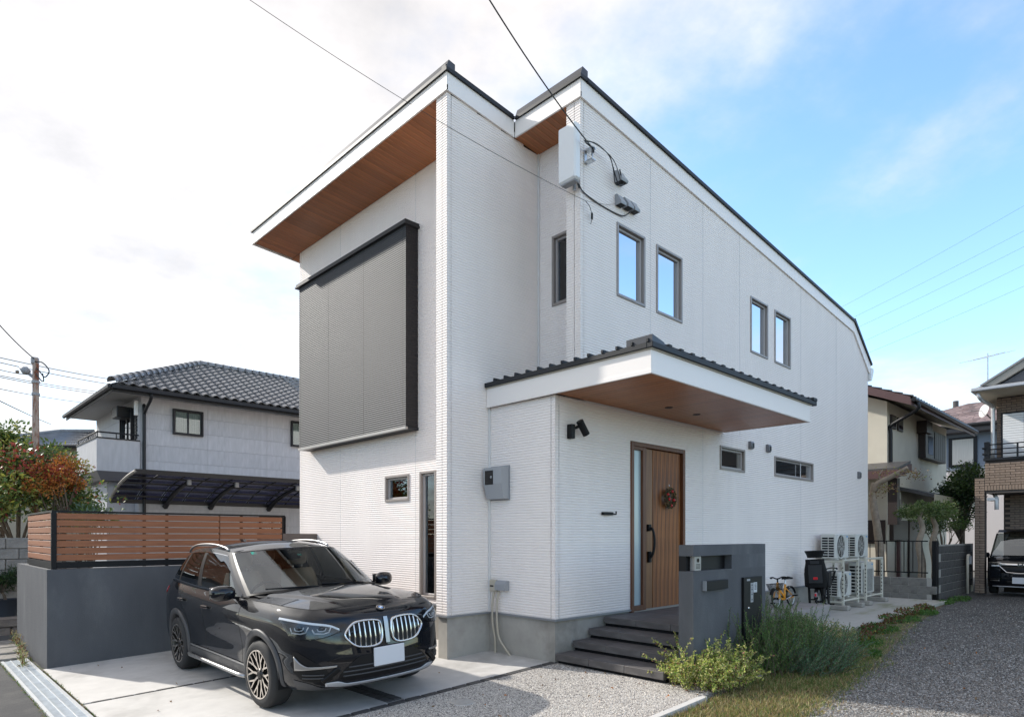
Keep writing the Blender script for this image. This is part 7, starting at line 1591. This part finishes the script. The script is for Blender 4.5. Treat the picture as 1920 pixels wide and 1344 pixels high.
def clumps(center, rad, k, seed):
    g = np.random.default_rng(seed); a = unit(g.normal(size=(k, 3)))*g.uniform(0.45, 0.95, (k, 1)); a[:, 2] = np.abs(a[:, 2])*1.0-0.35*g.random(k); return np.array(center)+a*np.array(rad), g.uniform(0.24, 0.46, k)
def crown(name, parent, center, rad, k, n, l, w, mats, wts, seed, droop=0.2):
    g = np.random.default_rng(seed); C, R = clumps(center, rad, k, seed); idx = g.integers(0, k, n); o = unit(g.normal(size=(n, 3)))*(g.random((n, 1))**0.45)
    rr = R[idx][:, None]*np.array(rad).mean()*1.1; c = C[idx]+o*rr*np.array([1, 1, .8]); d = unit(o*0.8+g.normal(size=(n, 3))*0.6+np.array([0, 0, 0.25-droop]))
    P = leaves(c, d, l*g.uniform(.6, 1.3, n), w*g.uniform(.7, 1.2, n), 0.15)
    base = g.choice(len(mats), size=k, p=wts)[idx]; mix = g.choice(len(mats), size=n, p=wts); mi = np.where(g.random(n) < 0.55, base, mix)
    quads_obj(name, P, mi, mats, parent); return C
def trunk_to(parent, base, C, r0, m, seed, name='trunk', split=0.5):
    b = B(); g = random.Random(seed); base = Vector(base); cen = Vector(np.mean(C, 0)); top = base.lerp(cen, split); top += Vector((g.uniform(-.1, .1), g.uniform(-.1, .1), 0))
    b.tube([base-Vector((0, 0, .05)), base.lerp(top, .5)+Vector((g.uniform(-.06, .06), g.uniform(-.06, .06), 0)), top], [r0, r0*.85, r0*.7], 8); b.build(name, m, parent, smooth=True)
    b = B()
    for q in C[:14]:
        q = Vector(q); mid = top.lerp(q, .5)+Vector((g.uniform(-.1, .1), g.uniform(-.1, .1), g.uniform(0, .1))); b.tube([top-Vector((0, 0, .03)), mid, q], [r0*.5, r0*.32, r0*.12], 5)
    b.build('branches', m, parent, smooth=True)
M_BARK = mat('bark', (0.14, 0.105, 0.075), rough=0.9, var=0.3, vscale=12, bump=0.6, bscale=40)
M_BARKP = mat('pale_bark', (0.27, 0.22, 0.17), rough=0.85, var=0.3, vscale=9, bump=0.5, bscale=30)
L_DK = leaf_mat('leaf_dark', (0.05, 0.09, 0.025), rough=0.35); L_MD = leaf_mat('leaf_mid', (0.09, 0.15, 0.035)); L_YG = leaf_mat('leaf_yellow_green', (0.24, 0.25, 0.045)); L_RED = leaf_mat('leaf_red', (0.30, 0.05, 0.035)); L_OR = leaf_mat('leaf_orange', (0.52, 0.19, 0.04)); L_BR = leaf_mat('leaf_brown', (0.13, 0.055, 0.02)); L_GLOS = leaf_mat('leaf_gloss', (0.075, 0.12, 0.035), rough=0.22)
L_DRY = leaf_mat('leaf_dry', (0.26, 0.17, 0.09)); L_EV = leaf_mat('leaf_evergreen', (0.022, 0.05, 0.018)); L_BG = leaf_mat('leaf_blue_green', (0.13, 0.20, 0.15))

def tree(name, label, cat, base, center, rad, k, n, l, w, mats, wts, seed, r0=.05, bark=None, grp=None):
    t = thing(name, label, cat, base, grp); C = crown('crown', t, center, rad, k, n, l, w, mats, wts, seed); trunk_to(t, base, C, r0, bark or M_BARK, seed); return t
c = PD(42, 925, 13.0); tree('camellia_tree', 'large glossy evergreen shrub with yellow and red leaves behind the slat fence', 'tree', (c.x, c.y, -.2), c, (1.35, 1.35, 1.15), 46, 12000, .105, .045, [L_GLOS, L_DK, L_YG, L_RED, L_MD], [.28, .14, .30, .10, .18], 3, .07)
c = PD(122, 905, 12.6); tree('maple_tree', 'small maple with orange red autumn leaves beside the rusty pole', 'tree', (c.x, c.y, -.2), c, (.48, .48, .62), 22, 6000, .05, .03, [L_OR, L_RED, L_BR, L_YG], [.50, .16, .14, .20], 5, .045)
c = PD(8, 862, 13.6); tree('loquat_tree', 'green broad leaved tree rising at the far end of the slat fence', 'tree', (c.x, c.y, -.2), c, (.9, .9, .8), 16, 3000, .12, .05, [L_MD, L_YG, L_DK], [.4, .35, .25], 9, .06)
c = PD(172, 975, 12.4); tree('silver_leaf_shrub', 'silvery green feathery shrub peeping over the slat fence under the balcony', 'shrub', (c.x, c.y, -.1), c, (.42, .42, .42), 10, 1000, .15, .03, [L_BG, L_MD], [.75, .25], 12, .03)
c = PD(150, 975, 12.6); tree('low_green_shrub', 'bright green shrub under the maple behind the slat fence', 'shrub', (c.x, c.y, -.1), c, (.30, .30, .30), 10, 1100, .06, .035, [leaf_mat('leaf_bright', (0.07, 0.19, 0.02)), L_MD], [.8, .2], 13, .03)
c = PD(6, 1062, 11.6); tree('pot_conifer', 'dark bushy plant standing in the pot by the block wall', 'plant', (PT_.x, 9.55, .38), (PT_.x, 9.55, .72), (.26, .26, .34), 14, 1500, .10, .014, [L_EV, L_DK], [.6, .4], 14, .03)
# right side trees
t = thing('pruned_tree', 'hard pruned bare tree with crooked limb at the corner of the white house', 'tree', (13.2, .42, 0))
def dpt(u, v, x=13.2): return PX(u, v, x)
b = B(); b.tube(spline([dpt(1650, 1100), dpt(1650, 1040), dpt(1644, 985), dpt(1637, 940), dpt(1638, 915), dpt(1640, 905)], 5), [.115-.002*i for i in range(26)], 10); b.build('trunk', M_BARKP, t, smooth=True)
b = B(); b.tube(spline([dpt(1638, 920), dpt(1648, 905), dpt(1668, 895), dpt(1688, 884), dpt(1702, 876)], 5), [.09-.0022*i for i in range(21)], 8); b.tube([dpt(1668, 895), dpt(1684, 890), dpt(1696, 892)], [.04, .03, .012], 6); b.tube([dpt(1650, 905), dpt(1648, 890), dpt(1655, 880)], [.03, .02, .01], 6); b.build('limb', M_BARKP, t, smooth=True)
cs_ = [dpt(1692, 884), dpt(1712, 888), dpt(1722, 893), dpt(1660, 912), dpt(1672, 915), dpt(1640, 925), dpt(1655, 885)]
P = []; g = np.random.default_rng(21)
for q in cs_:
    n = 60; o = g.normal(size=(n, 3))*np.array([.12, .14, .07]); P.append(leaves(np.array(q)+o, unit(g.normal(size=(n, 3))), .06*np.ones(n), .03*np.ones(n), .1))
P = np.concatenate(P); quads_obj('dry_leaves', P, g.choice(3, size=len(P), p=[.6, .2, .2]), [L_DRY, L_YG, L_BR], t)
for nm, lb, u, tz, cen, rad, sd in (('clipped_tree', 'small clipped tree with pale crooked trunk behind the black gate posts', 1726, 958, (1728, 960), (.55, .55, .26), 31), ('clipped_tree', 'small clipped tree with straight trunk above the tall block wall', 1751, 955, (1760, 962), (.62, .62, .30), 32)):
    base = PY(u, 1003, .0 if sd == 31 else -.5); base.z = 0; D_ = 16.2 if sd == 31 else 17.0; base = PD(u, 1003, D_); base.z = 0; c = PD(cen[0], cen[1], D_)
    t = thing(nm, lb, 'tree', base, 'clipped trees behind the block walls'); C = crown('crown', t, c, rad, 16, 1900, .07, .035, [L_MD, leaf_mat('leaf_pale', (0.15, 0.19, 0.07)), L_DK], [.4, .42, .18], sd)
    b = B(); pts = [base, PD(u+3, 1060, D_), PD(u-3, 1020, D_), PD(u+4, 990, D_), PD(u-2, 970, D_), c]; b.tube(spline(pts, 4), [.10-.003*i for i in range(21)], 8); b.build('trunk', M_BARKP, t, smooth=True)
c = PD(1800, 945, 20.5); tree('evergreen_tree', 'dark dense evergreen tree between the cream and brick houses', 'tree', (c.x, c.y, 0), c, (.6, .6, 1.2), 30, 4500, .10, .05, [L_EV, L_DK, L_MD], [.5, .3, .2], 41, .07)
c = PD(1806, 905, 21.5); tree('leafy_tree', 'lighter green leafy tree rising behind the dark evergreen', 'tree', (c.x, c.y, 0), c, (.75, .75, .8), 18, 2600, .10, .05, [L_MD, leaf_mat('leaf_pale', (0.15, 0.19, 0.07)), L_DK], [.5, .2, .3], 43, .06)
c = PD(1775, 985, 18.5); tree('ball_shrub', 'dark green shrub just above the tall block wall', 'shrub', (c.x, c.y, 0), c, (.7, .7, .45), 14, 2600, .06, .03, [L_DK, L_MD], [.6, .4], 44, .04)

# ---- front garden
def ground_z(x, y): return gz(x)-.03
# rosemary and blue-green companion: many upright needled stems
def needle_bush(name, label, bases, hts, lean, mats, wts, seed, need=.030, per=70, cat='shrub', spread=.28):
    g = np.random.default_rng(seed); t = thing(name, label, cat, (np.mean([q[0] for q in bases]), np.mean([q[1] for q in bases]), ground_z(1, 0))); Q = []; st_ = B()
    for (bx, by), h in zip(bases, hts):
        d = np.array([g.normal()*spread+lean[0], g.normal()*spread+lean[1], 1.0]); d /= np.linalg.norm(d); cur = g.normal(size=3)*.12; z0 = ground_z(bx, by)
        ts = np.linspace(.12, 1, per); pts = np.array([bx, by, z0])+d*(h*ts)[:, None]+cur*(h*ts**2)[:, None]
        ang = g.random(per)*6.283; rad = unit(np.stack([np.cos(ang), np.sin(ang), np.zeros(per)], 1)); dd = unit(rad+d*.9+g.normal(size=(per, 3))*.15)
        Q.append(leaves(pts, dd, need*(1.1-.4*ts)*g.uniform(.8, 1.2, per), 0.0088+.0*ts, 0)); st_.tube([pts[0]-d*h*.1, pts[per//2], pts[-1]], [.004, .003, .0015], 4)
    P = np.concatenate(Q); quads_obj('needles', P, g.choice(len(mats), size=len(P), p=wts), mats, t); st_.build('stems', M_BARK, t); return t
g = np.random.default_rng(5)
L_RO = leaf_mat('rosemary', (0.10, 0.215, 0.05)); L_RO2 = leaf_mat('rosemary_dark', (0.065, 0.14, 0.035)); L_RO3 = leaf_mat('rosemary_tip', (0.22, 0.34, 0.09)); L_BLU = leaf_mat('blue_needle', (0.13, 0.24, 0.13)); L_BLU2 = leaf_mat('blue_needle_dark', (0.075, 0.15, 0.09))
def scatter(u0, u1, v0, v1, n, g):
    r = []
    for _ in range(n):
        a = g.random()*2*math.pi; q = math.sqrt(g.random()); p = PG((u0+u1)/2+(u1-u0)/2*q*math.cos(a), (v0+v1)/2+(v1-v0)/2*q*math.sin(a)); r.append((p.x, p.y))
    return r
bs = scatter(1305, 1545, 1205, 1266, 760, g); needle_bush('rosemary_bush', 'large dark green rosemary bush in front of the grey gate wall', bs, g.uniform(.34, .76, len(bs)), (0.0, 0.05), [L_RO, L_RO2, L_RO3], [.45, .38, .17], 51, per=80, spread=.26)
bs = scatter(1440, 1590, 1225, 1268, 330, g); needle_bush('blue_needle_bush', 'low spreading blue green needle bush beside the rosemary', bs, g.uniform(.24, .54, len(bs)), (0.30, -0.32), [L_BLU, L_BLU2, L_RO], [.5, .35, .15], 52, per=70, spread=.40)
# variegated abelia: arching stems with paired small leaves
t = thing('variegated_abelia', 'pale yellow variegated abelia with arching shoots at the foot of the gate wall', 'shrub', PG(1310, 1290))
L_A1 = leaf_mat('abelia_cream', (0.62, 0.58, 0.24)); L_A2 = leaf_mat('abelia_lime', (0.42, 0.48, 0.09)); L_A3 = leaf_mat('abelia_green', (0.15, 0.24, 0.045)); L_A4 = leaf_mat('abelia_pink', (0.38, 0.16, 0.10))
Q = []; MI = []; sb = B(); base0 = scatter(1252, 1405, 1264, 1300, 300, g)
shoots = [(PG(1330, 1280), PD(1365, 1152, 7.7)), (PG(1300, 1280), PD(1222, 1198, 7.3)), (PG(1290, 1285), PD(1228, 1262, 7.0)), (PG(1320, 1280), PD(1388, 1220, 7.2)), (PG(1290, 1280), PD(1236, 1222, 7.2)), (PG(1330, 1285), PD(1318, 1178, 7.5))]
def shoot(a, e, n, bend, sz, mw):
    a, e = np.array(a, float), np.array(e, float); ts = np.linspace(.15, 1, n); mid = (a+e)/2+np.array([0, 0, bend]); pts = (1-ts)[:, None]**2*a+2*((1-ts)*ts)[:, None]*mid+(ts**2)[:, None]*e
    sb.tube([a, pts[n//3], pts[2*n//3], pts[-1]], [.004, .003, .0025, .0012], 4)
    for sgn in (0, 1):
        d = unit(g.normal(size=(n, 3))+np.array([0, 0, .25])); Q.append(leaves(pts, d, sz*g.uniform(.7, 1.25, n), sz*.55, .2)); MI.append(g.choice(4, size=n, p=mw))
for a, e in shoots: shoot(a, e, 44, .10, .036, [.46, .40, .08, .06])
for (bx, by) in base0:
    h = g.uniform(.12, .44); a_ = g.random()*6.283; r = g.uniform(.05, .36); h *= (1.25 if g.random() < .25 else .85); shoot((bx, by, ground_z(bx, by)), (bx+r*math.cos(a_), by+r*math.sin(a_), ground_z(bx, by)+h), 26, .10, .028, [.34, .34, .27, .05])
P = np.concatenate(Q); quads_obj('leaves', P, np.concatenate(MI), [L_A1, L_A2, L_A3, L_A4], t); sb.build('stems', M_BARK, t)
# sedum and creeping cover along the concrete strip
def carpet(name, label, pts_fn, n, l, w, mats, wts, seed, h=.05, up=.5, cat='ground cover'):
    g = np.random.default_rng(seed); c = np.array([pts_fn(g) for _ in range(n)]); c[:, 2] += g.random(n)*h; d = unit(g.normal(size=(n, 3))+np.array([0, 0, up])); P = leaves(c, d, l*g.uniform(.6, 1.3, n), w*g.uniform(.7, 1.2, n), .15)
    o = quads_obj(name, P, g.choice(len(mats), size=n, p=wts), mats, None, True); tag(o, label, cat); return o
def blob_fn(lst):
    def f(g):
        u, v, ru, rv = lst[g.integers(len(lst))]; a = g.random()*6.283; q = math.sqrt(g.random()); p = PG(u+ru*q*math.cos(a), v+rv*q*math.sin(a)); return (p.x, p.y, ground_z(p.x, p.y))
    return f
L_SD = leaf_mat('sedum_straw', (0.36, 0.30, 0.16)); L_SD2 = leaf_mat('sedum_lime', (0.24, 0.29, 0.08)); L_GC = leaf_mat('cover_green', (0.06, 0.135, 0.025)); L_GR = leaf_mat('cover_red', (0.16, 0.065, 0.035))
carpet('pale_sedum', 'pale straw coloured sedum clump beside the concrete strip', blob_fn([(1545, 1195, 40, 12), (1580, 1205, 28, 9), (1520, 1200, 30, 14), (1500, 1180, 25, 12)]), 5200, .035, .016, [L_SD, L_SD2, L_GC], [.5, .3, .2], 61, h=.24, up=.9)
carpet('creeping_cover', 'green and reddish creeping plants edging the concrete strip', blob_fn([(1640, 1178, 26, 8), (1672, 1160, 24, 7), (1700, 1148, 24, 6), (1732, 1140, 20, 5), (1615, 1195, 22, 8)]), 5200, .05, .03, [L_GR, L_GC, L_BR, L_YG], [.38, .38, .16, .08], 62, h=.07)
carpet('low_weeds', 'fresh green low weeds at the edge of the gravel lane', blob_fn([(1660, 1180, 26, 5), (1700, 1160, 28, 5), (1740, 1148, 20, 4), (1630, 1205, 24, 7), (1590, 1230, 24, 9), (1640, 1225, 10, 5), (1800, 1122, 22, 4), (1775, 1128, 14, 3)]), 4200, .05, .022, [L_GC, leaf_mat('weed_bright', (0.09, 0.19, 0.03))], [.6, .4], 63, h=.05)
# lawn: blades of dry and green grass
def inpoly(x, y, poly):
    r = False; j = len(poly)-1
    for i in range(len(poly)):
        xi, yi = poly[i]; xj, yj = poly[j]
        if (yi > y) != (yj > y) and x < (xj-xi)*(y-yi)/(yj-yi)+xi: r = not r
        j = i
    return r
def grass(name, label, n, seed, mats, wts, h0, h1, zone):
    g = np.random.default_rng(seed); pts = []
    while len(pts) < n:
        u = g.uniform(1190, 1760); v = g.uniform(1135, 1420); p = PG(u, v)
        if p.x < -4.8 or not inpoly(p.x, p.y+g.normal()*.10, LAWN) or not zone(u, v, g): continue
        if p.y > -2.2 and p.x < .3: continue
        pts.append((p.x, p.y, ground_z(p.x, p.y)))
    c = np.array(pts); m = len(c); d = unit(g.normal(size=(m, 3))*np.array([.55, .55, .2])+np.array([0, 0, .75])); P = leaves(c, d, g.uniform(h0, h1, m), g.uniform(.004, .008, m), 0)
    o = quads_obj(name, P, g.choice(len(mats), size=m, p=wts), mats, None, True); return tag(o, label, 'grass')
L_G1 = leaf_mat('grass_straw', (0.46, 0.36, 0.17)); L_G2 = leaf_mat('grass_tan', (0.26, 0.175, 0.075)); L_G3 = leaf_mat('grass_green', (0.13, 0.20, 0.045)); L_G4 = leaf_mat('grass_lime', (0.20, 0.23, 0.06))
grass('dry_lawn', 'dry straw coloured lawn grass in front of the shrubs', 30000, 71, [L_G1, L_G2, L_G3, L_G4], [.34, .24, .16, .26], .03, .085, lambda u, v, g: v > 1225 and g.random() < .35+.65*(v > 1270))
grass('green_lawn', 'green lawn grass between the shrubs and the gravel lane', 12000, 72, [L_G3, L_G4, L_G1], [.6, .25, .15], .03, .09, lambda u, v, g: 1150 < v < 1290 and g.random() < .8)
# weeds by the grey wall
carpet('wall_weeds', 'small weeds and dry plumes at the foot of the grey wall', blob_fn([(38, 1205, 8, 12), (30, 1190, 10, 6), (44, 1225, 5, 8)]), 500, .07, .012, [L_SD, L_G3, L_BR], [.45, .3, .25], 81, h=.22, up=1.2, cat='weeds')
b_ = carpet('gutter_weeds', 'thin weeds growing along the drain edge', lambda g: (lambda y, s: (s, y, gz(s)-.01))(g.uniform(1.0, 6.2), -4.87 if g.random() < .6 else -4.535), 900, .035, .006, [L_G3, L_G2, L_GC], [.4, .3, .3], 82, h=.01, up=1.0, cat='weeds')
# ---- loose stones
def stones(name, label, n, seed, mats, fn, s0, s1):
    g = np.random.default_rng(seed); base = np.array([(1, 0, 0), (0, 1, 0), (-1, 0, 0), (0, -1, 0), (0, 0, .7), (0, 0, -.6)], float); F = np.array([(0, 1, 4), (1, 2, 4), (2, 3, 4), (3, 0, 4), (1, 0, 5), (2, 1, 5), (3, 2, 5), (0, 3, 5)])
    C = np.array([fn(g) for _ in range(n)]); S = g.uniform(s0, s1, n)*(1+g.random(n)**4); jit = g.uniform(.6, 1.35, (n, 6, 1)); a = g.random(n)*6.283; R = np.stack([np.stack([np.cos(a), -np.sin(a), 0*a], 1), np.stack([np.sin(a), np.cos(a), 0*a], 1), np.stack([0*a, 0*a, 1+0*a], 1)], 1)
    V = np.einsum('nij,nkj->nki', R, base[None]*jit*np.array([1, .8, .75])+g.normal(size=(n, 6, 3))*.12)*S[:, None, None]+C[:, None, :]; V = V.reshape(-1, 3)
    me = bpy.data.meshes.new(name); loc = np.array([V[:, 0].mean(), V[:, 1].mean(), V[:, 2].min()]); V = V-loc; Fa = (F[None]+6*np.arange(n)[:, None, None]).reshape(-1, 3)
    me.vertices.add(len(V)); me.vertices.foreach_set('co', V.astype(np.float32).ravel()); me.loops.add(3*len(Fa)); me.loops.foreach_set('vertex_index', Fa.astype(np.int32).ravel()); me.polygons.add(len(Fa)); me.polygons.foreach_set('loop_start', np.arange(0, 3*len(Fa), 3, dtype=np.int32))
    for m in mats: me.materials.append(m)
    me.polygons.foreach_set('material_index', np.repeat(g.integers(0, len(mats), n), 8).astype(np.int32)); me.update(); me.validate()
    o = bpy.data.objects.new(name, me); COL.objects.link(o); o.location = loc; o['kind'] = 'stuff'; return tag(o, label, 'gravel')
S1 = mat('stone_grey', (0.235, 0.225, 0.212), rough=0.8); S2 = mat('stone_dark', (0.105, 0.10, 0.095), rough=0.8); S3 = mat('stone_light', (0.40, 0.385, 0.365), rough=0.75); S4 = mat('stone_brown', (0.20, 0.17, 0.145), rough=0.8)
def lane(g):
    while True:
        u = g.uniform(1330, 1960); v = 1118+230*g.random()**.8; p = PG(u, v, 0, -.03)
        if not inpoly(p.x, p.y+g.normal()*.12, LAWN) and p.y < -1.7 and p.x < 17: return (p.x, p.y, gz(p.x)-.03)
stones('lane_gravel', 'grey crushed stone gravel covering the lane', 70000, 91, [S1, S2, S1, S3, S4], lane, .004, .011)
def peb(g):
    u = g.uniform(640, 1330); v = 1238+112*g.random(); p = PG(u, v, SLOPE if u < 1000 else 0)
    if p.x > 0.0 or p.y < -2.1 or p.y > -.01: return (g.uniform(-3.5, -.02), g.uniform(-2.0, -.03), 0) 
    return (p.x, p.y, 0)
def peb2(g): x, y, _ = peb(g); return (x, y, gz(x)+.001)
P1 = mat('pebble_cream', (0.68, 0.635, 0.57), rough=0.7); P2 = mat('pebble_tan', (0.44, 0.40, 0.35), rough=0.7); P3 = mat('pebble_dark', (0.13, 0.12, 0.115), rough=0.7)
stones('washed_pebbles', 'small cream and dark pebbles set in the entrance paving', 70000, 92, [P1, P2, P1, P3, P2, P1], peb2, .004, .0075)

# fallen leaves
def litter(g):
    r = g.random()
    if r < .35: x, y = g.uniform(-3.4, .0), g.uniform(-2.1, 0)
    elif r < .6: x, y = g.uniform(-4.4, -.3), g.uniform(.2, 4.8)
    else: p = PG(g.uniform(1350, 1900), g.uniform(1130, 1340)); x, y = p.x, p.y
    return (x, y, gz(x)+(.008 if y > -2.1 and x < 0 else -.012))
carpet('fallen_leaves', 'scattered small brown fallen leaves on the paving and gravel', litter, 170, .035, .022, [L_DRY, L_BR, L_OR], [.5, .35, .15], 95, h=.004, up=.0, cat='leaves')
